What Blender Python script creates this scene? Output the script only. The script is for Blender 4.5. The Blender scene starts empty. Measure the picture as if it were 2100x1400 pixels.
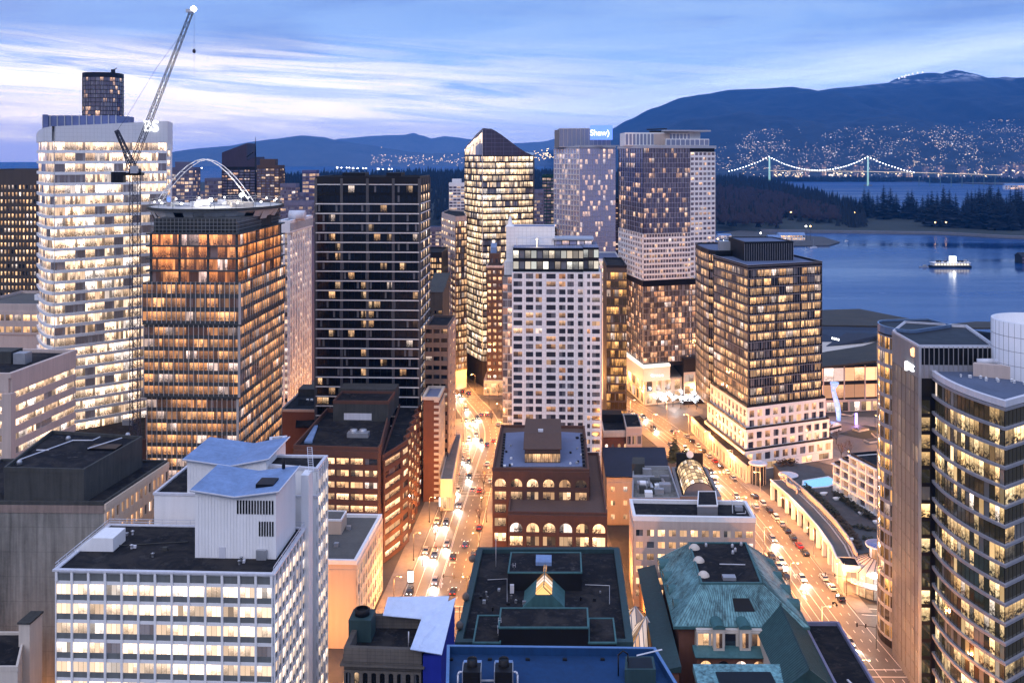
import bpy, bmesh, math, random
from mathutils import Vector, Matrix, noise
random.seed(11)
SC = bpy.context.scene
COL = SC.collection
H, VH, F, CX = 130.0, 318.0, 2000.0, 1050.0     # camera height, horizon row, focal length and centre column of the photograph
def P(u, Y): return ((u-CX)*Y/F, Y)              # plan point on a sight line at depth Y
def G(u, v, z=0.0):                              # plan point where a sight line meets height z
    Y = F*(H-z)/(v-VH); return ((u-CX)*Y/F, Y)
def Zv(v, Y): return H-(v-VH)*Y/F                # height seen at row v at depth Y
def pix(x, y, z): return (CX+F*x/y, VH+F*(H-z)/y)
R = random.uniform
# ------------------------------------------------------------------ mesh builder
class MB:
    def __init__(s): s.v=[]; s.f=[]; s.m=[]; s.uv=[]; s.sm=[]
    def face(s, pts, m=0, uv=None):
        i=len(s.v); s.v.extend([tuple(p) for p in pts]); s.f.append(tuple(range(i,i+len(pts)))); s.m.append(m); s.uv.append(uv); s.sm.append(False)
    def prism(s, poly, z0, z1, m=0, mt=None, mb=None, zt=None):
        n=len(poly); mt=m if mt is None else mt
        t=[z1]*n if zt is None else zt
        for i in range(n):
            a=poly[i]; b=poly[(i+1)%n]; j=(i+1)%n
            s.face([(a[0],a[1],z0),(b[0],b[1],z0),(b[0],b[1],t[j]),(a[0],a[1],t[i])], m)
        s.face([(p[0],p[1],t[i]) for i,p in enumerate(poly)], mt)
        s.face([(p[0],p[1],z0) for p in reversed(poly)], m)
    def obox(s, p, d, lx, ly, z0, z1, m=0):       # p corner, d unit along; ly along outward normal (d.y,-d.x)
        n=(d[1],-d[0])
        a=(p[0],p[1]); b=(a[0]+d[0]*lx,a[1]+d[1]*lx); c=(b[0]+n[0]*ly,b[1]+n[1]*ly); e=(a[0]+n[0]*ly,a[1]+n[1]*ly)
        s.prism([e,c,b,a] if ly>0 else [a,b,c,e], z0, z1, m)
    def box(s, cx, cy, z0, sx, sy, sz, m=0, ang=0.0):
        ca,sa=math.cos(ang),math.sin(ang)
        q=[(cx+ca*x-sa*y, cy+sa*x+ca*y) for x,y in ((-sx/2,-sy/2),(sx/2,-sy/2),(sx/2,sy/2),(-sx/2,sy/2))]
        s.prism(q, z0, z0+sz, m)
    def tube(s, a, b, r, n=6, m=0, r2=None, cap=True):
        a=Vector(a); b=Vector(b); r2=r if r2 is None else r2
        d=(b-a).normalized(); x=d.orthogonal().normalized(); y=d.cross(x)
        i=len(s.v)
        for c,rr in ((a,r),(b,r2)):
            for k in range(n):
                t=2*math.pi*k/n; s.v.append(tuple(c+x*(rr*math.cos(t))+y*(rr*math.sin(t))))
        for k in range(n):
            j=(k+1)%n; s.f.append((i+k,i+j,i+n+j,i+n+k)); s.m.append(m); s.uv.append(None); s.sm.append(n>5)
        if cap:
            s.f.append(tuple(i+k for k in reversed(range(n)))); s.m.append(m); s.uv.append(None); s.sm.append(False)
            s.f.append(tuple(i+n+k for k in range(n))); s.m.append(m); s.uv.append(None); s.sm.append(False)
    def path(s, pts, r, n=5, m=0):
        for a,b in zip(pts[:-1],pts[1:]): s.tube(a,b,r,n,m)
    def lathe(s, cx, cy, prof, n=24, m=0, a0=0.0, a1=2*math.pi, sx=1.0, sy=1.0, smooth=True):
        full=abs(a1-a0-2*math.pi)<1e-6; k=n if full else n+1; i=len(s.v)
        for (r,z) in prof:
            for q in range(k):
                t=a0+(a1-a0)*q/n; s.v.append((cx+sx*r*math.cos(t), cy+sy*r*math.sin(t), z))
        for a in range(len(prof)-1):
            for q in range(n):
                j=(q+1)%k
                s.f.append((i+a*k+q,i+a*k+j,i+(a+1)*k+j,i+(a+1)*k+q)); s.m.append(m); s.uv.append(None); s.sm.append(smooth)
    def add(s, o):
        i=len(s.v); s.v+=o.v; s.f+=[tuple(k+i for k in f) for f in o.f]; s.m+=o.m; s.uv+=o.uv; s.sm+=o.sm
    def mesh(s, name, mats, base=(0,0,0)):
        me=bpy.data.meshes.new(name); bx,by,bz=base
        me.from_pydata([(x-bx,y-by,z-bz) for x,y,z in s.v],[],s.f)
        for m in (mats if isinstance(mats,(list,tuple)) else [mats]): me.materials.append(m)
        me.polygons.foreach_set('material_index', s.m)
        me.polygons.foreach_set('use_smooth', s.sm)
        if any(u is not None for u in s.uv):
            l=me.uv_layers.new(name='UVMap').data
            k=0
            for f,u in zip(s.f,s.uv):
                for q in range(len(f)):
                    if u is not None: l[k].uv=u[q]
                    k+=1
        me.update(); return me
    def build(s, name, mats, parent=None, base=(0,0,0)):
        o=bpy.data.objects.new(name, s.mesh(name,mats,base)); COL.objects.link(o)
        if parent is not None: o.parent=parent
        else: o.location=base
        return o
def tag(o, label=None, cat=None, group=None, kind=None):
    if label: o['label']=label
    if cat: o['category']=cat
    if group: o['group']=group
    if kind: o['kind']=kind
    return o
def empty(name, loc, rz=0.0):
    o=bpy.data.objects.new(name,None); COL.objects.link(o); o.location=loc; o.rotation_euler=(0,0,rz); o.empty_display_size=1.0; return o
def dup(o, loc=None, rz=None, scale=None, parent=None):
    c=o.copy(); COL.objects.link(c); c.parent=parent
    if loc is not None: c.location=loc
    if rz is not None: c.rotation_euler=(0,0,rz)
    if scale is not None: c.scale=(scale,)*3
    for ch in list(o.children): dup(ch, parent=c)
    return c
def text(s, size, mat, parent, name, loc, rot, extrude=.05):
    cu=bpy.data.curves.new(name,'FONT'); cu.body=s; cu.size=size; cu.extrude=extrude; cu.align_x='CENTER'; cu.align_y='CENTER'
    t=bpy.data.objects.new(name,cu); COL.objects.link(t)
    me=bpy.data.meshes.new_from_object(t); bpy.data.objects.remove(t)
    me.materials.clear(); me.materials.append(mat)
    o=bpy.data.objects.new(name,me); COL.objects.link(o); o.parent=parent; o.location=loc; o.rotation_euler=rot
    return o
# ------------------------------------------------------------------ material helpers
class NT:
    def __init__(s, name):
        s.mat=bpy.data.materials.new(name); s.mat.use_nodes=True; s.t=s.mat.node_tree; s.t.nodes.clear()
    def n(s, typ, ins=None, **kw):
        nd=s.t.nodes.new(typ)
        for k,v in kw.items(): setattr(nd,k,v)
        for k,v in (ins or {}).items(): s.set(nd.inputs[k],v)
        return nd
    def set(s, sock, v):
        if hasattr(v,'is_linked') or hasattr(v,'links'): s.t.links.new(v,sock)
        elif isinstance(v,(tuple,list)) and len(v)==3 and sock.type=='RGBA': sock.default_value=(*v,1)
        else: sock.default_value=v
    def m(s, op, a, b=0.0, c=0.0, clamp=False):
        nd=s.n('ShaderNodeMath',operation=op,use_clamp=clamp)
        s.set(nd.inputs[0],a); s.set(nd.inputs[1],b)
        if op in('MULTIPLY_ADD','SMOOTH_MIN','COMPARE','WRAP'): s.set(nd.inputs[2],c)
        return nd.outputs[0]
    def mix(s, f, a, b, blend='MIX'):
        nd=s.n('ShaderNodeMix',data_type='RGBA',blend_type=blend)
        s.set(nd.inputs[0],f); s.set(nd.inputs[6],a); s.set(nd.inputs[7],b); return nd.outputs[2]
    def rng(s, v, a, b, c=0.0, d=1.0):
        nd=s.n('ShaderNodeMapRange'); 
        for k,x in zip((0,1,2,3,4),(v,a,b,c,d)): s.set(nd.inputs[k],x)
        return nd.outputs[0]
    def noise(s, vec, scale, detail=3.0, rough=.55, dist=0.0, out=0):
        nd=s.n('ShaderNodeTexNoise'); s.set(nd.inputs['Vector'],vec); s.set(nd.inputs['Scale'],scale)
        nd.inputs['Detail'].default_value=detail; nd.inputs['Roughness'].default_value=rough; nd.inputs['Distortion'].default_value=dist
        return nd.outputs[out]
    def out(s, bsdf): 
        o=s.n('ShaderNodeOutputMaterial'); s.t.links.new(bsdf,o.inputs[0]); return s.mat
    def vmul(s, v, w):
        nd=s.n('ShaderNodeVectorMath',operation='MULTIPLY'); s.set(nd.inputs[0],v); nd.inputs[1].default_value=w; return nd.outputs[0]
def pm(name, col, rough=.8, var=.25, scale=.12, streak=.2, metal=0.0, ior=1.45, joint=None, jcol=None, jdark=.6):
    t=NT(name); tc=t.n('ShaderNodeTexCoord').outputs['Object']
    a=t.noise(tc,scale,5,.6); b=t.noise(t.vmul(tc,(1.2,1.2,.08)),.9,3,.6); c=t.noise(tc,2.3,2)
    f=t.m('ADD',t.m('MULTIPLY',t.m('SUBTRACT',a,.5),var*2.2),t.m('MULTIPLY',t.m('SUBTRACT',b,.5),streak*2.0))
    f=t.m('ADD',f,t.m('MULTIPLY',t.m('SUBTRACT',c,.5),var*.5)); f=t.m('ADD',f,1.0)
    cc=t.mix(1.0,(*col,1),f,'MULTIPLY')
    if joint:                                       # panel joints on walls, pattern in height and along both plan axes
        sp=t.n('ShaderNodeSeparateXYZ',{0:tc})
        g=t.n('ShaderNodeNewGeometry'); gn=t.n('ShaderNodeSeparateXYZ',{0:g.outputs['True Normal']})
        hx=t.m('ADD',t.m('MULTIPLY',sp.outputs[0],t.m('ABSOLUTE',gn.outputs[1])),t.m('MULTIPLY',sp.outputs[1],t.m('ABSOLUTE',gn.outputs[0])))
        w=joint[2]
        l1=t.m('LESS_THAN',t.m('FRACT',t.m('DIVIDE',hx,joint[0])),w/joint[0]); l2=t.m('LESS_THAN',t.m('FRACT',t.m('DIVIDE',sp.outputs[2],joint[1])),w/joint[1])
        cc=t.mix(t.m('MAXIMUM',l1,l2),cc,t.mix(1.0,cc,(jdark,jdark,jdark,1),'MULTIPLY') if jcol is None else (*jcol,1))
    p=t.n('ShaderNodeBsdfPrincipled',{'Base Color':cc,'Roughness':t.m('ADD',t.m('MULTIPLY',t.m('SUBTRACT',a,.5),.2),rough,clamp=True),'Metallic':metal,'IOR':ior})
    return t.out(p.outputs[0])
def em(name, col, s, base=(.02,.02,.02), sample=False):
    t=NT(name); tc=t.n('ShaderNodeTexCoord').outputs['Object']
    f=t.m('MULTIPLY_ADD',t.noise(tc,1.5,2),.5,.75)
    p=t.n('ShaderNodeBsdfPrincipled',{'Base Color':base,'Emission Color':(*col,1),'Emission Strength':t.m('MULTIPLY',f,s)})
    if not sample: t.mat.cycles.emission_sampling='NONE'
    return t.out(p.outputs[0])
def wm(name, lit=.8, A=(1,.82,.58), B=(1,.62,.3), s=1.3, panes=3, clutter=.5, glass=(.02,.025,.035), ior=1.9, rough=.08, suite=3.0, line=.05, dark=.0, dcol=(.25,.35,.6), blind=.35, metal=0.0):
    """window glass with a room behind it; UV counts bays and floors"""
    A=(A[0],A[1]*.95,A[2]*1.02); B=(B[0],B[1]*.94,B[2])
    t=NT(name); uv=t.n('ShaderNodeUVMap').outputs[0]; sp=t.n('ShaderNodeSeparateXYZ',{0:uv}); U,V=sp.outputs[0],sp.outputs[1]
    cu,cv=t.m('FLOOR',U),t.m('FLOOR',V); fu,fv=t.m('FRACT',U),t.m('FRACT',V)
    def wn(x,y,k):
        cb=t.n('ShaderNodeCombineXYZ',{0:x,1:y,2:k}); nd=t.n('ShaderNodeTexWhiteNoise',{'Vector':cb.outputs[0]},noise_dimensions='3D'); return nd
    r=wn(cu,cv,0.5); rs=t.n('ShaderNodeSeparateColor',{0:r.outputs[1]})
    g=wn(t.m('FLOOR',t.m('DIVIDE',U,suite)),cv,7.5).outputs[0]
    pu=t.m('FLOOR',t.m('MULTIPLY',U,panes)); pr=wn(pu,cv,3.5); prs=t.n('ShaderNodeSeparateColor',{0:pr.outputs[1]})
    mixr=t.m('ADD',t.m('MULTIPLY',g,.55),t.m('MULTIPLY',r.outputs[0],.45))
    # sum of two uniforms: move the threshold so that the share of lit rooms is about lit
    th=.5+(lit-.5)*.78
    on=t.m('LESS_THAN',mixr,th)
    bright=t.m('MULTIPLY_ADD',t.m('POWER',rs.outputs[0],1.6),1.15,.28)
    bright=t.m('MULTIPLY',bright,t.m('MULTIPLY_ADD',prs.outputs[0],.7,.62))
    # room: brighter ceiling, furniture low down, blinds in some panes
    cb=t.n('ShaderNodeCombineXYZ',{0:t.m('MULTIPLY',U,panes*2.3),1:t.m('MULTIPLY',V,5.0),2:2.0}).outputs[0]
    n1=t.noise(cb,1.0,3,.65)
    low=t.rng(fv,.75,.2,0,1)
    furn=t.m('MULTIPLY',t.m('MULTIPLY',low,clutter*1.25),t.rng(n1,.44,.56,0,1.3),clamp=True)
    spot=t.m('MULTIPLY',t.rng(t.noise(t.n('ShaderNodeCombineXYZ',{0:t.m('MULTIPLY',U,panes*3.1),1:t.m('MULTIPLY',V,7.0),2:9.0}).outputs[0],1.0,1),.62,.72,0,1.3),t.rng(fv,.35,.6,0,1))
    ceil=t.rng(fv,.25,.9,.55,1.3)
    bl=t.m('LESS_THAN',prs.outputs[1],blind)
    room=t.m('ADD',t.m('MULTIPLY',ceil,t.m('SUBTRACT',1.0,furn)),spot)
    room=t.m('ADD',t.m('MULTIPLY',room,t.m('SUBTRACT',1.0,bl)),t.m('MULTIPLY',bl,.8))
    e=t.m('MULTIPLY',t.m('MULTIPLY',on,bright),t.m('MULTIPLY',room,t.rng(t.m('LESS_THAN',prs.outputs[2],.13*min(1,clutter*2)),0,1,1,.12)))
    e=t.m('ADD',e,dark)  # faint glow painted into every pane, unlit ones included
    ln=t.m('GREATER_THAN',t.m('FRACT',t.m('ADD',t.m('MULTIPLY',U,panes),.5*line)),line)
    e=t.m('MULTIPLY',e,ln)
    col=t.mix(rs.outputs[1],(*A,1),(*B,1)); col=t.mix(t.m('MULTIPLY',t.m('GREATER_THAN',rs.outputs[2],.88),.7),col,(.92,.96,1,1)); col=t.mix(t.m('MULTIPLY',t.m('SUBTRACT',1.0,on),.9),col,(*dcol,1))
    cl=t.mix(t.m('MULTIPLY',n1,.6),col,(*[B[0],B[1]*.75,B[2]*.5],1))
    base=t.mix(t.m('MULTIPLY',t.m('MULTIPLY',bl,t.m('SUBTRACT',1.0,on)),.5),(*glass,1),(.25,.26,.28,1))
    p=t.n('ShaderNodeBsdfPrincipled',{'Base Color':base,'Roughness':rough,'IOR':ior,'Metallic':metal,'Emission Color':cl,'Emission Strength':t.m('MULTIPLY',e,s*1.55)})
    bp=t.n('ShaderNodeBump',{'Strength':.06,'Distance':.3,'Height':t.noise(cb,.35,2)}); t.set(p.inputs['Normal'],bp.outputs[0])
    t.mat.cycles.emission_sampling='NONE'
    return t.out(p.outputs[0])
# ------------------------------------------------------------------ camera, world, light
cam=bpy.data.cameras.new('camera'); co=bpy.data.objects.new('camera',cam); COL.objects.link(co); SC.camera=co
co.location=(0,0,H); co.rotation_euler=(math.pi/2,0,0)
cam.sensor_width=36; cam.lens=36*F/2100; cam.shift_x=0; cam.shift_y=-(700-VH)/2100; cam.clip_start=1; cam.clip_end=120000
SC.view_settings.view_transform='Standard'; SC.view_settings.look='None'; SC.view_settings.gamma=1; SC.view_settings.exposure=.12
SC.render.engine='CYCLES'; SC.cycles.use_denoising=True; SC.cycles.max_bounces=5; SC.cycles.diffuse_bounces=2; SC.cycles.glossy_bounces=3
SC.cycles.transmission_bounces=3; SC.cycles.volume_bounces=0; SC.cycles.sample_clamp_indirect=4; SC.cycles.sample_clamp_direct=0; SC.cycles.caustics_reflective=False; SC.cycles.caustics_refractive=False
w=bpy.data.worlds.new('World'); SC.world=w; w.use_nodes=True
t=NT.__new__(NT); t.t=w.node_tree; t.t.nodes.clear()
gd=t.n('ShaderNodeTexCoord').outputs['Generated']; sp=t.n('ShaderNodeSeparateXYZ',{0:gd}); X,Y,Z=sp.outputs
hyp=t.m('SQRT',t.m('ADD',t.m('MULTIPLY',X,X),t.m('MULTIPLY',Y,Y)))
el=t.m('ARCTAN2',Z,hyp); az=t.m('ARCTAN2',X,Y)
eld=t.m('MULTIPLY',el,57.2958)
rp=t.n('ShaderNodeValToRGB',{0:t.rng(eld,-2,90,0,1)}); cr=rp.color_ramp
stops=[(-2,(.38,.40,.70)),(.6,(.50,.58,.90)),(1.8,(.62,.74,.94)),(3.6,(.46,.65,.92)),(6.0,(.33,.52,.86)),(9.5,(.27,.43,.79)),(25,(.22,.36,.72)),(90,(.50,.58,.86))]
while len(cr.elements)<len(stops): cr.elements.new(.5)
for e,(d,c) in zip(cr.elements,stops): e.position=(d+2)/92; e.color=(*c,1)
def azel(ka,ke,tilt): 
    return t.n('ShaderNodeCombineXYZ',{0:t.m('MULTIPLY',az,ka),1:t.m('MULTIPLY',t.m('ADD',el,t.m('MULTIPLY',az,tilt)),ke),2:.3}).outputs[0]
n1=t.noise(azel(4.2,85,.06),1.0,7,.66,.9); n2=t.noise(azel(3,22,-.06),1.0,4,.55,.4); n3=t.noise(azel(2.2,30,-.03),1.3,5,.6,.8)
left=t.rng(az,.12,-.30,.0,1.0)
c0=t.mix(t.m('MULTIPLY',t.m('MULTIPLY',t.rng(az,-.02,-.36,0,1),t.m('MULTIPLY',t.rng(eld,.5,1.3,0,1),t.rng(eld,5.0,2.4,0,1))),.85),rp.outputs[0],(1.15,1.0,.80,1))
# bright wisps low on the left
band=t.m('MULTIPLY',t.rng(eld,.5,1.6,0,1),t.rng(eld,7.0,4.2,0,1))
f1=t.m('MULTIPLY',t.m('MULTIPLY',t.rng(n1,.38,.58,0,1.1),band),t.m('MULTIPLY_ADD',left,.95,.16),clamp=True)
c=t.mix(t.m('MULTIPLY',t.rng(n2,.48,.66,0,1),t.rng(eld,2.0,4.5,0.1,.75)),c0,(.20,.31,.62,1))
c=t.mix(t.m('MULTIPLY',t.m('MULTIPLY',t.rng(n3,.45,.7,0,1),t.rng(eld,9,2,.25,.5)),t.m('SUBTRACT',1.15,left)),c,(.62,.78,.95,1))
c=t.mix(f1,c,(1.42,1.25,1.0,1))
# bright streaks climbing over the right-hand mountain
ln_=t.m('SUBTRACT',eld,t.m('MULTIPLY_ADD',t.m('MULTIPLY',az,57.2958),.135,1.75)); lb=t.m('MULTIPLY',t.rng(ln_,-.7,.1,0,1),t.rng(ln_,2.0,.3,0,1))
n4=t.noise(azel(4.0,75,-.135),1.0,6,.62,.6)
c=t.mix(t.m('MULTIPLY',t.m('MULTIPLY',lb,t.rng(n4,.36,.60,.1,.85)),t.rng(az,-.05,.1,0,1)),c,(.80,.93,1.0,1))
# grey-mauve cloud bank above the horizon
bank=t.m('MULTIPLY',t.m('MULTIPLY',t.rng(n3,.30,.55,0,1),t.rng(eld,2.7,1.5,0,1)),t.rng(az,.25,-.2,.45,.75))
c=t.mix(bank,c,(.30,.38,.74,1))
# the dusk sky overhead and behind the viewer, brightened out of view to light the facades
back=t.rng(Y,.25,-.5,0,1)
up=t.rng(eld,14,50,0,1)
low=t.rng(eld,5,28,0,1)
c=t.mix(t.m('MULTIPLY',back,.85),c,t.mix(low,(.22,.27,.46,1),(.98,1.04,1.44,1)))
gain=t.m('ADD',.84,t.m('MULTIPLY',up,.48))
c=t.mix(1.0,c,t.m('MULTIPLY',gain,t.m('MULTIPLY',1.0,t.m('MULTIPLY_ADD',t.m('SUBTRACT',t.m('EXPONENT',t.m('MULTIPLY',5.4e-5,t.m('MINIMUM',19000,t.m('DIVIDE',1350,t.m('MAXIMUM',Z,.01))))),1.0),t.rng(Y,.2,.6,0,1),1.0))),'MULTIPLY')
sky=t.n('ShaderNodeTexSky'); sky.sky_type='NISHITA'; sky.sun_disc=False; sky.sun_elevation=math.radians(4.0); sky.sun_rotation=math.radians(-35)
bg1=t.n('ShaderNodeBackground',{'Color':sky.outputs[0],'Strength':.006}); bg2=t.n('ShaderNodeBackground',{'Color':c,'Strength':1.0})
ad=t.n('ShaderNodeAddShader',{0:bg1.outputs[0],1:bg2.outputs[0]}); wo=t.n('ShaderNodeOutputWorld'); t.t.links.new(ad.outputs[0],wo.inputs[0])
w.cycles.sampling_method='MANUAL'; w.cycles.sample_map_resolution=512
sl=bpy.data.lights.new('dusk_fill','SUN'); sl.energy=.55; sl.angle=math.radians(40); sl.color=(1.0,.93,.9)  # soft fill added from behind the viewer; the sunset lies ahead
so=bpy.data.objects.new('dusk_fill',sl); COL.objects.link(so); so.rotation_euler=Vector((.5,.75,-.75)).to_track_quat('-Z','Y').to_euler(); so.location=(-300,-300,600)

# ------------------------------------------------------------------ air
hz=MB(); hz.prism([(-12500,-900),(12500,-900),(12500,19400),(-12500,19400)],-70,1480)
t=NT('air'); pv=t.n('ShaderNodeVolumePrincipled',{'Color':(.05,.36,1.0),'Density':6.2e-5,'Anisotropy':.35})
o_=t.n('ShaderNodeOutputMaterial'); t.t.links.new(pv.outputs[0],o_.inputs[1]); t.mat.cycles.homogeneous_volume=True
HAZE=tag(hz.build('haze',t.mat),kind='stuff')

# ------------------------------------------------------------------ water
WZ=-8.0
t=NT('sea_water'); tc=t.n('ShaderNodeTexCoord').outputs['Object']
big=t.noise(t.vmul(tc,(.0011,.006,1)),1.0,4,.6); rip=t.noise(t.vmul(tc,(.05,.09,1)),1.0,3,.6); rip2=t.noise(t.vmul(tc,(.010,.02,1)),1.0,2)
bp=t.n('ShaderNodeBump',{'Strength':.18,'Distance':.6,'Height':t.m('ADD',rip,t.m('MULTIPLY',rip2,1.5))})
p=t.n('ShaderNodeBsdfPrincipled',{'Base Color':t.mix(t.rng(big,.4,.6,0,1),(.001,.034,.14,1),(.005,.060,.21,1)),'Roughness':t.m('ADD',t.rng(big,.40,.60,.10,.28),t.rng(t.n('ShaderNodeSeparateXYZ',{0:tc}).outputs[1],1600,4200,0,.28)),'IOR':1.33,'Normal':bp.outputs[0]})
t.out(p.outputs[0])
m=MB(); 
for xs in ((-12000,-3000),(-3000,3000),(3000,12000)):
    for ys in ((250,3000),(3000,12000),(12000,19200)):
        m.face([(xs[0],ys[0],WZ),(xs[1],ys[0],WZ),(xs[1],ys[1],WZ),(xs[0],ys[1],WZ)])
tag(m.build('water',t.mat),kind='structure')

# ------------------------------------------------------------------ mountains
def interp(pts,x):
    if x<=pts[0][0]: return pts[0][1]
    for (a,b),(c,d) in zip(pts[:-1],pts[1:]):
        if x<=c:
            q=(x-a)/(c-a); q=q*q*(3-2*q)*.5+q*.5; return b+(d-b)*q
    return pts[-1][1]
def ridge(name, sky_pts, Y0, Yr, Y1, mat, nx=170, ny=34, rough=.13, seed=0, z0=-12, ushift=(0,0), pw=.85, fold=1.0):
    prof=[(u,Zv(v,Yr)) for u,v in sky_pts]
    m=MB(); ua,ub=sky_pts[0][0],sky_pts[-1][0]
    hts=[]
    for j in range(ny):
        q=j/(ny-1); 
        y=Y0+(Y1-Y0)*q
        for i in range(nx):
            u=ua+(ub-ua)*i/(nx-1); x=(u-CX)*Yr/F
            top=interp(prof,u); tq=(y-Y0)/(Yr-Y0)
            s=max(0,tq)**pw if tq<=1 else max(.0,1-.6*(y-Yr)/(Y1-Yr))
            n=noise.fractal(Vector((x/2600*fold+seed,y/2600*fold,seed)),1.0,2.0,6)
            n2=noise.fractal(Vector((x/700+seed,y/2400,seed)),.9,2.0,4)
            k=min(1,max(0,tq))*(1-min(1,max(0,tq)))*4
            fine=noise.fractal(Vector((x/380,y/380,seed+4)),1.0,2.0,3)*top*.010
            z=z0+(top-z0)*s+(n*.9+n2*.6)*rough*(top-z0)*k*.8+fine*(1 if tq>.2 else 0)
            # keep the slope under the sight line to the crest
            if tq<1: z=min(z, H+(interp(prof,CX+(x)*F/y if False else u)-H)*y/Yr*.985 if top>H else z)
            m.v.append((x,y,z))
    for j in range(ny-1):
        for i in range(nx-1):
            a=j*nx+i; m.f.append((a,a+1,a+nx+1,a+nx)); m.m.append(0); m.uv.append(None); m.sm.append(True)
    o=tag(m.build(name,mat),kind='structure'); return o,m
def mtn(name,c1,c2,snow=None):
    t=NT(name); tc=t.n('ShaderNodeTexCoord').outputs['Object']
    a=t.noise(tc,.004,6,.65); b=t.noise(tc,.0007,4); 
    c=t.mix(t.rng(a,.35,.65,0,1),(*c1,1),(*c2,1)); c=t.mix(t.m('MULTIPLY',b,.4),c,(*[x*.6 for x in c1],1))
    if snow:
        sp=t.n('ShaderNodeSeparateXYZ',{0:tc}); s=t.noise(t.vmul(tc,(.0045,.0012,.0012)),1.0,6,.7)
        f=t.m('MULTIPLY',t.rng(sp.outputs[2],snow[0],snow[1],0,1),t.rng(s,.50,.60,0,1))
        c=t.mix(f,c,(.75,.78,.85,1))
    p=t.n('ShaderNodeBsdfPrincipled',{'Base Color':c,'Roughness':.95}); return t.out(p.outputs[0])
M_m1=mtn('forested_slope',(.005,.010,.018),(.034,.048,.066),snow=(960,1120)); M_m2=mtn('far_slope_hazed',(.16,.20,.27),(.20,.24,.30)); M_m3=mtn('island_slope_hazed',(.10,.13,.18),(.14,.17,.22))  # far and island slopes paled: haze brightness painted into their colour
MS=[(1120,310),(1180,292),(1250,266),(1290,245),(1340,220),(1400,198),(1440,192),(1500,182),(1560,180),(1625,176),(1655,187),(1720,178),(1820,168),(1850,155),(1900,147),(1930,149),(1955,141),(1975,145),(2010,158),(2060,164),(2100,166),(2300,185),(2700,215)]
MOUNT,_mm=ridge('mountain',MS,5200,13000,17000,M_m1,nx=340,ny=80,rough=.22,seed=1.3,pw=1.18)
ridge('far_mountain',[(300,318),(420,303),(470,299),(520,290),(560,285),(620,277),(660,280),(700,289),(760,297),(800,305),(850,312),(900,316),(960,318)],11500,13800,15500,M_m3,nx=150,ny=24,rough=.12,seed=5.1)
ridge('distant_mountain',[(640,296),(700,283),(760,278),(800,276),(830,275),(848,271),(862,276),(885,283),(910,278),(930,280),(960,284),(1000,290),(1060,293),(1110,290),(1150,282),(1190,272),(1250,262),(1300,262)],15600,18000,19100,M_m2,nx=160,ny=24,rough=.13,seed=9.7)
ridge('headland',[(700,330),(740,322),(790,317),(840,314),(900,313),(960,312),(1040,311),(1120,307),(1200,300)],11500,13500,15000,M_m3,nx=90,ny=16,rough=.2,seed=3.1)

# ------------------------------------------------------------------ ground
def gm(name,c1,c2,sc=.15,rough=.9):
    t=NT(name); tc=t.n('ShaderNodeTexCoord').outputs['Object']
    a=t.noise(tc,sc,6,.65); b=t.noise(tc,sc*14,3)
    c=t.mix(t.rng(t.m('ADD',t.m('MULTIPLY',a,.7),t.m('MULTIPLY',b,.3)),.35,.65,0,1),(*c1,1),(*c2,1))
    p=t.n('ShaderNodeBsdfPrincipled',{'Base Color':c,'Roughness':rough}); return t.out(p.outputs[0])
M_ground=gm('city_ground',(.05,.048,.046),(.085,.08,.075)); M_asph=gm('asphalt',(.085,.078,.07),(.14,.125,.11),.12,.62); M_pave=gm('paving',(.17,.155,.14),(.26,.235,.21),.3,.8)
M_grass=gm('park_grass',(.014,.020,.014),(.030,.036,.024),.02); M_line=pm('road_paint',(.75,.72,.66),.6,.2,.6)
shore=[(-12000,-800),(900,-800),(900,300),(560,520),(415,640),(330,740),(300,760),(250,800),(230,860),(235,1000),(215,1120),(150,1200),(60,1300),(-100,1500),(-500,2200),(-900,2600),(-1500,2400),(-12000,2400)]
m=MB(); m.prism(shore,-14,0); tag(m.build('ground',M_ground),kind='structure')
# ------------------------------------------------------------------ buildings kit
def unit(a,b):
    L=math.hypot(b[0]-a[0],b[1]-a[1]); return ((b[0]-a[0])/L,(b[1]-a[1])/L),L
def rect(u0,u1,Y,depth,ang=.045):
    a=P(u0,Y); n=math.hypot(1,ang); e=(1/n,-ang/n); d=(ang/n,1/n); k=(u1-CX)/F
    q=(k*a[1]-a[0])/(e[0]-k*e[1]); b=(a[0]+q*e[0],a[1]+q*e[1])
    return [a,b,(b[0]+depth*d[0],b[1]+depth*d[1]),(a[0]+depth*d[0],a[1]+depth*d[1])]
def lrp(a,b,q): return (a[0]+(b[0]-a[0])*q,a[1]+(b[1]-a[1])*q)
def offs(poly,d):                                   # move every edge outward by d (CCW polygon)
    n=len(poly); out=[]
    for i in range(n):
        p0,p1,p2=poly[i-1],poly[i],poly[(i+1)%n]
        d1,_=unit(p0,p1); d2,_=unit(p1,p2); n1=(d1[1],-d1[0]); n2=(d2[1],-d2[0])
        k=1+n1[0]*n2[0]+n1[1]*n2[1]; k=max(k,.3)
        out.append((p1[0]+d*(n1[0]+n2[0])/k, p1[1]+d*(n1[1]+n2[1])/k))
    return out
def arcpts(c,r,a0,a1,n): return [(c[0]+r*math.cos(math.radians(a0+(a1-a0)*i/n)),c[1]+r*math.sin(math.radians(a0+(a1-a0)*i/n))) for i in range(n+1)]
def bulge(a,b,h,n):                                 # points from a to b bowed outward by h
    (d,L)=unit(a,b); nn=(d[1],-d[0]); return [(a[0]+(b[0]-a[0])*q+nn[0]*h*4*q*(1-q),a[1]+(b[1]-a[1])*q+nn[1]*h*4*q*(1-q)) for q in [i/n for i in range(n+1)]]
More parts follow.
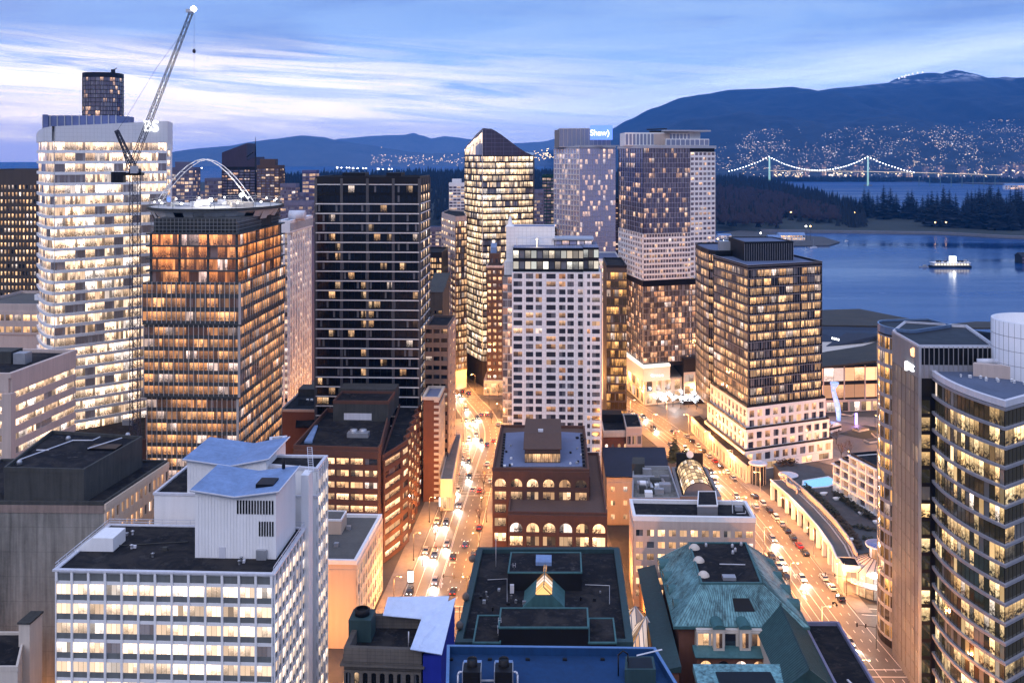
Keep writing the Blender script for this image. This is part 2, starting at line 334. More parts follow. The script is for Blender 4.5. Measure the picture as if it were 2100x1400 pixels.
class Bld:
    def __init__(s,name,label,base,wall,cat='building',group=None,maxwin=100,winname='window'):
        s.name,s.label,s.cat,s.group,s.maxwin,s.winname=name,label,cat,group,maxwin,winname
        s.base=(base[0],base[1],base[2] if len(base)>2 else 0.0); s.parts={}; s.w=[]; s.many=[]; s.wall=wall; s.extra=[]
    def part(s,name,mat=None):
        if name not in s.parts: s.parts[name]=(MB(),mat or s.wall)
        return s.parts[name][0]
    def one(s,name,mat,label=None):                 # a part that repeats: a new mesh each call
        m=MB(); s.many.append((name,m,mat,label)); return m
    def core(s,poly,z0,z1,part='wall',mat=None): s.part(part,mat).prism(poly,z0,z1)
    def roof(s,poly,z,h=1.0,th=.45,rm=None,pmat=None,out=.06,cap=None):
        s.part('roof',rm).face([(p[0],p[1],z+.03) for p in offs(poly,-.05)])
        if h>0: s.ring(poly,z-.25,z+h,th,'parapet',pmat or s.wall,out)
        if cap: s.ring(offs(poly,.05),z+h+.002,z+h+.16,th+.12,'coping',cap,out)
    def ring(s,poly,z0,z1,th,part,mat=None,out=.06,one=False):
        m=s.one(part,mat) if one else s.part(part,mat); o=offs(poly,out); i=offs(poly,-th); n=len(poly)
        for k in range(n):
            j=(k+1)%n
            m.face([(*o[k],z0),(*o[j],z0),(*o[j],z1),(*o[k],z1)]); m.face([(*i[j],z0),(*i[k],z0),(*i[k],z1),(*i[j],z1)])
            m.face([(*o[k],z1),(*o[j],z1),(*i[j],z1),(*i[k],z1)]); m.face([(*o[j],z0),(*o[k],z0),(*i[k],z0),(*i[j],z0)])
    def facing(s,a,b,z):
        d,L=unit(a,b); n=(d[1],-d[0]); mx,my=(a[0]+b[0])/2,(a[1]+b[1])/2
        return (n[0]*-mx+n[1]*-my)/math.hypot(mx,my)
    def facade(s,a,b,z0,z1,nf,nb,win,sill=.28,head=.08,pier=.12,dep=.3,part='wall',mat=None,group=1,mull=0,mmat=None,mw=.09,md=.14,spart=None,smat=None,sdep=None,skip=None,uo=None,min_face=-.12,edge=True,pd=.06,arch=(),gap=0.0):
        if s.facing(a,b,z0)<min_face: return
        d,L=unit(a,b); n=(d[1],-d[0]); fh=(z1-z0)/nf; bw=L/nb
        W=s.part(part,mat); S=s.part(spart,smat) if spart else W
        sd=dep if sdep is None else sdep
        def pt(x,o): return (a[0]+d[0]*x+n[0]*o, a[1]+d[1]*x+n[1]*o)
        if sill+head>0:
            for k in range(nf+1):
                lo=z0 if k==0 else z0+k*fh-head*fh; hi=z1 if k==nf else z0+k*fh+sill*fh
                if hi-lo>.01: S.obox(pt(0,-.05),d,L,sd+.05,lo,hi)
        if pier>0:
            pw=pier*bw
            for i in range(nb+1):
                if not edge and i in(0,nb): continue
                x0=max(0,i*bw-pw/2); x1=min(L,i*bw+pw/2)
                W.obox(pt(x0,-.06),d,x1-x0,dep+.06+pd,z0+.004,z1+.003)
        if uo is None: uo=(random.randint(1,900),random.randint(1,900))
        for k in range(nf):
            za=z0+k*fh+sill*fh; zb=z0+(k+1)*fh-head*fh
            i=0
            while i<nb:
                g=min(group,nb-i)
                if not(skip and skip(i,k)):
                    x0=i*bw+pier*bw/2; x1=(i+g)*bw-pier*bw/2
                    U0=uo[0]+i+.02; U1=uo[0]+i+g-.02; V0=uo[1]+k+.02; V1=uo[1]+k+.98
                    if k in arch:
                        xm=(x0+x1)/2; rr=(x1-x0)/2; pts=[(*pt(x0,.04),za),(*pt(x1,.04),za)]; uv=[(U0,V0),(U1,V0)]
                        zs=max(za+.2,zb-rr)
                        for q in range(9):
                            t_=math.pi*q/8; xx=xm+rr*math.cos(t_); zz=zs+(zb-zs)*math.sin(t_)
                            pts.append((*pt(xx,.04),zz)); uv.append((U0+(U1-U0)*(xx-x0)/(x1-x0),V0+(V1-V0)*(zz-za)/(zb-za)))
                        # spandrel pieces that close the corners over the arch
                        for sg in (0,1):
                            q_=[pt(x0 if sg else x1,dep-.02)]; ar=[]
                            for q in range(5):
                                t_=math.pi/2*q/4; xx=xm+(rr*math.cos(t_) if not sg else -rr*math.cos(t_)); ar.append((xx,zs+(zb-zs)*math.sin(t_)))
                            cx_=(x1 if not sg else x0)
                            for (xa,z_a),(xb,z_b) in zip(ar[:-1],ar[1:]):
                                f=[(*pt(xa,dep-.02),z_a),(*pt(xb,dep-.02),z_b),(*pt(xb,dep-.02),zb),(*pt(cx_,dep-.02),zb)]; 
                                W.face([(*pt(xa,dep-.02),z_a),(*pt(xa,dep-.02),zb+.01),(*pt(xb,dep-.02),zb+.01),(*pt(xb,dep-.02),z_b)])
                                W.face([(*pt(xa,dep-.02),z_a),(*pt(xb,dep-.02),z_b),(*pt(xb,.0),z_b),(*pt(xa,.0),z_a)])
                        s.w.append((pts,uv,win,'arched_window'))
                    else:
                        s.w.append(([(*pt(x0,.04),za),(*pt(x1,.04),za),(*pt(x1,.04),zb),(*pt(x0,.04),zb)],[(U0,V0),(U1,V0),(U1,V1),(U0,V1)],win,s.winname))
                i+=g
        if mull:
            M=s.part('mullion',mmat)
            cnt=nb*mull
            for i in range(1,cnt):
                if pier>.03 and i%mull==0: continue
                M.obox(pt(i*bw/mull-mw/2,-.04),d,mw,md+.04,z0+.006,z1-.006)
    def fins(s,a,b,z0,z1,step,w_,dep,part='fin',mat=None,o0=0.0):
        d,L=unit(a,b); n=(d[1],-d[0]); c=max(1,round(L/step)); M=s.part(part,mat)
        for i in range(c+1):
            x=L*i/c-w_/2; M.obox((a[0]+d[0]*x+n[0]*o0,a[1]+d[1]*x+n[1]*o0),d,w_,dep,z0,z1)
    def boxon(s,part,mat,cx,cy,z,sx,sy,sz,ang=-.045): s.one(part,mat).box(cx,cy,z,sx,sy,sz,0,ang)
    def finish(s):
        e=empty(s.name,s.base); tag(e,s.label,s.cat,s.group); s.root=e
        for nm,(m,mat) in s.parts.items():
            if m.f: 
                o=m.build(nm,mat,e,s.base)
        for nm,m,mat,lab in s.many:
            o=m.build(nm,mat,e,s.base)
            if lab: o['label']=lab
        def area(q):
            us=[];vs=[]
            for p in q[0]:
                if p[1]<5: return 0
                u,v=pix(*p); us.append(min(2100,max(0,u))); vs.append(min(1400,max(0,v)))
            return (max(us)-min(us))*(max(vs)-min(vs))
        ws=sorted(s.w,key=area,reverse=True)
        for pts,uv,mat,nm in ws[:s.maxwin]:
            m=MB(); m.face(pts,0,uv); m.build(nm,mat,e,s.base)
        rest=ws[s.maxwin:]
        if rest:
            mats=[]; m=MB()
            for pts,uv,mat,nm in rest:
                if mat not in mats: mats.append(mat)
                m.face(pts,mats.index(mat),uv)
            tag(m.build('windows',mats,e,s.base),kind='stuff')
        return e
def tarm():
    t=NT('tar_roof'); tc=t.n('ShaderNodeTexCoord').outputs['Object']; a=t.noise(tc,.11,6,.7,.8); b=t.noise(tc,.5,4,.7); g=t.noise(tc,6,2)
    c=t.mix(t.rng(a,.46,.62,0,1),(.008,.008,.010,1),(.030,.026,.024,1)); c=t.mix(t.m('MULTIPLY',t.rng(b,.56,.66,0,1),.6),c,(.05,.046,.046,1)); c=t.mix(1.0,c,t.m('MULTIPLY_ADD',g,.8,.6),'MULTIPLY')
    p=t.n('ShaderNodeBsdfPrincipled',{'Base Color':c,'Roughness':t.rng(a,.30,.42,.25,.95),'IOR':1.3}); return t.out(p.outputs[0])
# ------------------------------------------------------------------ materials of the city
M_wht=pm('white_panel',(.84,.83,.82),.6,.10,.1,.10); M_whtj=pm('white_tile',(.84,.84,.84),.5,.08,.1,.08,joint=(1.6,1.45,.10),jdark=.72)
M_cream=pm('cream_stone',(.60,.53,.45),.8,.15); M_beige=pm('beige_render',(.62,.48,.36),.85,.10,.06,.12); M_grey=pm('grey_metal',(.22,.22,.23),.45,.1,.2,.1,.3)
M_conc=pm('stained_concrete',(.22,.21,.185),.95,.55,.10,.75,joint=(1.9,5.2,.16),jdark=.8); M_concd=pm('dark_concrete',(.055,.055,.050),.95,.5,.2,.5)
M_brick=pm('brown_brick',(.115,.050,.032),.9,.25,.4,.15); M_brick2=pm('red_brick',(.17,.070,.042),.9,.25,.4,.15); M_brickd=pm('dark_brown_stone',(.10,.058,.042),.85,.2,.3,.15)
M_dark=pm('dark_metal',(.012,.011,.012),.5,.2,.3,.1,ior=1.3); M_black=pm('black_panel',(.005,.005,.006),.4,.2,.3,.1,ior=1.3); M_alu=pm('brushed_aluminium',(.55,.55,.57),.35,.08,.3,.08,.6)
M_tar=tarm(); M_grav=pm('gravel_roof',(.11,.105,.095),.95,.4,.12,.2); M_bluer=pm('pale_blue_roof_sheet',(.17,.26,.44),.6,.35,.2,.3)
M_patio=pm('blue_grey_deck',(.24,.29,.46),.8,.2,.3,.1,joint=(1.2,1.2,.06)); M_copper=pm('green_copper',(.05,.135,.14),.65,.30,.15,.4); M_copperd=pm('dark_copper',(.022,.052,.056),.7,.3,.15,.4)
M_steel=pm('galvanised_steel',(.42,.43,.45),.4,.15,.5,.1,.5); M_sand=pm('sandstone',(.13,.115,.10),.9,.35,.25,.3,joint=(1.5,.7,.06),jdark=.6); M_rail=pm('pale_railing',(.62,.62,.66),.5,.05)
M_bronze=pm('bronze_grid',(.075,.055,.042),.6,.2); M_pink=pm('pinkish_stone',(.55,.44,.38),.8,.12); M_slab=pm('slab_edge',(.72,.71,.70),.6,.1)
W_off=wm('office_glass_white',.95,(1,.87,.66),(1,.80,.54),1.45,3,.22,suite=4,blind=.55,dark=.10)
W_b5=wm('office_glass_cream',.79,(1,.84,.60),(1,.72,.44),1.55,4,.75,suite=2,blind=.25,dark=.06)
W_org=wm('glass_amber',.93,(1,.58,.25),(1,.46,.16),.70,3,.55,suite=6,blind=.1,dark=.05,dcol=(1,.4,.12))
W_org2=wm('glass_amber_top',.95,(1,.46,.17),(1,.36,.10),.75,4,.6,suite=6,blind=.1,dark=.05,dcol=(1,.4,.12))
W_dark=wm('black_tower_glass',.13,(1,.80,.48),(1,.62,.3),1.1,3,.7,glass=(.003,.003,.004),ior=1.5,suite=1,blind=.05,rough=.06)
W_warm=wm('office_glass_amber',.80,(1,.70,.36),(1,.58,.24),1.05,4,.55,glass=(.008,.008,.014),ior=1.9,suite=3,blind=.3)
W_resi=wm('hotel_window',.30,(1,.72,.42),(1,.5,.22),.9,2,.6,glass=(.015,.022,.035),ior=1.6,suite=1,blind=.3,dark=.02)
W_pwc=wm('bronze_green_glass',.46,(1,.88,.48),(1,.68,.28),1.25,1,.9,glass=(.008,.015,.012),ior=1.9,suite=3,blind=.12,dark=.012,dcol=(.6,.55,.3))
W_mnp=wm('glass_pale_yellow',.86,(1,.87,.58),(1,.74,.42),1.4,3,.6,glass=(.02,.025,.05),ior=2.2,suite=4,blind=.3,dark=.03)
W_scr=wm('screen_glass',.0,(1,.8,.6),(1,.7,.4),.6,2,.1,glass=(.20,.23,.34),ior=1.8,suite=1,blind=.1,dark=.02,dcol=(.4,.45,.8))
W_blue=wm('blue_grey_glass',.24,(1,.78,.5),(1,.66,.4),1.3,3,.6,glass=(.17,.205,.37),ior=2.8,suite=1,blind=.3,dark=.05,dcol=(.36,.38,.72))
W_purp=wm('dark_plum_glass',.26,(1,.76,.5),(1,.6,.35),1.1,3,.6,glass=(.028,.027,.066),ior=2.3,suite=2,blind=.25,dark=.03,dcol=(.30,.28,.6))
W_brk=wm('warm_office_window',.88,(1,.76,.44),(1,.62,.3),1.3,3,.6,suite=2,blind=.3)
W_old=wm('old_building_window',.85,(1,.72,.4),(1,.58,.26),1.2,2,.35,suite=1,blind=.5)
W_gold=wm('gold_glass',.62,(1,.62,.22),(1,.5,.14),.85,3,.8,glass=(.02,.014,.006),ior=2.1,suite=2,blind=.15,dark=.03,dcol=(.7,.4,.1))
W_far=wm('distant_window',.42,(1,.82,.58),(1,.7,.42),.9,2,.3,glass=(.05,.05,.10),ior=1.8,suite=1,blind=.3,dark=.05,dcol=(.3,.3,.6))
W_hotel=wm('lit_room_window',.55,(1,.70,.4),(1,.52,.24),.95,2,.6,glass=(.012,.014,.03),suite=1,blind=.4,dark=.02)
W_park=wm('bright_ground_floor_glass',.97,(1,.70,.36),(1,.60,.28),1.1,2,.35,suite=5,blind=.2)
E_white=em('white_sign_light',(.95,.97,1),3.2); E_blue=em('blue_sign_light',(.15,.3,1),1.4); E_warm=em('warm_lamp',(1,.80,.5),6.0); E_street=em('street_lamp_glow',(1,.66,.3),9.0); E_red=em('red_lamp',(1,.06,.03),3.0)
E_cool=em('floodlight',(1,.96,.88),14.0)
LAMPS=[]
def lamp(x,y,z,energy,col=(1,.56,.22),rad=.25,spot=None,aim=None,name='lamp_light'):
    l=bpy.data.lights.new(name,'SPOT' if spot else 'POINT'); l.energy=energy; l.color=col; l.shadow_soft_size=rad
    if spot: l.spot_size=math.radians(spot); l.spot_blend=.6
    o=bpy.data.objects.new(name,l); COL.objects.link(o); o.location=(x,y,z)
    if aim: o.rotation_euler=Vector(aim).to_track_quat('-Z','Y').to_euler()
    return o
def facade_cols(b,a,c,z0,z1,nf,cols,win,sill=.25,head=.18,dep=.28,part='wall',skip=None,mull=.1):
    """wall with window columns at given places (x0,x1 in metres along a-c)"""
    d,L=unit(a,c); n=(d[1],-d[0]); fh=(z1-z0)/nf; W=b.part(part)
    def pt(x,o): return (a[0]+d[0]*x+n[0]*o,a[1]+d[1]*x+n[1]*o)
    for k in range(nf+1):
        lo=z0 if k==0 else z0+k*fh-head*fh; hi=z1 if k==nf else z0+k*fh+sill*fh
        W.obox(pt(0,-.05),d,L,dep+.05,lo,hi)
    xs=[0]+[x for c_ in cols for x in c_]+[L]
    for i in range(0,len(xs),2):
        if xs[i+1]-xs[i]>.02: W.obox(pt(xs[i],-.06),d,xs[i+1]-xs[i],dep+.063,z0+.004,z1-.003)
    M=b.part('mullion',M_dark)
    for k in range(nf):
        za=z0+k*fh+sill*fh; zb=z0+(k+1)*fh-head*fh; uo=random.randint(1,900); vo=random.randint(1,900)
        for i,(x0,x1) in enumerate(cols):
            if skip and skip(i,k): W.obox(pt(x0-.01,-.04),d,x1-x0+.02,dep+.03,za-.01,zb+.01); continue
            b.w.append(([(*pt(x0,.04),za),(*pt(x1,.04),za),(*pt(x1,.04),zb),(*pt(x0,.04),zb)],[(uo+i*7+.02,vo+.02),(uo+i*7+.98,vo+.02),(uo+i*7+.98,vo+.98),(uo+i*7+.02,vo+.98)],win,'window'))
    if mull:
        for i,(x0,x1) in enumerate(cols):
            xm=x0+(x1-x0)*(.5 if i%2 else .66); M.obox(pt(xm-.05,.02),d,.10,.10,z0+.01,z1-.01)
def rails(b,pts,h,part='railing',mat=None,step=2.0,r=.05):
    m=b.part(part,mat or M_rail)
    for a,c in zip(pts[:-1],pts[1:]):
        L=math.dist(a,c); n=max(1,int(L/step))
        m.tube((a[0],a[1],a[2]+h),(c[0],c[1],c[2]+h),r,4); m.tube((a[0],a[1],a[2]+h*.5),(c[0],c[1],c[2]+h*.5),r*.8,4)
        for i in range(n+1):
            q=i/n; x,y,z=[a[k]+(c[k]-a[k])*q for k in range(3)]; m.tube((x,y,z),(x,y,z+h),r,4)
# ================================================================== left side of the view
# --- white slab office block in the left foreground
poly=rect(115,560,182,22); A,B_,C_,D_=poly; zt=Zv(1168,182)
b=Bld('office_block','white office block with grey spandrel bands and a dark roof in the left foreground',((A[0]+C_[0])/2,(A[1]+C_[1])/2),M_wht)
fh=3.6; nfl=15; z0=zt-1.9-fh*nfl
M_gsp=pm('grey_spandrel',(.155,.165,.16),.6,.2,.5,.3)
def whiteface(a,bb,nb,zt_,nf,grp=1):
    d,L=unit(a,bb); z0_=zt_-1.9-fh*nf
    b.facade(a,bb,z0_,zt_-1.9,nf,nb,W_off,sill=.30,head=.17,pier=.13,dep=.12,spart='spandrel',smat=M_gsp,sdep=.07,pd=.28,group=grp)
    n=(d[1],-d[0])
    for k in range(nf+1):                            # white slab band above each grey spandrel
        z=z0_+fh*k
        b.part('wall').obox((a[0]-n[0]*.04,a[1]-n[1]*.04),d,L,.19,z-fh*.17,z+.0)
    # top band and slots under the coping
    b.part('spandrel').obox((a[0]-n[0]*.04,a[1]-n[1]*.04),d,L,.12,zt_-1.88,zt_-.55)
    for i in range(nb+1):
        x=min(max(0,i*L/nb-.22),L-.44); b.part('wall').obox((a[0]+d[0]*x,a[1]+d[1]*x),d,.44,.44,zt_-1.9,zt_-.12)
b.core(offs(poly,-.02),0,zt-.02)
whiteface(A,B_,13,zt,nfl); whiteface(B_,C_,9,zt,nfl); 
b.part('roof',M_tar).face([(*p,zt) for p in offs(poly,.25)])
b.ring(poly,zt-.12,zt+.22,.35,'coping',M_rail,.5)
# taller stair slab and rear wing
d=(.045,1.0); pl=[B_[0],B_[1]]
q0=(C_[0]-.6,C_[1]+.1); st=[q0,(q0[0]+1.6,q0[1]-.1),(q0[0]+1.75,q0[1]+3.4),(q0[0]+.1,q0[1]+3.5)]; zs=Zv(962,206)
b.core(st,0,zs,'stair_slab')
RW=[P(316,210),(st[2][0]+.25,208.2),(st[2][0]+.6,216.8),(P(560,233)[0],233),(P(316,210)[0]+1.3,233)]; zr=Zv(975,210)
RH=[P(528,211.5),(st[2][0]+.3,208.4),(st[2][0]+.7,217.0),(P(556,217.5)[0],217.5),(P(556,231)[0],231),(P(528,211.5)[0]+1.2,232)]; zh=Zv(938,217)
b.core(RW,0,zr-4,'rear_wing'); b.core(RH,zr-4.02,zh,'rear_wing')
whiteface((RH[1][0],RH[1][1]),RH[2],4,zh,17)
b.part('roof').face([(*p,zr-3.97) for p in offs(RW,-.1)]); b.part('roof').face([(*p,zh+.02) for p in offs(RH,-.1)])
b.ring(RH,zh-.1,zh+.5,.4,'coping',M_rail,.3); b.ring(RW,zr-4.1,zr-3.6,.35,'coping',M_rail,.2)
# butterfly-roofed plant rooms
def plant(u0,u1,Y,dep,zb,vl,vm,vr,um):
    p=rect(u0,u1,Y,dep); m=b.one('plant_room',M_wht); n=math.hypot(1,.045)
    zl,zm,zr_=Zv(vl,Y),Zv(vm,Y),Zv(vr,Y)
    fm=lrp(p[0],p[1],um); bm=lrp(p[3],p[2],um)
    m.face([(*p[0],zb),(*p[1],zb),(*p[1],zr_),(*fm,zm),(*p[0],zl)]); m.face([(*p[2],zb),(*p[3],zb),(*p[3],zl),(*bm,zm),(*p[2],zr_)])
    m.face([(*p[1],zb),(*p[2],zb),(*p[2],zr_),(*p[1],zr_)]); m.face([(*p[3],zb),(*p[0],zb),(*p[0],zl),(*p[3],zl)])
    r=b.one('plant_roof',M_bluer); o=offs(p,.75); fo=lrp(o[0],o[1],um); bo=lrp(o[3],o[2],um)
    for (a1,b1,c1,d1,za,zb_) in ((o[0],fo,bo,o[3],zl+.15,zm+.1),(fo,o[1],o[2],bo,zm+.1,zr_+.15)):
        r.face([(*a1,za),(*b1,zb_),(*c1,zb_),(*d1,za)]); r.face([(*a1,za-.35),(*b1,zb_-.35),(*b1,zb_),(*a1,za)]); r.face([(*d1,za-.35),(*c1,zb_-.35),(*b1,zb_-.35),(*a1,za-.35)])
    e=b.one('fascia',M_rail)
    for a1,b1,za,zb_ in ((o[0],fo,zl+.15,zm+.1),(fo,o[1],zm+.1,zr_+.15),(o[1],o[2],zr_+.15,zr_+.15)):
        e.tube((*a1,za-.1),(*b1,zb_-.1),.16,4)
    # standing ribs on the walls
    rb=b.one('wall_rib',M_wht); dd,L=unit(p[0],p[1]); nn=(dd[1],-dd[0])
    for i in range(1,int(L/.62)):
        x=i*.62; q=x/L; zz=zl+(zm-zl)*q/um if q<um else zm+(zr_-zm)*(q-um)/(1-um)
        rb.obox((p[0][0]+dd[0]*x,p[0][1]+dd[1]*x),dd,.1,.09,zb+.02,zz-.12)
    return p,zl,zm,zr_
p,zl,zm,zr_=plant(400,566,187.5,14,zt+.02,1003,1015,1003,.5)
dd,L=unit(p[0],p[1]); nn=(dd[1],-dd[0])
def slots(x0,x1,z_lo,z_hi,n):
    lv=b.one('louvre',M_black)
    for i in range(n):
        x=x0+(x1-x0)*i/n; lv.obox((p[0][0]+dd[0]*x+nn[0]*.02,p[0][1]+dd[1]*x+nn[1]*.02),dd,(x1-x0)/n*.55,.10,z_lo,z_hi)
slots(L*.52,L*.985,zt+8.6,zt+11.2,13); slots(L*.79,L*.985,zt+4.4,zt+7.2,6)
dr=b.one('door',M_rail); dr.obox((p[0][0]+dd[0]*L*.30+nn[0]*.02,p[0][1]+dd[1]*L*.30+nn[1]*.02),dd,1.2,.12,zt+.05,zt+2.2)
dr=b.one('vent_box',M_steel); dr.obox((p[0][0]+dd[0]*L*.77+nn[0]*.02,p[0][1]+dd[1]*L*.77+nn[1]*.02),dd,1.9,.7,zt+.05,zt+1.9)
hx=b.one('roof_hatch',M_black); c=lrp(lrp(p[0],p[1],.8),lrp(p[3],p[2],.8),.35); hx.box(c[0],c[1],zr_-.62,3.4,4.0,.8,0,-.045)
ch=b.one('flue',M_dark); c=lrp(lrp(p[0],p[1],.86),lrp(p[3],p[2],.86),.93); ch.tube((c[0],c[1],zr_),(c[0],c[1],zr_+2.2),.35,10)
plant(384,546,209.8,15,zr-4.4,940,952,937,.55)
lad=b.one('roof_ladder',M_rail); 
for sx in (0,1.0):
    lad.tube((-44.5+sx,212,zt+13.9),(-42.3+sx,203,zt+11.4),.07,4)
for i in range(14): 
    q=i/13; lad.tube((-44.5+2.2*q,212-9*q,zt+13.9-2.5*q),(-43.5+2.2*q,212-9*q,zt+13.9-2.5*q),.05,4)
# stair hatch with sloping back on the roof, and low lamps
p=rect(190,232,190.5,5.5); m=b.one('stair_hatch',M_wht); z=zt+.02
q0=(p[0][0]-3.6,p[0][1]+.1); q3=(p[3][0]-3.6,p[3][1]+.1)
m.face([(*q0,z),(*p[1],z),(*p[1],z+2.6),(*p[0],z+2.6)]); m.face([(*q3,z),(*q0,z),(*p[0],z+2.6),(*p[3],z+2.6)]); m.face([(*p[1],z),(*p[2],z),(*p[2],z+2.6),(*p[1],z+2.6)]); m.face([(*p[2],z),(*q3,z),(*p[3],z+2.6),(*p[2],z+2.6)]); m.face([(*p[0],z+2.6),(*p[1],z+2.6),(*p[2],z+2.6),(*p[3],z+2.6)])
for i in range(9):
    c=G(R(250,390) if i<6 else R(430,540),R(1095,1150) if i<6 else R(1148,1158),zt); m=b.one('roof_vent',random.choice([M_steel,M_concd,M_rail])); m.box(c[0],c[1],zt+.03,R(.4,.9),R(.4,.9),R(.3,.8)) if i%2 else m.lathe(c[0],c[1],[(.22,zt+.03),(.22,zt+.7),(.4,zt+.75),(.02,zt+.95)],8)
pp=b.one('roof_pipe',M_concd); pp.path([(*G(240,1120,zt),zt+.2),(*G(385,1112,zt),zt+.2)],.1,5)
rl=b.part('roof_rail',M_rail)
ro=offs(poly,.1)
for a1,b1 in ((ro[3],ro[0]),(ro[2],ro[3]),(ro[1],ro[2])):
    dd,L=unit(a1,b1)
    for hh in (.75,1.3): rl.tube((*a1,zt+hh),(*b1,zt+hh),.07,4)
    for i in range(int(L/3)+1): c=lrp(a1,b1,min(1,i*3/L)); rl.tube((*c,zt+.2),(*c,zt+1.3),.05,4)
b.finish()

# --- grey concrete block with blank wall
z=57.0
FL=(-125,205.0); FR=G(213,1033,z); BR=(FR[0]+3.4,FR[1]+28); BL=(-122,BR[1]+1)
b=Bld('concrete_building','stained grey concrete building with a blank front wall and dark plant storey',(-100,220),M_conc)
b.core([FL,FR,BR,BL],0,z)
b.facade(FR,BR,5,z-1.2,12,14,W_old,sill=.3,head=.18,pier=.42,dep=.35,part='side_wall',mat=M_beige)
b.part('side_wall').obox((FR[0],FR[1]),unit(FR,BR)[0],unit(FR,BR)[1],.5,z-1.2,z-.02)
b.roof([FL,FR,BR,BL],z,.5,.4,M_tar,M_concd)
b.part('band',pm('rust_stained_band',(.25,.19,.16),.9,.4,.2,.5)).obox((FL[0],FL[1]-.02),unit(FL,FR)[0],unit(FL,FR)[1],.12,z-1.9,z-.3)
U=[G(8,964,63.5),G(172,968,63.5),G(292,900,63.5),G(106,888,63.5)]
b.core(U,z+.03,63.5,'plant_storey',M_concd); b.roof(U,63.5,.7,.35,M_tar,M_concd)
pp=b.part('roof_pipe',M_rail)
for a1,c1 in (((40,945),(150,905)),((75,925),(100,925)),((150,905),(190,905)),((190,905),(205,898)),((180,922),(250,900))):
    pa=G(*a1,64); pb=G(*c1,64); pp.tube((*pa,64.3),(*pb,64.3),.13,5)
for u,v in ((140,899),(40,948),(262,892)):
    c=G(u,v,64); b.one('roof_vent',M_steel).lathe(c[0],c[1],[(.02,63.5),(.55,63.55),(.55,64.3),(.3,64.6),(.02,64.65)],12)
c=G(215,915,64); b.one('skylight',M_black).box(c[0],c[1],63.55,6.5,3.6,.5,0,-.05)
for u in (13,285): c=G(u,972 if u<100 else 905,62.5); 
b.finish()
# --- low pale building at the lower left edge
z=34.0; pl=[G(-70,1372,z),G(36,1372,z),G(52,1300,z),G(-60,1300,z)]
b=Bld('low_building','small rendered building with a dark flat roof and chimney stack at the lower left corner',pl[1],M_cream)
b.core(pl,0,z); b.roof(pl,z,.6,.35,M_tar); 
c=G(47,1330,z); b.one('chimney',M_cream).box(c[0],c[1]+3,14,2.2,4.6,24.5,0,-.05); b.one('chimney_cap',M_concd).box(c[0],c[1]+3,38.51,2.6,5.0,.35,0,-.05)
b.finish()

# --- cream block with ribbon windows
z=71.0; C0=P(20,260); C1=P(152,291); CL=(-175,262.5); 
pl=[CL,C0,C1,(-172,294)]
b=Bld('ribbon_window_block','cream office block with long ribbon windows between white bands at the left edge',(-150,275),M_pink)
b.core(pl,0,z-.1)
for a1,b1,nb in ((C0,C1,8),(CL,C0,10)):
    b.facade(a1,b1,z-4-3.75*14,z-4,14,nb,W_b5,sill=.42,head=.1,pier=0,dep=.55,group=1)
    d,L=unit(a1,b1); b.part('wall').obox(a1,d,L,.62,z-4.0,z+.9)
b.part('wall').box(C0[0]-.1,C0[1]-.3,0,2.6,2.2,z-4.3,0,-.1)
b.part('roof',M_tar).face([(*p,z) for p in pl]); 
b.ring(pl,z-.3,z+.92,.5,'parapet',M_pink,.66)
c=(-146,279); b.one('roof_unit',M_concd).box(*c,z+.02,9,6,3.4,0,-.06); b.one('roof_unit',M_steel).box(-139,277,z+.02,3.5,3.5,3.0,0,-.06)
b.finish()
# --- small roofs behind it
z=30; pl=[G(150,905,z),G(300,905,z),G(300,815,z),G(155,815,z)]
b=Bld('low_brown_building','low brown building with a cluttered dark roof beside the crane mast',pl[0],M_brick)
b.core(pl,0,z); b.roof(pl,z,.9,.4,M_tar)
for u,v,sx,sy,sz in ((235,838,12,5,3.5),(180,850,3,3,2.5),(265,870,4,3,2),(205,868,3,2,1.6)): c=G(u,v,z); b.boxon('roof_unit',M_concd if sx>5 else M_steel,c[0],c[1],z+.05,sx,sy,sz)
b.finish()

# --- brown grid tower at the far left
pl=rect(-90,76,470,50); z=Zv(352,470)
b=Bld('grid_tower','dark brown office tower with small lit windows at the left edge',pl[0],M_bronze)
b.core(pl,0,z); b.facade(pl[0],pl[1],z-6-3.45*19,z-6,19,22,W_brk,sill=.34,head=.14,pier=.42,dep=.5); b.roof(pl,z,.8,.5,M_tar)
b.boxon('plant_room',M_dark,(pl[0][0]+pl[1][0])/2+16,495,z+.05,10,9,3.2); m=b.one('antenna',M_dark); m.tube((-234,485,z),(-234,485,z+9),.3,5)
b.finish()
# low pale podium and trees beneath it
pl=rect(-60,82,420,40); z=Zv(628,420)
b=Bld('pale_podium','pale low podium building under the brown grid tower at the left edge',pl[0],M_pink)
b.core(pl,0,z); b.facade(pl[0],pl[1],z-12,z-2,2,8,W_park,sill=.2,head=.3,pier=.2,dep=.4); b.roof(pl,z,1.2,.5,M_grav); b.boxon('roof_unit',M_wht,-208,440,z+.05,12,6,2.5); b.finish()

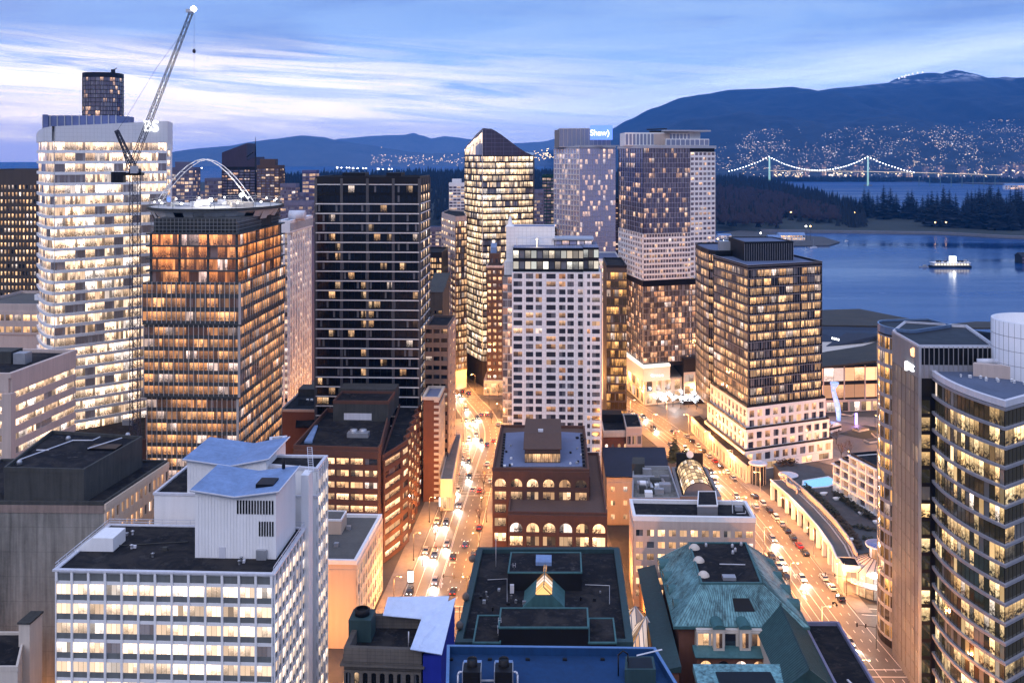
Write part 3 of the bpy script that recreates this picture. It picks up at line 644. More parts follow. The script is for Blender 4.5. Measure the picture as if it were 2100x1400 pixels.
# --- curved white tower with sign
def curve_tower():
    z=139.0
    pts=[P(80,374)]+[P(86,362),P(96,354),P(112,350)]
    rt=P(341,379); 
    fr=bulge(P(112,350),rt,1.2,6)[1:]
    pl=pts+fr+[P(351,401),(P(84,374)[0]+4,412)]
    b=Bld('curved_tower','tall white tower with a rounded corner and lit rooftop letters behind the crane',(-115,380),M_wht)
    b.core(offs(pl,-.05),0,z-.5)
    edges=list(zip(pl[:-1],pl[1:]))[:9]
    fl=3.92; nf=31; zb=135.0-fl*nf
    uo=[40,13]
    for k,(a1,b1) in enumerate(edges):
        L=unit(a1,b1)[1]; nb=max(1,round(L/3.4))
        b.facade(a1,b1,zb,135.0,nf,nb,W_b5,sill=.17,head=.10,pier=0,dep=.85,group=2,uo=(uo[0],uo[1]),min_face=-.5); uo[0]+=nb
        b.fins(a1,b1,zb,135,L/nb,.10,.12,'mullion',M_alu)
    # crown rising to the right
    cr=b.part('crown',pm('crown_panel',(.70,.70,.72),.45,.06,.1,.06,joint=(1.5,1.5,.08),jdark=.8)); tot=sum(unit(a1,b1)[1] for a1,b1 in edges); acc=0
    for a1,b1 in edges:
        L=unit(a1,b1)[1]; d,_=unit(a1,b1); n=(d[1],-d[0]); za=138.2+5.0*acc/tot; acc+=L; zb2=138.2+5.0*acc/tot
        o=.95; q=[(a1[0]+n[0]*o,a1[1]+n[1]*o),(b1[0]+n[0]*o,b1[1]+n[1]*o)]; w_=[(a1[0]-n[0]*.3,a1[1]-n[1]*.3),(b1[0]-n[0]*.3,b1[1]-n[1]*.3)]
        cr.face([(*q[0],134.9),(*q[1],134.9),(*q[1],zb2),(*q[0],za)]); cr.face([(*q[0],za),(*q[1],zb2),(*w_[1],zb2),(*w_[0],za)]); cr.face([(*w_[1],134),(*w_[0],134),(*w_[0],za),(*w_[1],zb2)]); cr.face([(*q[1],134.9),(*q[0],134.9),(*w_[0],134.9),(*w_[1],134.9)])
    # end wall of the crown
    e0,e1=edges[-1][1],pl[-2]; d,L=unit(e0,e1); cr.obox(e0,d,L,.6,132,143.2)
    side=[(rt[0]-.6,rt[1]+2.2),(rt[0]+.9,rt[1]+2.4),(P(353,396)[0],396),(P(346,396)[0]-1,396)]
    b.core(side,0,134,'side_bay'); b.facade(side[0],side[1],20,132,30,1,W_b5,sill=.3,head=.1,pier=.2,dep=.2)
    m=b.one('blue_panel',E_blue); m.box(rt[0]+.2,rt[1]+1.7,109,1.5,.4,4.5)
    # glass plant storey behind the crown
    g=[P(88,392),P(238,392),(P(238,392)[0]+1,408),(P(88,392)[0]+1,408)]
    b.core(g,138,Zv(237,392),'roof_screen',pm('blue_screen_glass',(.12,.15,.30),.25,.2,.2,.2)); b.fins(g[0],g[1],138,Zv(236,392),3.0,.35,.3,'screen_post',M_alu)
    b.core([P(88,391.3),P(99,391.3),P(99,396),P(88,396)],138,Zv(235,391.3),'roof_screen')
    ro=(0,0,math.atan2(rt[1]-350,rt[0]-P(112,350)[0]))
    b.finish()
    Yl=374.0; x=(310-CX)*Yl/F
    text('BS',6.0,E_white,b.root,'sign_letters',(x-b.base[0]+.3,Yl-1.0-b.base[1],Zv(260,Yl)),(math.pi/2,0,ro[2]),.25)
curve_tower()

# --- slender glass tower beyond
def cyl_tower(name,label,u0,u1,Y,vt,wall,win,nf,n=18,sq=.8,zb=60):
    cxx,cyy=(P(u0,Y)[0]+P(u1,Y)[0])/2,Y+12; r=(P(u1,Y)[0]-P(u0,Y)[0])/2; z=Zv(vt,Y)
    pl=[(cxx+r*math.copysign(abs(math.cos(t_))**sq,math.cos(t_)),cyy+r*math.copysign(abs(math.sin(t_))**sq,math.sin(t_))) for t_ in [2*math.pi*i/n for i in range(n)]]
    b=Bld(name,label,(cxx,cyy),wall); b.core(offs(pl,-.1),0,z)
    for i in range(n):
        a1,b1=pl[i],pl[(i+1)%n]; b.facade(a1,b1,zb,z-3,nf,2,win,sill=.10,head=.04,pier=.05,dep=.25,group=2,min_face=.0)
    b.ring(pl,z-3,z+.9,.5,'parapet',M_dark,.3); b.part('roof',M_tar).face([(*q,z+.1) for q in pl]); return b,cxx,cyy,z,r
b,cxx,cyy,z,r=cyl_tower('glass_skyscraper','dark blue rounded glass skyscraper rising behind the curved white tower',161,237,800,151,M_dark,W_purp,22,zb=118)
m=b.one('roof_crane',M_dark); m.box(cxx+r*.75,cyy-r*.5,z+.9,2.6,2.6,2.8); m.tube((cxx+r*.75,cyy-r*.5,z+3),(cxx+r*.95,cyy-r*.5,z+4.8),.4,5)
b.finish()

# --- orange tower under construction
def amber():
    pl=rect(296,490,316,52); z=88.6
    b=Bld('unfinished_tower','amber lit tower under construction with pale vertical fins and an open concrete top',((pl[0][0]+pl[2][0])/2,340),M_dark)
    b.core(offs(pl,-1.9),0,Zv(475,318))
    M_fin=pm('pale_fin',(.44,.42,.40),.4,.05); M_gz=pm('grey_green_spandrel',(.06,.066,.066),.35,.15,.3,.2)
    def sect(o,v0,v1,nf,lean):
        q=offs(pl,o); za=Zv(v0,316); zb=Zv(v1,316)
        for a1,b1,nb,win in ((q[0],q[1],3,W_org),(q[1],q[2],5,W_org)):
            b.facade(a1,b1,zb,za,nf,nb*3,win,sill=.24,head=.10,pier=0,dep=.12,part='spandrel',mat=M_gz,group=3)
            d,L=unit(a1,b1); n=(d[1],-d[0]); c=round(L/(1.62 if nb==3 else 2.6)); M=b.part('fin',M_fin)
            for i in range(c+1):
                x=L*i/c-.10; M.obox((a1[0]+d[0]*x,a1[1]+d[1]*x),d,.18,.50 if nb==3 else .22,zb+.3,za+.5)
        b.ring(q,zb-.35,zb+.05,1.4,'slab_edge',M_gz,.2,True); b.ring(q,za-.3,za+.15,1.2,'slab_edge',M_gz,.15,True)
        m=b.part('corner_post',M_fin); m.box(q[1][0]+.1,q[1][1]-.1,zb,.7,.7,za-zb,0,-.045)
    sect(.35,580,663,3,0); sect(0,668,812,6,0); sect(-.7,817,1010,8,0)
    # recessed upper storeys with open slabs
    q=offs(pl,-1.0); q=[lrp(q[0],q[1],.03),q[1],q[2],q[3]]; zb=Zv(580,316); za=Zv(478,318); fh=(za-zb)/4
    for a1,b1,nb in ((q[0],q[1],3),(q[1],q[2],5)):
        b.facade(a1,b1,zb,za,4,nb*3,W_org2,sill=.06,head=.03,pier=0,dep=.1,part='spandrel',mat=M_gz,group=3)
        d,L=unit(a1,b1)
        for i in range(nb+1): b.one('column',M_gz).obox((a1[0]+d[0]*(L*i/nb-.4),a1[1]+d[1]*(L*i/nb-.4)),d,.8,.25,zb,za)
    for k in range(5): b.ring(offs(q,1.3),zb+fh*k-.28,zb+fh*k+.22,2.6,'slab_edge',M_gz,0,True)
    # netted storeys at the top
    zc=Zv(448,318); M_scaf=pm('scaffold_tube',(.22,.23,.23),.5,.1)
    b.core(offs(q,-.6),za,zc,'top_storey',M_concd); 
    for a1,b1 in ((q[0],q[1]),(q[1],q[2])):
        b.fins(a1,b1,za,zc,1.3,.12,.12,'scaffold',M_scaf)
    for k in range(4): b.ring(q,za+(zc-za)*k/4,za+(zc-za)*k/4+.14,.2,'scaffold',M_scaf,.15)
    # round deck with concrete upstand
    cx=-105.5; cy=349.0
    ell=[(cx+22.8*math.cos(2*math.pi*i/40),cy+28*math.sin(2*math.pi*i/40)) for i in range(40)]
    zd=Zv(430,322)
    b.core(ell,zd-.9,zd,'deck',pm('pale_concrete',(.42,.41,.40),.85,.2)); b.ring(ell,zd-.7,zd+.25,.4,'deck_edge',M_concd,.25)
    M_net=pm('white_netting',(.62,.62,.60),.8,.3)
    for i in range(40):
        a1,c1=ell[i],ell[(i+1)%40]; lo=zc-R(.2,1.6) if i%7 else zc+1.2; m=b.part('netting',M_net); k_=.97; p0=(cx+(a1[0]-cx)*k_,cy+(a1[1]-cy)*k_); p1=(cx+(c1[0]-cx)*k_,cy+(c1[1]-cy)*k_); p2=(cx+(a1[0]-cx)*.90,cy+(a1[1]-cy)*.90); p3=(cx+(c1[0]-cx)*.90,cy+(c1[1]-cy)*.90); m.face([(*p2,lo),(*p3,lo+R(-.4,.4)),(*p1,zd-.95),(*p0,zd-.95)])
    b.core([(cx+(x_-cx)*.82,cy+(y_-cy)*.82) for x_,y_ in ell],za+.5,zd-.92,'top_storey')
    for i in range(14):
        a=2*math.pi*i/14; x_,y_=cx+20.5*math.cos(a),cy+25*math.sin(a); m=b.one('work_lamp',E_cool); m.box(x_,y_,zd+1.6,.5,.3,.4)
    e2=[(cx+22.2*math.cos(2*math.pi*i/40),cy+27.3*math.sin(2*math.pi*i/40)) for i in range(40)]
    for dz in (1.4,2.3): b.ring(e2,zd+dz,zd+dz+.1,.1,'edge_rail',M_alu,0)
    for i in range(0,40,2): m=b.part('edge_post',M_scaf); m.tube((*e2[i],zd),(*e2[i],zd+3.4),.09,4)
    for i in range(9):
        a=R(0,6.28); rr=R(4,18); b.one('stacked_material',random.choice([M_wht,M_steel,M_concd,M_cream])).box(cx+rr*math.cos(a),cy+rr*math.sin(a),zd+.05,R(2,5),R(2,4),R(1,2.2),0,R(0,1))
    # pale steel arch over the deck
    ar=b.one('steel_arch',M_wht); pts=[]
    for i in range(13):
        t_=i/12; u=322+(512-322)*t_; v=412-86*(1-abs(2*t_-1)**1.7) if 0<t_<1 else 412
        pts.append((*P(u,352-8*t_),Zv(v,352)))
    ar.path(pts,.2,6); ar.path([(x+.4,y+4,z-.1) for x,y,z in pts],.14,5)
    for p_ in pts[1:-1:2]: ar.tube(p_,(p_[0]+.4,p_[1]+4,p_[2]-.1),.14,4)
    for (u,v,Y) in ((432,410,336),(495,400,342)):
        x,y=P(u,Y); m=b.one('floodlight_mast',M_steel); m.tube((x,y,zd),(x,y,Zv(v,Y)-.2),.14,6)
        l=b.one('floodlight',E_cool); l.lathe(x,y,[(0.02,Zv(v,Y)-.75),(.62,Zv(v,Y)-.4),(.75,Zv(v,Y)),(.62,Zv(v,Y)+.4),(.02,Zv(v,Y)+.75)],12)
        lamp(x,y,Zv(v,Y)+1.2,3200,(1,.93,.8),rad=.8)
    b.finish()
amber()

# --- tower crane
def crane():
    Y=305.0; x0,_=P(277,Y); r=empty('tower_crane',(x0,Y,0)); tag(r,'dark lattice tower crane with a raised luffing jib and a bright lamp at its tip','tower crane')
    base=(x0,Y,0); M_cr=pm('dark_crane_steel',(.035,.034,.05),.6,.15)
    def lattice(m,a,b,w0,w1,step,rc,rb):
        a=Vector(a); b=Vector(b); L=(b-a).length; d=(b-a)/L; s=Vector((0,1,0)); s=(s-d*s.dot(d)).normalized(); t_=d.cross(s); n=max(2,int(L/step)); prev=None
        for i in range(n+1):
            q=i/n; w=(w0+(w1-w0)*q)/2; c=a+(b-a)*q; cur=[c+s*w+t_*w,c-s*w+t_*w,c-s*w-t_*w,c+s*w-t_*w]
            for k in range(4): m.tube(cur[k],cur[(k+1)%4],rb,4,cap=False)
            if prev:
                for k in range(4):
                    m.tube(prev[k],cur[k],rc,4,cap=False); j=(k+1)%4
                    m.tube(prev[k] if i%2 else prev[j],cur[j] if i%2 else cur[k],rb,4,cap=False)
            prev=cur
    zt=Zv(350,Y)
    m=MB(); lattice(m,(x0,Y,0),(x0,Y,zt),2.4,2.4,2.6,.13,.07); m.build('mast',M_cr,r,base)
    m=MB(); m.lathe(x0,Y,[(.1,zt-1),(1.9,zt-1),(1.9,zt+.6),(.1,zt+.6)],14); m.build('slewing_ring',M_cr,r,base)
    m=MB(); m.box(x0+.5,Y-1.9,zt-.8,2.0,1.6,2.3); m.box(x0+.5,Y-2.75,zt,1.2,.1,1.0); m.build('cab',M_alu,r,base)
    def at(u,v,yy=Y): return (*P(u,yy),Zv(v,yy))
    m=MB(); lattice(m,at(270,340),at(393,24),1.6,1.0,2.2,.11,.06); m.build('jib',M_cr,r,base)
    m=MB(); lattice(m,at(274,344),at(239,268),1.5,.9,1.6,.18,.09); m.tube(at(262,345),at(240,268),.16,5); m.build('a_frame',M_cr,r,base)
    m=MB(); a=at(262,352); m.box(a[0],a[1],a[2]-1.2,9.5,2.6,.9); 
    for k in range(3): m.box(a[0]-4.2+k*1.3,a[1],a[2]-3.4,1.1,2.5,3.3)
    m.build('counterweight',M_dark,r,base)
    m=MB(); m.path([at(240,268),at(258,243),at(322,138),at(372,70)],.05,4); m.build('pendant_cable',M_cr,r,base)
    m=MB(); p_=at(322,150); m.tube(at(398,26),at(398,104),.045,4); m.tube(at(398,108),at(398,153),.04,4); m.build('hoist_cable',M_cr,r,base)
    m=MB(); x,y,z=at(398,105); m.lathe(x,y,[(.02,z-.8),(.5,z-.4),(.55,z+.1),(.2,z+.7),(.02,z+.8)],10); m.build('hook_block',M_cr,r,base)
    m=MB(); x,y,z=at(397,19); m.lathe(x,y,[(.02,z-1.0),(.8,z-.5),(1.0,z),(.8,z+.5),(.02,z+1.0)],12); m.build('tip_lamp',E_cool,r,base)
    m=MB(); x,y,z=at(390,22); m.box(x,y,z-.6,2.4,1.2,1.0); m.build('jib_head',M_alu,r,base)
crane()
# ================================================================== middle of the view
# --- black tower with white floor lines
pl=rect(648,860,375,28.6); z=Zv(364,375)
b=Bld('black_tower','black office tower with thin white floor lines and grey piers, mostly unlit',((pl[0][0]+pl[2][0])/2,390),M_black)
b.core(pl,0,z)
zl=Zv(418,375); n=28; fh=3.69
for a1,c1,nb,win in ((pl[0],pl[1],16,W_dark),(pl[1],pl[2],8,W_b5)):  # right side: lit panes stand in for reflections of the street
    z0=zl-fh*n
    b.facade(a1,c1,z0,zl+2*fh,n+2,nb,win,sill=.20,head=.12,pier=.05,dep=.16,group=1)
    d,L=unit(a1,c1)
    for k in range(n+1): b.part('floor_line',M_slab).obox((a1[0],a1[1]),d,L,.52,z0+fh*k-.19,z0+fh*k+.19)
    b.fins(a1,c1,0,z-.4,L/4,1.0,.48,'pier',pm('dark_pier',(.07,.07,.075),.6,.1))
b.ring(pl,zl+2*fh,z+.4,.5,'parapet',M_dark,.25); b.part('roof',M_tar).face([(*p_,z+.03) for p_ in pl])
b.part('floor_line').obox(pl[0],unit(pl[0],pl[1])[0],unit(pl[0],pl[1])[1],.33,zl+2*fh-.1,zl+2*fh+.2)
for q,sx in ((.3,9),(.7,6)):
    c=lrp(pl[0],pl[1],q); b.boxon('plant_room',M_dark,c[0]+1,c[1]+15,z+.05,sx,8,1.6)
b.finish()

# --- brown stepped brick offices below it
def stepped():
    z=37.0; FL=P(602,308); FR=P(776,305.5); N1=(FR[0]+.3,FR[1]+4); K1=P(784,310); K2=P(823,322)
    side=[]; a=K2; e=P(857,374)
    b=Bld('stepped_brick_office','brown brick office with lit ribbon windows and chamfered corner below the black tower',((FL[0]+FR[0])/2,330),M_brick)
    main=[FL,FR,N1,(P(800,352)[0],352),(FL[0]+2,353)]
    b.core(main,0,z); b.roof(main,z,1.5,.4,M_tar,M_brick)
    b.facade(FL,FR,z-3.7*9-1.6,z-1.6,9,6,W_brk,sill=.36,head=.12,pier=.13,dep=.5)
    b.part('wall').obox(FL,unit(FL,FR)[0],unit(FL,FR)[1],.56,z-1.6,z+.2)
    nn=6; pts=[K1,K2]; zl=33.4
    for i in range(nn):                             # sawtooth bays along the street
        p0=lrp(K2,e,i/nn); p1=lrp(K2,e,(i+.72)/nn); p2=lrp(K2,e,(i+1)/nn); pts+= [(p1[0]+1.6,p1[1]-.4),(p2[0],p2[1])]
    low=pts+[(P(800,376)[0],376),(K1[0]-2,375)]
    b.core(low,0,zl,'side_wing'); b.ring(low,zl-.3,zl+1.3,.4,'parapet',M_brick,.08); b.part('roof').face([(*p_,zl+.03) for p_ in low])
    b.facade(K1,K2,zl-3.7*9+.2,zl-.4,9,1,W_brk,sill=.36,head=.12,pier=.16,dep=.45,min_face=-1)
    for i in range(1,len(pts)-1,2):
        b.facade(pts[i],pts[i+1],zl-3.7*9+.2,zl-.4,9,1,W_brk,sill=.36,head=.12,pier=.2,dep=.3,min_face=-1)
        b.facade(pts[i+1],pts[i+2] if i+2<len(pts) else pts[i],zl-3.7*9+.2,zl-.4,9,1,W_brk,sill=.36,head=.12,pier=.3,dep=.2,min_face=-.6) if i+2<len(pts) and unit(pts[i+1],pts[i+2])[1]>1 else None
    p_=rect(683,796,341,14); zt=Zv(826,341); b.core(p_,z+.04,zt,'plant_room',M_concd); b.roof(p_,zt,.9,.3,M_tar,M_concd)
    p2=rect(694,810,356,9); z2=Zv(797,356); b.core(p2,z+.04,z2,'plant_room'); 
    d,L=unit(p_[0],p_[1]); lv=b.one('louvre_panel',M_rail); lv.obox((p_[0][0]+d[0]*L*.2,p_[0][1]+d[1]*L*.2),d,L*.5,.15,z+.6,z+2.9)
    c=(p_[0][0]+d[0]*L*.78,p_[0][1]-.2); m=b.one('wall_lamp',E_white); m.box(c[0],c[1],zt-4.2,.7,.3,.7)
    c=G(735,895,z); m=b.one('roof_unit',M_steel); m.box(*c,z+.05,7,3.2,1.5,0,-.045); m=b.one('fan',M_steel); m.lathe(c[0]+1.5,c[1]+.2,[(1.2,z+1.55),(1.2,z+2.4),(.02,z+2.5)],14); m=b.one('fan',M_steel); m.lathe(c[0]-1.6,c[1]+.2,[(1.2,z+1.55),(1.2,z+2.4),(.02,z+2.5)],14)
    m=b.one('skylight',M_bluer); 
    q=[G(624,905,z+.6),G(640,905,z+.6),G(652,872,z+.6),G(645,872,z+.6)]; m.prism(q,z+.05,z+.7)
    rails(b,[(*FL,z+1.5),(*FR,z+1.5)],.0,'coping',M_brick) if False else None
    b.finish()
stepped()

# --- beige building with pale coping next to the street
z=22.4; FR=G(730,1155,z); BR=G(782,1060,z); FL=(FR[0]-30,FR[1]+1.3); BL=(BR[0]-30,BR[1]+1.3)
b=Bld('beige_building','plain beige building with gravel roof right of the white office block',FL,M_beige)
pl=[FL,FR,BR,BL]; b.core(pl,0,z); b.roof(pl,z,.9,.7,M_grav,M_wht,.25)
b.facade(FR,BR,.8,z-1.4,5,11,W_old,sill=.24,head=.12,pier=.3,dep=.4,part='side_wall',mat=M_cream)
b.part('side_wall').obox(FR,unit(FR,BR)[0],unit(FR,BR)[1],.46,z-1.4,z-.26)
facade_cols(b,FL,FR,0,z-1.6,6,[(31-12.2,31-10.2)],W_old,.3,.22,.14,'wall')
p_=rect(655,700,277,7); b.core(p_,z+.04,z+4,'plant_room',M_beige); b.roof(p_,z+4,.3,.3,M_conc,M_wht)
for u,v in ((715,1085),(690,1120)): c=G(u,v,z); b.boxon('roof_vent',M_steel,c[0],c[1],z+.05,1.2,1.2,1.0)
b.finish()

# --- plain red brick block in shadow
z=23.0; pl=rect(575,652,408,42); 
b=Bld('red_brick_block','plain red brick block with a black roof between the amber tower and the black tower',pl[0],M_brick2)
b.core(pl,0,z); b.roof(pl,z,.8,.4,M_tar,M_pink); c=pl[0]; b.boxon('plant_room',M_concd,c[0]+7,c[1]+30,z+.05,10,9,3.0)
m=b.one('gable_roof',M_tar); q=[P(606,404),P(651,404),P(651,420),P(612,420)]; m.prism(q,17,21.5,zt=[17.6,18.6,24.0,25.0])
for k in range(3): b.boxon('roof_vent',M_wht,c[0]+8+k*1.8,c[1]+16,z+.05,1,1,1)
b.finish()

# --- white striped tower behind
pl=rect(574,592,478,42); z=Zv(478,478)
b=Bld('striped_tower','white ribbed tower with a flared crown behind the amber tower',pl[1],M_wht)
W_str=wm('ribbed_tower_glass',.72,(1,.86,.66),(1,.72,.48),1.2,1,.5,glass=(.02,.018,.02),suite=1,blind=.2)
b.core(pl,0,z)
for a1,c1,nb in ((pl[0],pl[1],2),(pl[1],pl[2],9)): b.facade(a1,c1,z-3.5*24,z,24,nb,W_str,sill=.36,head=.1,pier=.38,dep=.25,pd=.5,spart='spandrel',smat=M_pink)
b.ring(offs(pl,.9),z+.2,z+6.2,1.5,'crown',M_wht,.2); b.part('crown').prism(offs(pl,.8),z-.05,z+.19)
b.fins(offs(pl,1.1)[1],offs(pl,1.1)[2],z+1,z+4.8,1.6,.5,.12,'louvre',M_grey)
b.part('roof',M_bluer).face([(*p_,z+4.5) for p_ in pl]); m=b.one('tank',M_rail); m.tube((pl[1][0]-2,488,z+8),(pl[1][0]+6,488,z+8),2.6,14)
b.finish()

# --- buildings on the left kerb beyond the black tower
pl=rect(872,919,386,25); z=Zv(672,386)
b=Bld('terraced_offices','brown concrete offices with dark windows and projecting floors right of the black tower',pl[1],M_pink)
M_tb=pm('brown_concrete',(.20,.14,.11),.85,.2,.3,.2)
b.core(pl,0,z)
b.facade(pl[0],pl[1],z-3.6*17,z,17,3,W_dark,sill=.42,head=.12,pier=.2,dep=.5,mat=M_tb,part='front_wall')
b.facade(pl[1],pl[2],z-3.6*17,z,17,2,W_brk,sill=.5,head=.12,pier=.55,dep=.35)
b.roof(pl,z,1.0,.4,M_tar,M_tb); m=b.one('round_stair',M_pink)
b.finish()
pl=rect(868,900,366,17); z=Zv(818,366)
b=Bld('quoined_brick_building','narrow red brick building with pale quoins at the foot of the black tower',pl[1],M_brick2)
b.core(pl,0,z); b.roof(pl,z,.9,.5,M_patio,M_cream,.45)
d,L=unit(pl[0],pl[1])
for k in range(int(z/1.1)):
    if k%2==0: b.part('quoin',M_cream).box(pl[1][0]-.9,pl[1][1]-.0,k*1.1,1.8,.5,.95,0,-.045)
b.facade(pl[1],pl[2],1,z-2,8,4,W_old,sill=.3,head=.15,pier=.4,dep=.35,part='street_wall',mat=M_cream)
b.finish()
z=11; pl=[G(903,985,z),G(928,985,z),G(945,893,z),G(925,893,z)]
b=Bld('low_shop_row','low shop building with a flat roof and slatted glass canopy along the left kerb',pl[0],M_cream)
b.core(pl,0,z); b.roof(pl,z,.6,.3,M_pave,M_cream); b.facade(pl[0],pl[1],.2,5.5,1,2,W_park,sill=.1,head=.1,pier=.1,dep=.2); b.facade(pl[1],pl[2],.2,6.5,1,8,W_park,sill=.1,head=.1,pier=.12,dep=.3)
m=b.part('canopy',M_steel)
for i in range(22): c=lrp(pl[1],pl[2],(i+.5)/22); m.tube((c[0]+.1,c[1],7.0),(c[0]+4.0,c[1]-.4,7.6),.09,4)
m.tube((pl[1][0]+3.6,pl[1][1],7.45),(pl[2][0]+3.6,pl[2][1],7.45),.12,4); b.finish()
pl=rect(876,908,470,30); z=Zv(600,470)
b=Bld('dark_gabled_block','dark stone block with a sloping grey roof behind the terraced offices',pl[0],M_concd); b.core(pl,0,z); b.facade(pl[0],pl[1],z-45,z-8,12,3,W_dark,sill=.3,head=.2,pier=.4,dep=.3)
m=b.one('roof',M_concd); m.prism(offs(pl,.3),z,z+3,zt=[z+.3,z+.3,z+6,z+6]); b.finish()
pl=rect(868,906,520,30); z=Zv(520,520)
b=Bld('lit_grid_block','small office block with bright windows under a black roof beside the pale stone tower',pl[0],M_dark); b.core(pl,0,z); b.facade(pl[0],pl[1],z-3.2*14-2,z-2,14,7,W_old,sill=.25,head=.12,pier=.3,dep=.3); b.roof(pl,z,.8,.4,M_tar,M_dark); b.finish()

# --- pale stone tower and pointed glass tower
C=P(934,540); Lp=P(906,578); Rp=P(957,546); z=Zv(447,540)
b=Bld('pale_stone_tower','pale stone office tower with a bronze glass strip, left of the pointed glass tower',C,M_pink)
pl=[Lp,C,Rp,(Rp[0]-4,600),(Lp[0]+2,612)]
b.core(pl,0,z); b.facade(Lp,C,z-3.6*23-2,z-2,23,6,W_mnp,sill=.40,head=.14,pier=.24,dep=.25); b.facade(C,Rp,z-3.6*23-2,z-2,23,4,W_old,sill=.22,head=.05,pier=.18,dep=.2,part='bronze_frame',mat=M_bronze)
b.roof(pl,z,.8,.4,M_tar); b.finish()
def pointed():
    A_=P(953,578); B1=P(990,548); C1=P(1093,560); D1=(C1[0]+2,600); E1=(A_[0]+3,612); zt=Zv(319,552)
    fr=bulge(B1,C1,1.6,6); lf=bulge(A_,B1,.6,3)
    pl=lf[:-1]+fr+[D1,E1]
    b=Bld('pointed_glass_tower','curved glass office tower with a dark slanted pointed crown',((B1[0]+D1[0])/2,580),M_dark)
    b.core(offs(pl,-.2),0,zt-.02)
    edges=list(zip(pl[:-1],pl[1:]))[:9]; uo=[5,77]
    for a1,c1 in edges:
        nb=max(1,round(unit(a1,c1)[1]/2.2)); b.facade(a1,c1,zt-3.62*32,zt,32,nb,W_mnp,sill=.10,head=.17,pier=.05,dep=.12,group=nb,uo=(uo[0],uo[1]),min_face=-.5); uo[0]+=nb
    n=len(pl); tops=[]
    for i,p_ in enumerate(pl):
        u=pix(*p_,0)[0]
        if i<len(lf)-1: v=interp([(953,304),(965,290),(980,272),(990,264)],u); tops.append(Zv(v,p_[1]))
        elif i<len(lf)-1+7: v=interp([(990,263),(1000,261),(1093,319)],u); tops.append(Zv(v,p_[1]))
        else: tops.append(zt+1.5)
    cr=b.part('crown',pm('dark_crown_glass',(.035,.028,.055),.18,.2,.3,.1,ior=1.8,joint=(3.4,2.4,.2),jcol=(.10,.09,.16)))
    for i in range(n):
        j=(i+1)%n; cr.face([(*pl[i],zt),(*pl[j],zt),(*pl[j],tops[j]),(*pl[i],tops[i])])
    k=len(lf)-1; cx=sum(p_[0] for p_ in pl)/n; cy=sum(p_[1] for p_ in pl)/n; zc=zt+4
    for i in range(n):
        j=(i+1)%n; cr.face([(*pl[i],tops[i]),(*pl[j],tops[j]),(cx,cy,zc)])
    gl=b.part('lit_crown_facet',W_mnp)
    for q,(a1,c1) in enumerate(zip(lf[:-1],lf[1:])):
        d,L=unit(a1,c1); nn=(d[1],-d[0]); i=q
        gl.face([(a1[0]+nn[0]*.1,a1[1]+nn[1]*.1,zt+.5),(c1[0]+nn[0]*.1,c1[1]+nn[1]*.1,zt+.5),(c1[0]+nn[0]*.1,c1[1]+nn[1]*.1,zt+(tops[i+1]-zt)*.86),(a1[0]+nn[0]*.1,a1[1]+nn[1]*.1,zt+(tops[i]-zt)*.8)],0,[(q*2,60),(q*2+2,60),(q*2+2,62),(q*2,62)])
    b.fins(B1,(B1[0]+.01,B1[1]-.5),zt-110,zt+14,9,.35,.3,'edge_fin',M_alu); b.finish()
pointed()
# --- slender brown brick tower and low curved building at the bend
pl=rect(998,1031,530,26); z=Zv(548,530)
b=Bld('slender_brick_tower','slender brown brick tower with paired lit windows left of the white hotel tower',pl[0],M_brickd)
b.core(pl,0,z); b.facade(pl[0],pl[1],8,z-1,17,3,W_old,sill=.3,head=.22,pier=.42,dep=.3); b.roof(pl,z,1,.4,M_tar,M_pink,.3)
p2=rect(1003,1024,534,14); b.core(p2,z+.03,z+7,'penthouse'); b.facade(p2[0],p2[1],z+.5,z+6,1,2,W_old,sill=.3,head=.3,pier=.5,dep=.2); m=b.one('turret',M_bluer); m.prism(rect(1006,1018,538,6),z+7,z+12,zt=[z+10,z+10,z+12,z+12])
pb=rect(992,1034,528.5,27); b.core(pb,0,8.1,'base',M_cream); b.facade(pb[0],pb[1],.3,8,1,3,W_park,sill=.1,head=.2,pier=.25,dep=.4,part='base'); b.finish()
z=19; pts=[G(948,760,z-6),G(962,775,z-6),G(1000,800,z-6)]
A_=P(947,640); B1=P(963,606); C1=P(1003,552); pl=[A_,B1,C1,(C1[0]+14,C1[1]+6),(A_[0]+36,650)]
b=Bld('corner_stone_building','low stone building with arched windows glowing orange at the bend of the street',B1,M_cream)
b.core(pl,0,z); b.facade(A_,B1,.5,z-2,3,4,W_old,sill=.2,head=.2,pier=.3,dep=.35,arch=(2,)); b.facade(B1,C1,.5,z-2,3,11,W_old,sill=.2,head=.2,pier=.35,dep=.35,arch=(0,),min_face=-1); b.roof(pl,z,.8,.5,M_grav,M_cream,.5); b.finish()

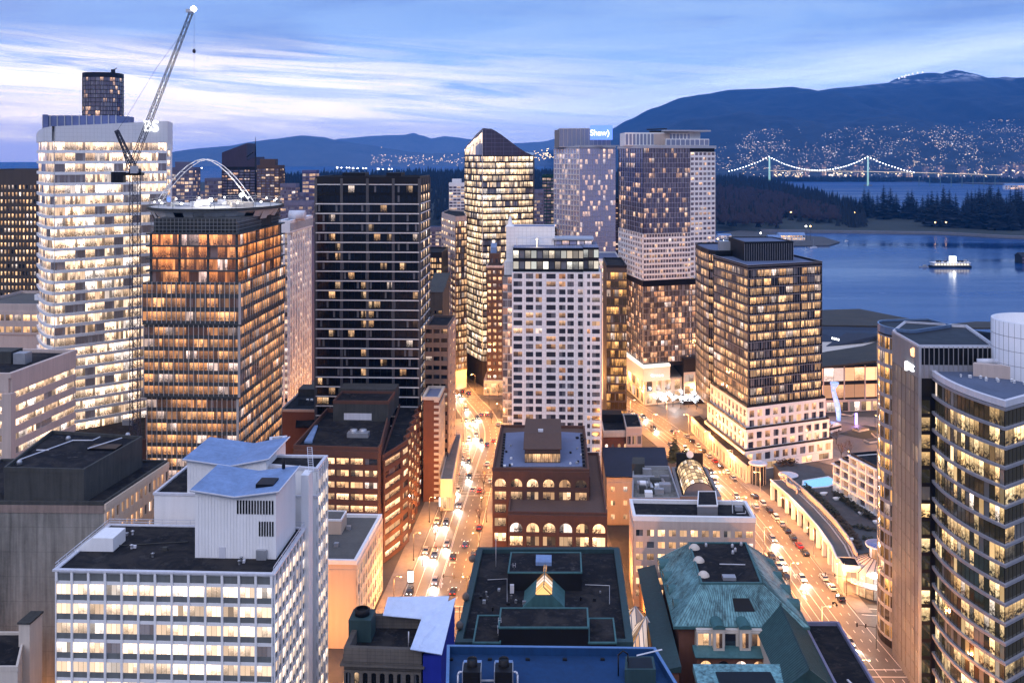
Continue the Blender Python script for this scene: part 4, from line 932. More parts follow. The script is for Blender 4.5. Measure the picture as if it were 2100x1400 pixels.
# --- white hotel tower in the middle
def hotel():
    Y=368.0; k=Y/F; pl=rect(1050,1199,Y,26); zt=Zv(558,Y); nf=25; fh=2.94
    b=Bld('white_hotel_tower','white tiled hotel tower with small windows and a black glass top',((pl[0][0]+pl[1][0])/2,380),M_whtj)
    b.core(pl,0,zt); d,L=unit(pl[0],pl[1])
    cols=[((u-w_/2-1050)*k,(u+w_/2-1050)*k) for u,w_ in ((1062,18),(1086,15),(1105,13),(1130,19),(1153,13),(1170,13),(1190,10))]
    facade_cols(b,pl[0],pl[1],zt-fh*nf,zt,nf,cols,W_resi,.19,.17,.32)
    # shallow projecting bays
    for x0,x1,zz in ((0.0,1.0,1),):
        pass
    pr=rect(1197,1233,364.5,30); zr=zt+.4; b.core(pr,0,zr,'right_bay',M_whtj); k2=364.5/F
    facade_cols(b,pr[0],pr[1],zr-fh*27,zr,27,[((1204-1197)*k2,(1210-1197)*k2),((1214-1197)*k2,(1230-1197)*k2)],W_resi,.22,.22,.3,'right_bay')
    b.facade(pr[1],pr[2],zr-fh*27,zr,27,3,W_resi,sill=.14,head=.06,pier=.12,dep=.2,part='side_frame',mat=M_alu)
    pg=rect(1031,1051,370.5,22); b.core(pg,0,zt-2,'glass_wing',M_dark); b.facade(pg[0],pg[1],zt-2-fh*24,zt-2,24,2,wm('hotel_wing_glass',.5,(1,.78,.52),(1,.5,.3),.8,2,.7,glass=(.05,.05,.07),ior=2.1,suite=1,dark=.06,dcol=(.6,.5,.5)),sill=.12,head=.05,pier=.06,dep=.2,part='glass_wing_frame',mat=M_alu)
    # terraces where the front steps back
    for (u0,u1,f) in ((1050,1092,3),(1050,1140,3)):
        pass
    # black glass storeys
    pt_=rect(1052,1199,369.5,24); z2=zt+9.0; b.core(pt_,zt+.02,z2,'black_storeys',M_black)
    W_top=wm('penthouse_glass',.62,(1,.84,.6),(.75,.9,.85),.9,1,.3,glass=(.02,.02,.035),suite=1,blind=.6,dark=.03)
    b.facade(pt_[0],pt_[1],zt+.2,z2-.6,2,12,W_top,sill=.22,head=.1,pier=.12,dep=.25,part='black_frame',mat=M_dark)
    pt2=rect(1196,1228,366.5,24); b.core(pt2,zt+.5,z2+.4,'black_storeys'); b.facade(pt2[0],pt2[1],zt+.6,z2,2,3,W_top,sill=.22,head=.1,pier=.12,dep=.2,part='black_frame')
    b.part('roof',M_patio).face([(*p_,z2+.03) for p_ in pt_]); b.part('roof').face([(*p_,z2+.43) for p_ in pt2])
    rails(b,[(*pt_[0],z2),(*pt_[1],z2),(*pt2[0],z2+.4),(*pt2[1],z2+.4)],1.1,'railing',M_alu,1.6)
    # white penthouse
    ph=rect(1038,1138,381,12); z3=Zv(466,381); b.core(ph,zt+.03,z3,'penthouse',M_whtj); b.roof(ph,z3,.3,.3,M_grav,M_wht)
    pw=rect(1034,1053,376,8); b.core(pw,0,Zv(538,376),'penthouse'); 
    p2=rect(1137,1214,380,12); b.core(p2,z2+.04,Zv(492,380),'glass_penthouse',M_dark); b.facade(p2[0],p2[1],z2+.1,Zv(493,380),1,5,W_blue,sill=.1,head=.1,pier=.1,dep=.15,part='black_frame'); b.core(offs(p2,.8),Zv(492,380)+.02,Zv(490,380)+.2,'roof_slab',M_alu)
    m=b.one('pinnacle',M_wht); x,y=P(1046,383); m.lathe(x,y,[(2.0,z3+.02),(.9,z3+1.2),(.55,z3+3.4),(.02,z3+4.6)],8)
    x,y=P(1101,372); m=b.one('roof_lamp',E_warm); m.lathe(x,y,[(.02,z2+2.6),(.45,z2+3.0),(.02,z2+3.4)],10); m.tube((x,y,z2),(x,y,z2+2.6),.06,5); lamp(x,y-.8,z2+3.2,900,(1,.7,.4))
    m=b.part('arch_frame',M_alu); 
    for u0,u1 in ((1060,1100),(1104,1140)):
        a1=(*P(u0,376),z2); c1=(*P(u1,376),z2); m.tube(a1,(a1[0],a1[1],z2+3.2),.12,5); m.tube(c1,(c1[0],c1[1],z2+3.2),.12,5); m.tube((a1[0],a1[1],z2+3.2),(c1[0],c1[1],z2+3.2),.12,5)
    b.finish()
hotel()

# --- brick office with two rows of arches and a blue roof deck
def arcade():
    zu=33.0; zl=24.4
    lo=rect(1042,1245,287,58); up=rect(1010,1208,300,48)
    b=Bld('arcaded_brick_office','brown brick office with two rows of arched lit windows and a blue-grey roof deck',((up[0][0]+up[1][0])/2,320),M_brick)
    b.core(lo,0,zl); b.core(up,0,zu,'upper_wall')
    b.facade(up[0],up[1],zu-3.95*3-1.8,zu-1.8,3,6,W_brk,sill=.26,head=.10,pier=.30,dep=.6,arch=(2,),part='upper_wall',pd=.05)
    b.part('upper_wall').obox(up[0],unit(up[0],up[1])[0],unit(up[0],up[1])[1],.72,zu-1.8,zu+.1)
    d,L=unit(up[0],up[1]); a1=(up[0][0]+d[0]*.2,up[0][1]+d[1]*.2); c1=(up[0][0]+d[0]*4.6,up[0][1]+d[1]*4.6)
    b.facade(a1,c1,1,zu-3.95*3-1.8,4,1,W_brk,sill=.3,head=.15,pier=.22,dep=.4,part='upper_wall')
    b.facade(lo[0],lo[1],zl-3.95*5-1.9,zl-1.9,5,6,W_brk,sill=.2,head=.08,pier=.24,dep=.6,arch=(4,),pd=.05)
    b.part('wall').obox(lo[0],unit(lo[0],lo[1])[0],unit(lo[0],lo[1])[1],.72,zl-1.9,zl+.1)
    b.roof(lo,zl,.9,.4,M_brickd,M_brick,.1); b.roof(up,zu,.9,.5,M_tar,M_dark,.12)
    dk=[G(1026,957,zu),G(1200,957,zu),G(1194,889,zu),G(1140,886,zu),G(1085,886,zu),G(1033,889,zu)]; b.part('deck',M_patio).prism(dk,zu+.05,zu+.3)
    b.facade(up[1],up[2],zl+1,zu-1.5,2,9,W_brk,sill=.3,head=.15,pier=.4,dep=.3,part='upper_wall')
    # roof pavilion with sloping roof and a lit glass front
    p_=[G(1076,950,zu),G(1149,950,zu),(G(1149,950,zu)[0]+1,G(1149,950,zu)[1]+24),(G(1076,950,zu)[0]+1,G(1149,950,zu)[1]+24)]
    b.core(p_,zu+.31,zu+4.4,'pavilion',M_brickd); b.facade(p_[0],p_[1],zu+.35,zu+3.2,1,9,W_park,sill=.05,head=.05,pier=.06,dep=.15,part='pavilion_frame',mat=M_dark)
    m=b.one('pavilion_roof',M_brickd); o=offs(p_,.4); mid=[lrp(o[0],o[3],.3),lrp(o[1],o[2],.3)]
    m.prism([o[0],o[1],mid[1],mid[0]],zu+4.42,zu+5,zt=[zu+4.7,zu+4.7,zu+7.5,zu+7.5]); m.prism([mid[0],mid[1],o[2],o[3]],zu+4.42,zu+7.52)
    m=b.one('roof_vent',M_rail); c=lrp(mid[0],mid[1],.45); m.box(c[0],c[1]+2,zu+7.54,1.6,1.2,.7)
    for i in range(16):
        u,v=random.choice([(R(1030,1052),R(905,955)),(R(1165,1200),R(895,955))]); c=G(u,v,zu+.5)
        m=b.one('patio_furniture',random.choice([M_wht,M_steel,M_dark])); s_=R(.4,.9); m.box(c[0],c[1],zu+.31,s_,s_,.08+R(.35,.6),0,R(0,1)); 
    for i in range(12): c=lrp(dk[0],dk[5],i/12); m=b.one('planter',M_dark); m.box(c[0]+.4,c[1],zu+.31,.8,1.2,.7)
    for i in range(10): c=lrp(dk[1],dk[2],i/10); m=b.one('planter',M_dark); m.box(c[0]-.4,c[1],zu+.31,.8,1.2,.7)
    b.finish()
arcade()

# --- old dark-roofed building with skylight in the foreground
def darkroof():
    z=22.0; pl=[G(942,1322,z),G(1290,1322,z),G(1264,1132,z),G(985,1132,z)]
    b=Bld('copper_edged_building','foreground building with black flat roof, copper-green edges and a glowing skylight',pl[0],M_sand)
    b.core(pl,0,z); b.roof(pl,z,1.1,.7,M_tar,M_copperd,.9)
    b.facade(pl[3],pl[0],1,z-3,4,12,W_old,sill=.3,head=.15,pier=.45,dep=.4,min_face=-1); b.facade(pl[1],pl[2],1,z-3,4,12,W_old,sill=.3,head=.15,pier=.45,dep=.4,min_face=-1)
    M_edge=M_copperd
    def slab(px,zt_,nm='roof_block'):
        q=[G(u,v,zt_) for u,v in px]; b.one(nm,M_dark).prism(q,z+.04,zt_); b.one('roof_block_top',M_tar).face([(*p_,zt_+.03) for p_ in q]); b.ring(q,zt_-.15,zt_+.22,.25,'copper_trim',M_copper,.12)
    slab([(1042,1174),(1193,1174),(1191,1133),(1048,1133)],26.5)
    slab([(1022,1287),(1207,1287),(1205,1247),(1027,1247)],27.2)
    slab([(970,1318),(1026,1318),(1032,1262),(980,1262)],24.3); slab([(1207,1318),(1264,1318),(1258,1268),(1207,1268)],24.0)
    c=G(1115,1148,27); m=b.one('skylight',M_bluer); m.box(c[0],c[1],26.55,4.0,4.6,.9,0,-.045)
    # gabled glass skylight
    f0=G(1115,1245,z); f1=G(1115,1186,z); zr=26.2
    def gable(nm,mat,w0,w1,za,zb,y0,y1,uv=False):
        m=b.one(nm,mat)
        for sx in (-1,1):
            pts=[(f0[0]+sx*w0,y0,za),(f0[0]+sx*w0+1,y1,za),(f0[0]+sx*w1+1,y1,zb),(f0[0]+sx*w1,y0,zb)]
            if sx<0: pts=pts[::-1]
            m.face(pts if sx>0 else pts,0,[(0,0),(9,0),(9,.9),(0,.9)] if sx>0 else [(0,.9),(9,.9),(9,0),(0,0)])
        m.face([(f0[0]-w0,y0,za),(f0[0]+w0,y0,za),(f0[0]+w1,y0,zb),(f0[0]-w1,y0,zb)])
    gable('skylight_curb',M_copper,5.0,1.95,z+.06,25.0,f0[1],f1[1])
    E_sky=wm('lit_skylight_glass',1.0,(1,.62,.22),(1,.56,.18),1.0,1,.0,suite=30,line=.14,blind=1.0)
    gable('skylight_glass',E_sky,1.95,.05,25.02,26.9,f0[1]+.1,f1[1]-.3)
    m=b.one('ridge',M_copper); m.tube((f0[0],f0[1],26.95),(f0[0]+1,f1[1],26.95),.12,5)
    lamp(f0[0]-6,f0[1]+9,z+3,0.1) if False else None
    for u,v,zz in ((1052,1162,26.6),(1022,1275,27.3)):
        c=G(u,v,zz); m=b.one('roof_ladder',M_rail)
        for s_ in (0,.6): m.tube((c[0]+s_,c[1],zz-4.2),(c[0]+s_,c[1],zz+1),.06,4)
        for i in range(9): m.tube((c[0],c[1],zz-4+i*.55),(c[0]+.6,c[1],zz-4+i*.55),.04,4)
    c=G(1017,1162,z); m=b.one('flagpole',M_rail); m.tube((*c,z+.05),(*c,z+9),.12,6,r2=.06)
    for i in range(16):
        u,v=random.choice([(R(985,1035),R(1180,1255)),(R(1200,1255),R(1150,1260)),(R(1160,1200),R(1190,1240)),(R(1040,1080),R(1225,1240))]); c=G(u,v,z); m=b.one('roof_vent',random.choice([M_steel,M_dark,M_grey]))
        if i%2: m.box(c[0],c[1],z+.04,R(.4,1.2),R(.4,1.0),R(.3,.8),0,-.045)
        else: m.lathe(c[0],c[1],[(.2,z+.04),(.2,z+.7),(.38,z+.75),(.02,z+1.0)],8)
    for px in (((1000,1190),(1040,1188),(1040,1240)),((1200,1200),(1250,1202),(1250,1240))): m=b.one('roof_pipe',M_steel); m.path([(*G(*p_,z),z+.25) for p_ in px],.09,5)
    c=G(1050,1215,z); m=b.one('cabinet',M_rail); m.box(c[0],c[1],z+.05,1,.8,2.0)
    c=G(1033,1304,24.5); m=b.one('cabinet',M_rail); m.box(c[0]-1,c[1]+2,24.35,.8,.8,1.4)
    for u,v in ((942,1300),(968,1160),(955,1240)): c=G(u,v,z); m=b.one('urn',M_sand); m.lathe(c[0],c[1],[(.3,z+1.1),(.8,z+1.5),(.9,z+2.3),(.4,z+2.9),(.02,z+3.1)],10)
    b.finish()
    # pyramid glass roofs by the alley
    for (u,v,s_) in ((1303,1290,5.2),(1325,1312,4.2)):
        c=G(u,v,8); b2=Bld('glass_pyramid_canopy','ribbed glass pyramid canopy glowing in the alley'+(' nearest the black-roofed building' if s_>5 else ', the lower of the two'),c,M_steel,cat='canopy')
        W_pyr=bpy.data.materials.get('lit_pyramid_glass') or wm('lit_pyramid_glass',1.0,(1,.64,.28),(1,.56,.2),.55,1,.0,suite=30,line=.2,blind=1.0)
        m=b2.part('glass_roof',W_pyr); q=[(c[0]-s_,c[1]-s_),(c[0]+s_,c[1]-s_),(c[0]+s_,c[1]+s_),(c[0]-s_,c[1]+s_)]
        for i in range(4): a1,c1=q[i],q[(i+1)%4]; m.face([(*a1,8),(*c1,8),(c[0],c[1],14)],0,[(0,0),(8,0),(4,.9)])
        for p_ in q: b2.part('post').tube((*p_,0),(*p_,8),.15,5); b2.part('rib').tube((*p_,8.02),(c[0],c[1],14.05),.12,4)
        b2.finish()
darkroof()

# --- blue roof at the bottom edge with two cooling units
def blueroof():
    z=45.0; zp=46.3; a=G(918,1323,zp); c=G(1343,1328,zp); pl=[(-10.1,150),(c[0]+2.5,150),c,a]
    M_bm=pm('blue_roof_membrane',(.003,.042,.135),.8,.5,.12,.3,joint=(2.2,2.2,.05),jdark=.8)
    b=Bld('blue_roof_building','flat blue roof with two dark cooling units at the bottom of the view',((a[0]+c[0])/2,160),M_concd)
    b.core(pl,0,z); b.part('roof',M_bm).face([(*p_,z+.03) for p_ in offs(pl,-.3)]); b.ring(pl,z-.3,zp,.35,'parapet',M_bm,.08); b.ring(offs(pl,.02),zp+.002,zp+.12,.4,'coping',pm('blue_coping',(.10,.20,.40),.6,.2),.12)
    for u in (968,1033):
        x,y=G(u,1392,z+1.5); m=b.one('cooling_unit',M_dark); m.box(x,y,z+.4,2.7,3.0,3.0,0,-.045); m.box(x,y,z+.05,2.4,2.6,.34); 
        m.box(x,y-1.56,z+1.2,2.2,.12,1.4)
        f=b.one('cooling_fan',M_dark); f.lathe(x,y+.6,[(.85,z+3.42),(.8,z+4.5),(.7,z+4.5),(.7,z+3.5)],20)
        s0=b.one('side_duct',M_bluer); s0.box(x-1.1,y+2.2,z+.1,.7,1.3,3.0); s0=b.one('side_duct',M_bluer); s0.box(x+1.1,y+2.2,z+.1,.7,1.3,3.0); f2=b.one('fan_guard',M_black); f2.lathe(x,y+.6,[(.7,z+4.3),(.02,z+4.3)],16)
        fr=b.one('unit_frame',M_steel); 
        for sx in (-1,1): fr.tube((x+sx*1.45,y-1.5,z+.05),(x+sx*1.45,y-1.5,z+3.5),.08,5); fr.tube((x+sx*1.45,y+1.5,z+.05),(x+sx*1.45,y+1.5,z+3.5),.08,5); fr.tube((x+sx*1.45,y-1.5,z+3.5),(x+sx*1.45,y+1.5,z+3.5),.08,5)
        pp=b.one('cooling_pipe',M_rail); s_=-1 if u<1000 else 1
        pp.path([(x+s_*1.4,y-.6,z+3.0),(x+s_*2.0,y-.6,z+3.0),(x+s_*2.2,y-.7,z+2.6),(x+s_*2.2,y-.8,z+.3)],.15,8)
    x,y=G(1001,1395,z+.5); m=b.one('cooling_pipe',M_rail); m.tube((x-2.2,y,z+.5),(x+2.2,y,z+.5),.2,8)
    q=[G(1281,1400,z),G(1345,1400,z),G(1340,1372,z),G(1283,1372,z)]; q=[(p_[0],p_[1]) for p_ in q]; b.core(q,z+.05,z+2.2,'roof_box',M_copperd); b.part('dark_opening_sheet',M_black).face([(*p_,z+2.23) for p_ in offs(q,-.4)])  # black sheet in place of the shade inside an open box
    m=b.one('davit_arm',M_dark); x,y=G(1268,1385,z); m.path([(x,y,z+.05),(x,y,z+3.4),(x+.8,y+.2,z+4.0),(x+1.6,y+.3,z+3.4),(x+1.6,y+.3,z+1.6)],.12,6)
    m=b.one('roof_beam',M_rail); x,y=G(1318,1372,z); m.tube((x-1,y,z+2.3),(x+3.4,y+1.4,z+2.6),.13,5)
    for u in (925,1005,1082,1158,1235): x,y=G(u,1350,z); b.boxon('roof_drain',M_dark,x,y-.5,z+.04,.7,.5,.3)
    b.finish()
blueroof()

# --- stone building under repair with tarpaulins
def tarped():
    z=34.2; A_=P(706,190); B1=P(864,189); C1=G(872,1262,z-.3); D1=G(760,1250,z); D1=(D1[0]-2,C1[1]+.4)
    pl=[A_,B1,(C1[0]+2.4,C1[1]),D1]
    b=Bld('stone_building','old stone building with arched windows, partly wrapped in blue tarpaulin',A_,M_sand)
    b.core(pl,0,z-2.6); b.ring(pl,z-2.7,z,.9,'parapet',M_sand,.1); b.ring(pl,z-3.4,z-3.0,.8,'cornice',M_sand,.7); b.part('roof',M_tar).face([(*p_,z-2.57) for p_ in offs(pl,-.8)])
    b.facade(A_,B1,z-11,z-4.2,2,9,W_dark,sill=.2,head=.12,pier=.42,dep=.35,arch=(1,))
    x,y=P(748,197.5); m=b.one('roof_hut',M_copperd); m.box(x-.8,y+2,z-2.5,4.6,5,4.4,0,-.05); m=b.one('water_tank',M_dark); m.lathe(x-.8,y+2,[(.02,z+1.92),(1.5,z+1.92),(1.6,z+3.1),(1.2,z+3.2)],16)
    M_t1=pm('pale_blue_tarp',(.55,.64,.82),.5,.12,.5,.1); M_t2=pm('royal_blue_tarp',(.015,.028,.30),.5,.2,.3,.3)
    def sheet(nm,mat,pts,th=.12,n=7):
        m=b.one(nm,mat); g=[]
        for i in range(n+1):
            for j in range(n+1):
                s_,t_=i/n,j/n; p_=[(pts[0][k]*(1-s_)+pts[1][k]*s_)*(1-t_)+(pts[3][k]*(1-s_)+pts[2][k]*s_)*t_ for k in range(3)]
                w_=noise.noise(Vector((p_[0]*.6,p_[1]*.6,p_[2]*.5)))*.35; e=0 if i in(0,n) or j in (0,n) else 1; g.append((p_[0]+w_*.4*e,p_[1]-w_*.3*e,p_[2]+w_*e))
        for i in range(n):
            for j in range(n):
                q=[g[i*(n+1)+j],g[(i+1)*(n+1)+j],g[(i+1)*(n+1)+j+1],g[i*(n+1)+j+1]]; m.face(q); m.face([(x,y,zz-th) for x,y,zz in reversed(q)])
    e0,e1=pl[2],pl[3]
    sheet('tarpaulin',M_t1,[(e1[0]+5,e1[1]-1.6,z+.4),(e0[0]+1.4,e0[1]-3.2,z+.2),(e0[0]+2.4,e0[1]+3.2,z+2.4),(e1[0]+5.5,e1[1]+2.6,z+2.3)])
    q=P(912,191); sheet('tarpaulin',M_t1,[(B1[0]-2.0,B1[1]-1.5,z+.9),(q[0]-.4,q[1]-2.6,z-.6),(e0[0]+3.8,e0[1]+3.0,z+2.2),(e0[0]-2.6,e0[1]-3.0,z+1.4)])
    m=b.one('tarpaulin',M_t2); w0=(B1[0]+.35,B1[1]-.35); w1=(q[0]-.5,q[1]-2.2); w2=(e0[0]+3.6,e0[1]+2.6); 
    m.prism([w0,w1,w2,(w2[0]-3,w2[1]+.5)],0,z-.4,zt=[z-1,z-.9,z+1.6,z+1.6])
    for i in range(5): 
        c=lrp(B1,pl[2],i/4); m=b.part('scaffold_pole',M_rail); m.tube((c[0]-.3,c[1],z-2),(c[0]-.3,c[1],z+1.0),.06,4)
    m=b.one('pipe',M_rail); x,y=P(838,195); m.tube((x,y,z-2.5),(x,y,z+.6),.12,6)
    b.finish()
tarped()
# ================================================================== right side of the view
# --- building with green copper roofs
def copperroof():
    b=Bld('copper_roof_building','old brick building under steep green copper roofs with a flat black deck',(55,250),M_brick2)
    ze,zd=17.0,25.0
    E=[(39,234),(71,233.5),(72.5,273),(41,273.5)]; D=[(46.3,239),(61.3,239),(63.4,264),(47.8,264)]
    body=offs(E,-1.2); b.core(body,0,ze,'wall')
    M_cop=pm('standing_seam_copper',(.14,.30,.32),.65,.9,.16,1.3); 
    rf=b.part('copper_roof',M_cop)
    for i in range(4):
        j=(i+1)%4; rf.face([(*E[i],ze+.1),(*E[j],ze+.1),(*D[j],zd),(*D[i],zd)])
        # standing seams
        L=unit(E[i],E[j])[1]; n=int(L/.75)
        for k in range(1,n):
            q=k/n; p0=Vector((*lrp(E[i],E[j],q),ze+.16)); p1=Vector((*lrp(D[i],D[j],q),zd+.04)); b.part('roof_seam',M_copperd).tube(p0,p1,.05,3,cap=False)
    b.part('deck',M_tar).face([(*p_,zd+.02) for p_ in D]); b.ring(D,zd-.1,zd+.35,.4,'deck_edge',M_copper,.1)
    b.ring(E,ze-.5,ze+.12,1.2,'eave',M_copper,.3)
    for u,v in ((1424,1124),(1433,1150),(1443,1180)):
        c=G(u,v,zd); m=b.one('roof_light',E_warm if False else M_cream); m.lathe(c[0],c[1],[(1.5,zd+.03),(1.3,zd+.5),(.8,zd+1.0),(.02,zd+1.2)],12)
    for u,v in ((1502,1122),(1508,1130),(1503,1135),(1520,1118),(1448,1120)): c=G(u,v,zd); m=b.one('roof_vent',M_steel); m.lathe(c[0],c[1],[(.4,zd+.03),(.4,zd+.8),(.02,zd+1.1)],10)
    c=G(1495,1187,zd); b.boxon('roof_hatch',M_steel,c[0],c[1],zd+.03,3.2,2.0,.8); c=G(1510,1158,zd); b.boxon('roof_pipe',M_rail,c[0]-1,c[1],zd+.1,6.5,.2,.2)
    # skylight in the front slope
    q=.42; a1=lrp(E[0],E[1],.47); a2=lrp(E[0],E[1],.66); d1=lrp(D[0],D[1],.47); d2=lrp(D[0],D[1],.66); m=b.one('roof_window',M_black)
    def sl(a,d_,t): return (a[0]+(d_[0]-a[0])*t,a[1]+(d_[1]-a[1])*t-.12,ze+(zd-ze)*t+.12)
    m.face([sl(a1,d1,.35),sl(a2,d2,.35),sl(a2,d2,.66),sl(a1,d1,.66)])
    # half-round dormers on the side slopes
    for side,ys in ((3,(243,251,259,267)),(1,(243,251,259,267))):
        for y in ys:
            x=41.0 if side==3 else 70.5; s_=1 if side==3 else -1; m=b.one('dormer',M_copper)
            n=8; arc=[(1.7*math.cos(math.pi*i/n),1.9*math.sin(math.pi*i/n)) for i in range(n+1)]
            for (c0,h0),(c1,h1) in zip(arc[:-1],arc[1:]): m.face([(x-s_*.9,y+c0,ze+.6+h0),(x-s_*.9,y+c1,ze+.6+h1),(x+s_*3.2,y+c1,ze+.8+h1),(x+s_*3.2,y+c0,ze+.8+h0)])
            m.face([(x-s_*.85,y+c_,ze+.6+h) for c_,h in arc])
    # front attic with windows and stone dormers
    A_=(44,232.6); B1=(60,232.2); b.core([A_,B1,(60,236),(44,236)],0,ze-.1,'attic',M_cream)
    b.facade(A_,B1,12.8,ze-.5,1,5,W_old,sill=.12,head=.1,pier=.2,dep=.25,part='attic')
    for x in (49.0,55.2):
        m=b.one('stone_dormer',M_cream); m.box(x,231.7,12.8,2.6,2.2,5.2,0,-.02); n=8
        arc=[(1.5*math.cos(math.pi*i/n),1.5*math.sin(math.pi*i/n)) for i in range(n+1)]; r_=b.one('dormer_roof',M_copper)
        for (c0,h0),(c1,h1) in zip(arc[:-1],arc[1:]): r_.face([(x+c0,230.3,18.0+h0*.7),(x+c0,236.5,18.0+h0*.7),(x+c1,236.5,18.0+h1*.7),(x+c1,230.3,18.0+h1*.7)])
        r_.face([(x+c_,230.4,18.0+h*.7) for c_,h in arc]); b.w.append(([(x-.7,230.5,13.6),(x+.7,230.5,13.6),(x+.7,230.5,17.0),(x-.7,230.5,17.0)],[(3.02,4.02),(3.98,4.02),(3.98,4.98),(3.02,4.98)],W_old,'window'))
    m=b.part('ledge',M_copper); m.prism([(43,228.6),(60.5,228.2),(60.5,232.2),(43,232.6)],12.2,12.8,zt=[12.4,12.4,13.3,13.3])
    F1=(43.5,229.6); F2=(60,229.2); b.core([F1,F2,(60,234),(43.5,234)],0,12.1,'brick_front',M_brick2); b.facade(F1,F2,0,11.9,2,4,W_old,sill=.18,head=.1,pier=.34,dep=.4,part='brick_front',arch=(1,))
    # wing with a gabled roof
    g=b.one('gable_roof',pm('dark_green_copper',(.035,.085,.085),.6,.3,.2,.5)); zl,zr=16,21.2
    l0,l1=(57.6,208),(58.7,237); r0,r1=(63.0,206.5),(65.2,240); k0,k1=(69.2,208),(71.2,239)
    g.face([(*l0,zl),(*r0,zr),(*r1,zr),(*l1,zl)]); g.face([(*r0,zr),(*k0,zl),(*k1,zl),(*r1,zr)]); g.face([(*l0,zl),(*k0,zl),(*r0,zr)]); g.face([(*k1,zl),(*l1,zl),(*r1,zr)])
    sm=b.one('gable_seams',M_copperd)
    for i in range(1,38):
        q=i/38; sm.tube((*lrp(l0,l1,q),zl+.06),(*lrp(r0,r1,q),zr+.05),.05,3,cap=False); sm.tube((*lrp(k0,k1,q),zl+.06),(*lrp(r0,r1,q),zr+.05),.05,3,cap=False)
    sm.tube((*r0,zr+.05),(*r1,zr+.05),.16,5)
    b.core(offs([l0,k0,k1,l1],-.5),0,zl-.05,'wing',M_cream); m=b.one('roof_light',M_bluer); m.prism([(67.2,222),(68.6,222.4),(68.4,226),(67.0,226)],16.9,17.6,zt=[18.2,17.0,17.0,18.2])
    # flat black roof beside it
    fl=[(70.5,205),(79.5,205),(81.3,243),(72.5,243)]; b.core(fl,0,13,'side_block',M_brick2); b.part('deck').face([(*p_,13.03) for p_ in offs(fl,-.1)]); b.ring(fl,12.5,13.9,.5,'parapet',pm('mauve_coping',(.20,.20,.30),.6,.2),.1)
    m=b.one('roof_pipe',M_rail); m.box(75,216,13.05,.4,2.6,.3,0,.2)
    # low roofs at the left side and the front
    ll=[(33.5,222),(38,222),(40,276),(36,276)]; b.core(ll,0,12.5,'side_aisle',M_brick2); m=b.one('aisle_roof',M_copperd); m.prism(offs(ll,.5),12.52,12.9,zt=[12.8,14,14,12.8])
    fp=[(40,200),(60.5,200),(60.8,216),(40.5,216)]; b.core(fp,0,15.5,'porch_block',M_brickd); m=b.one('porch_roof',M_cop); m.prism(offs(fp,.4),15.52,15.9,zt=[15.8,15.8,17.2,17.2]); m=b.one('dark_well_block',M_black); m.box(50.5,210,15.5,12,6.5,1.65)  # black block in place of the shade inside the roof recess
    b.finish()
copperroof()

# --- white corner building
z=25.1; pl=rect(1300,1548,281,13.6); 
b=Bld('white_corner_building','white five storey building with grouped windows and a black roof behind the copper roofs',((pl[0][0]+pl[1][0])/2,288),M_pink)
b.core(pl,0,z); nb=11
b.facade(pl[0],pl[1],z-3.45*6-2.2,z-2.2,6,nb,W_old,sill=.3,head=.16,pier=.36,dep=.35,mull=0)
b.part('wall').obox(pl[0],unit(pl[0],pl[1])[0],unit(pl[0],pl[1])[1],.42,z-2.2,z-.26)
b.facade(pl[3],pl[0],z-3.45*6-2.2,z-2.2,6,5,W_old,sill=.3,head=.16,pier=.5,dep=.3,min_face=-1)
b.roof(pl,z,1.1,.6,M_tar,M_wht,.3)
c=G(1455,1052,z); q=[G(1430,1058,z),G(1472,1058,z),G(1468,1028,z),G(1432,1028,z)]; b.core(q,z+.05,z+3.0,'plant_room',M_grey); b.roof(q,z+3.0,.25,.25,M_tar,M_wht)
b.ring(rect(1300,1546,283,11.5),z+.04,z+.6,.3,'upstand',M_wht,0); c=G(1515,1050,z); m=b.one('roof_unit',M_steel); m.box(c[0],c[1],z+.6,2.2,1.6,1.2,0,-.04); m.tube((c[0]-2,c[1]-1,z+.1),(c[0]-1.5,c[1]+2,z+3),.14,5); m=b.one('roof_frame',M_rail); m.path([(c[0]-1.2,c[1]-2.5,z+.6),(c[0]+1.4,c[1]-2.5,z+.6),(c[0]+1.4,c[1]-2.5,z+1.4)],.12,5)
b.finish()
# --- plant roof and glass vault
z=22.5; q=[G(1296,1028,z),G(1394,1028,z),G(1372,962,z),G(1298,962,z)]
b=Bld('plant_roof_building','pale low building crowded with ducts and plant boxes on its roof beside the glass vault',q[0],M_pink); b.core(q,0,z); b.roof(q,z,1.2,.4,M_conc,M_steel)
for i in range(15):
    u,v=R(1308,1375),R(975,1022); c=G(u,v,z); m=b.one('roof_unit',random.choice([M_steel,M_wht,M_grey,M_concd])); m.box(c[0],c[1],z+.05,R(1.5,4),R(1.2,3),R(.8,2.6),0,-.045)
q2=[G(1296,972,z),G(1322,972,z),G(1322,958,z),G(1297,958,z)]; b.core(q2,z+.06,z+3.5,'stair_head',M_concd); 
for i in range(3): c=G(1335+i*14,1000,z); m=b.one('duct',M_steel); m.tube((c[0],c[1]-4,z+1),(c[0],c[1]+5,z+1),.55,8)
b.finish()
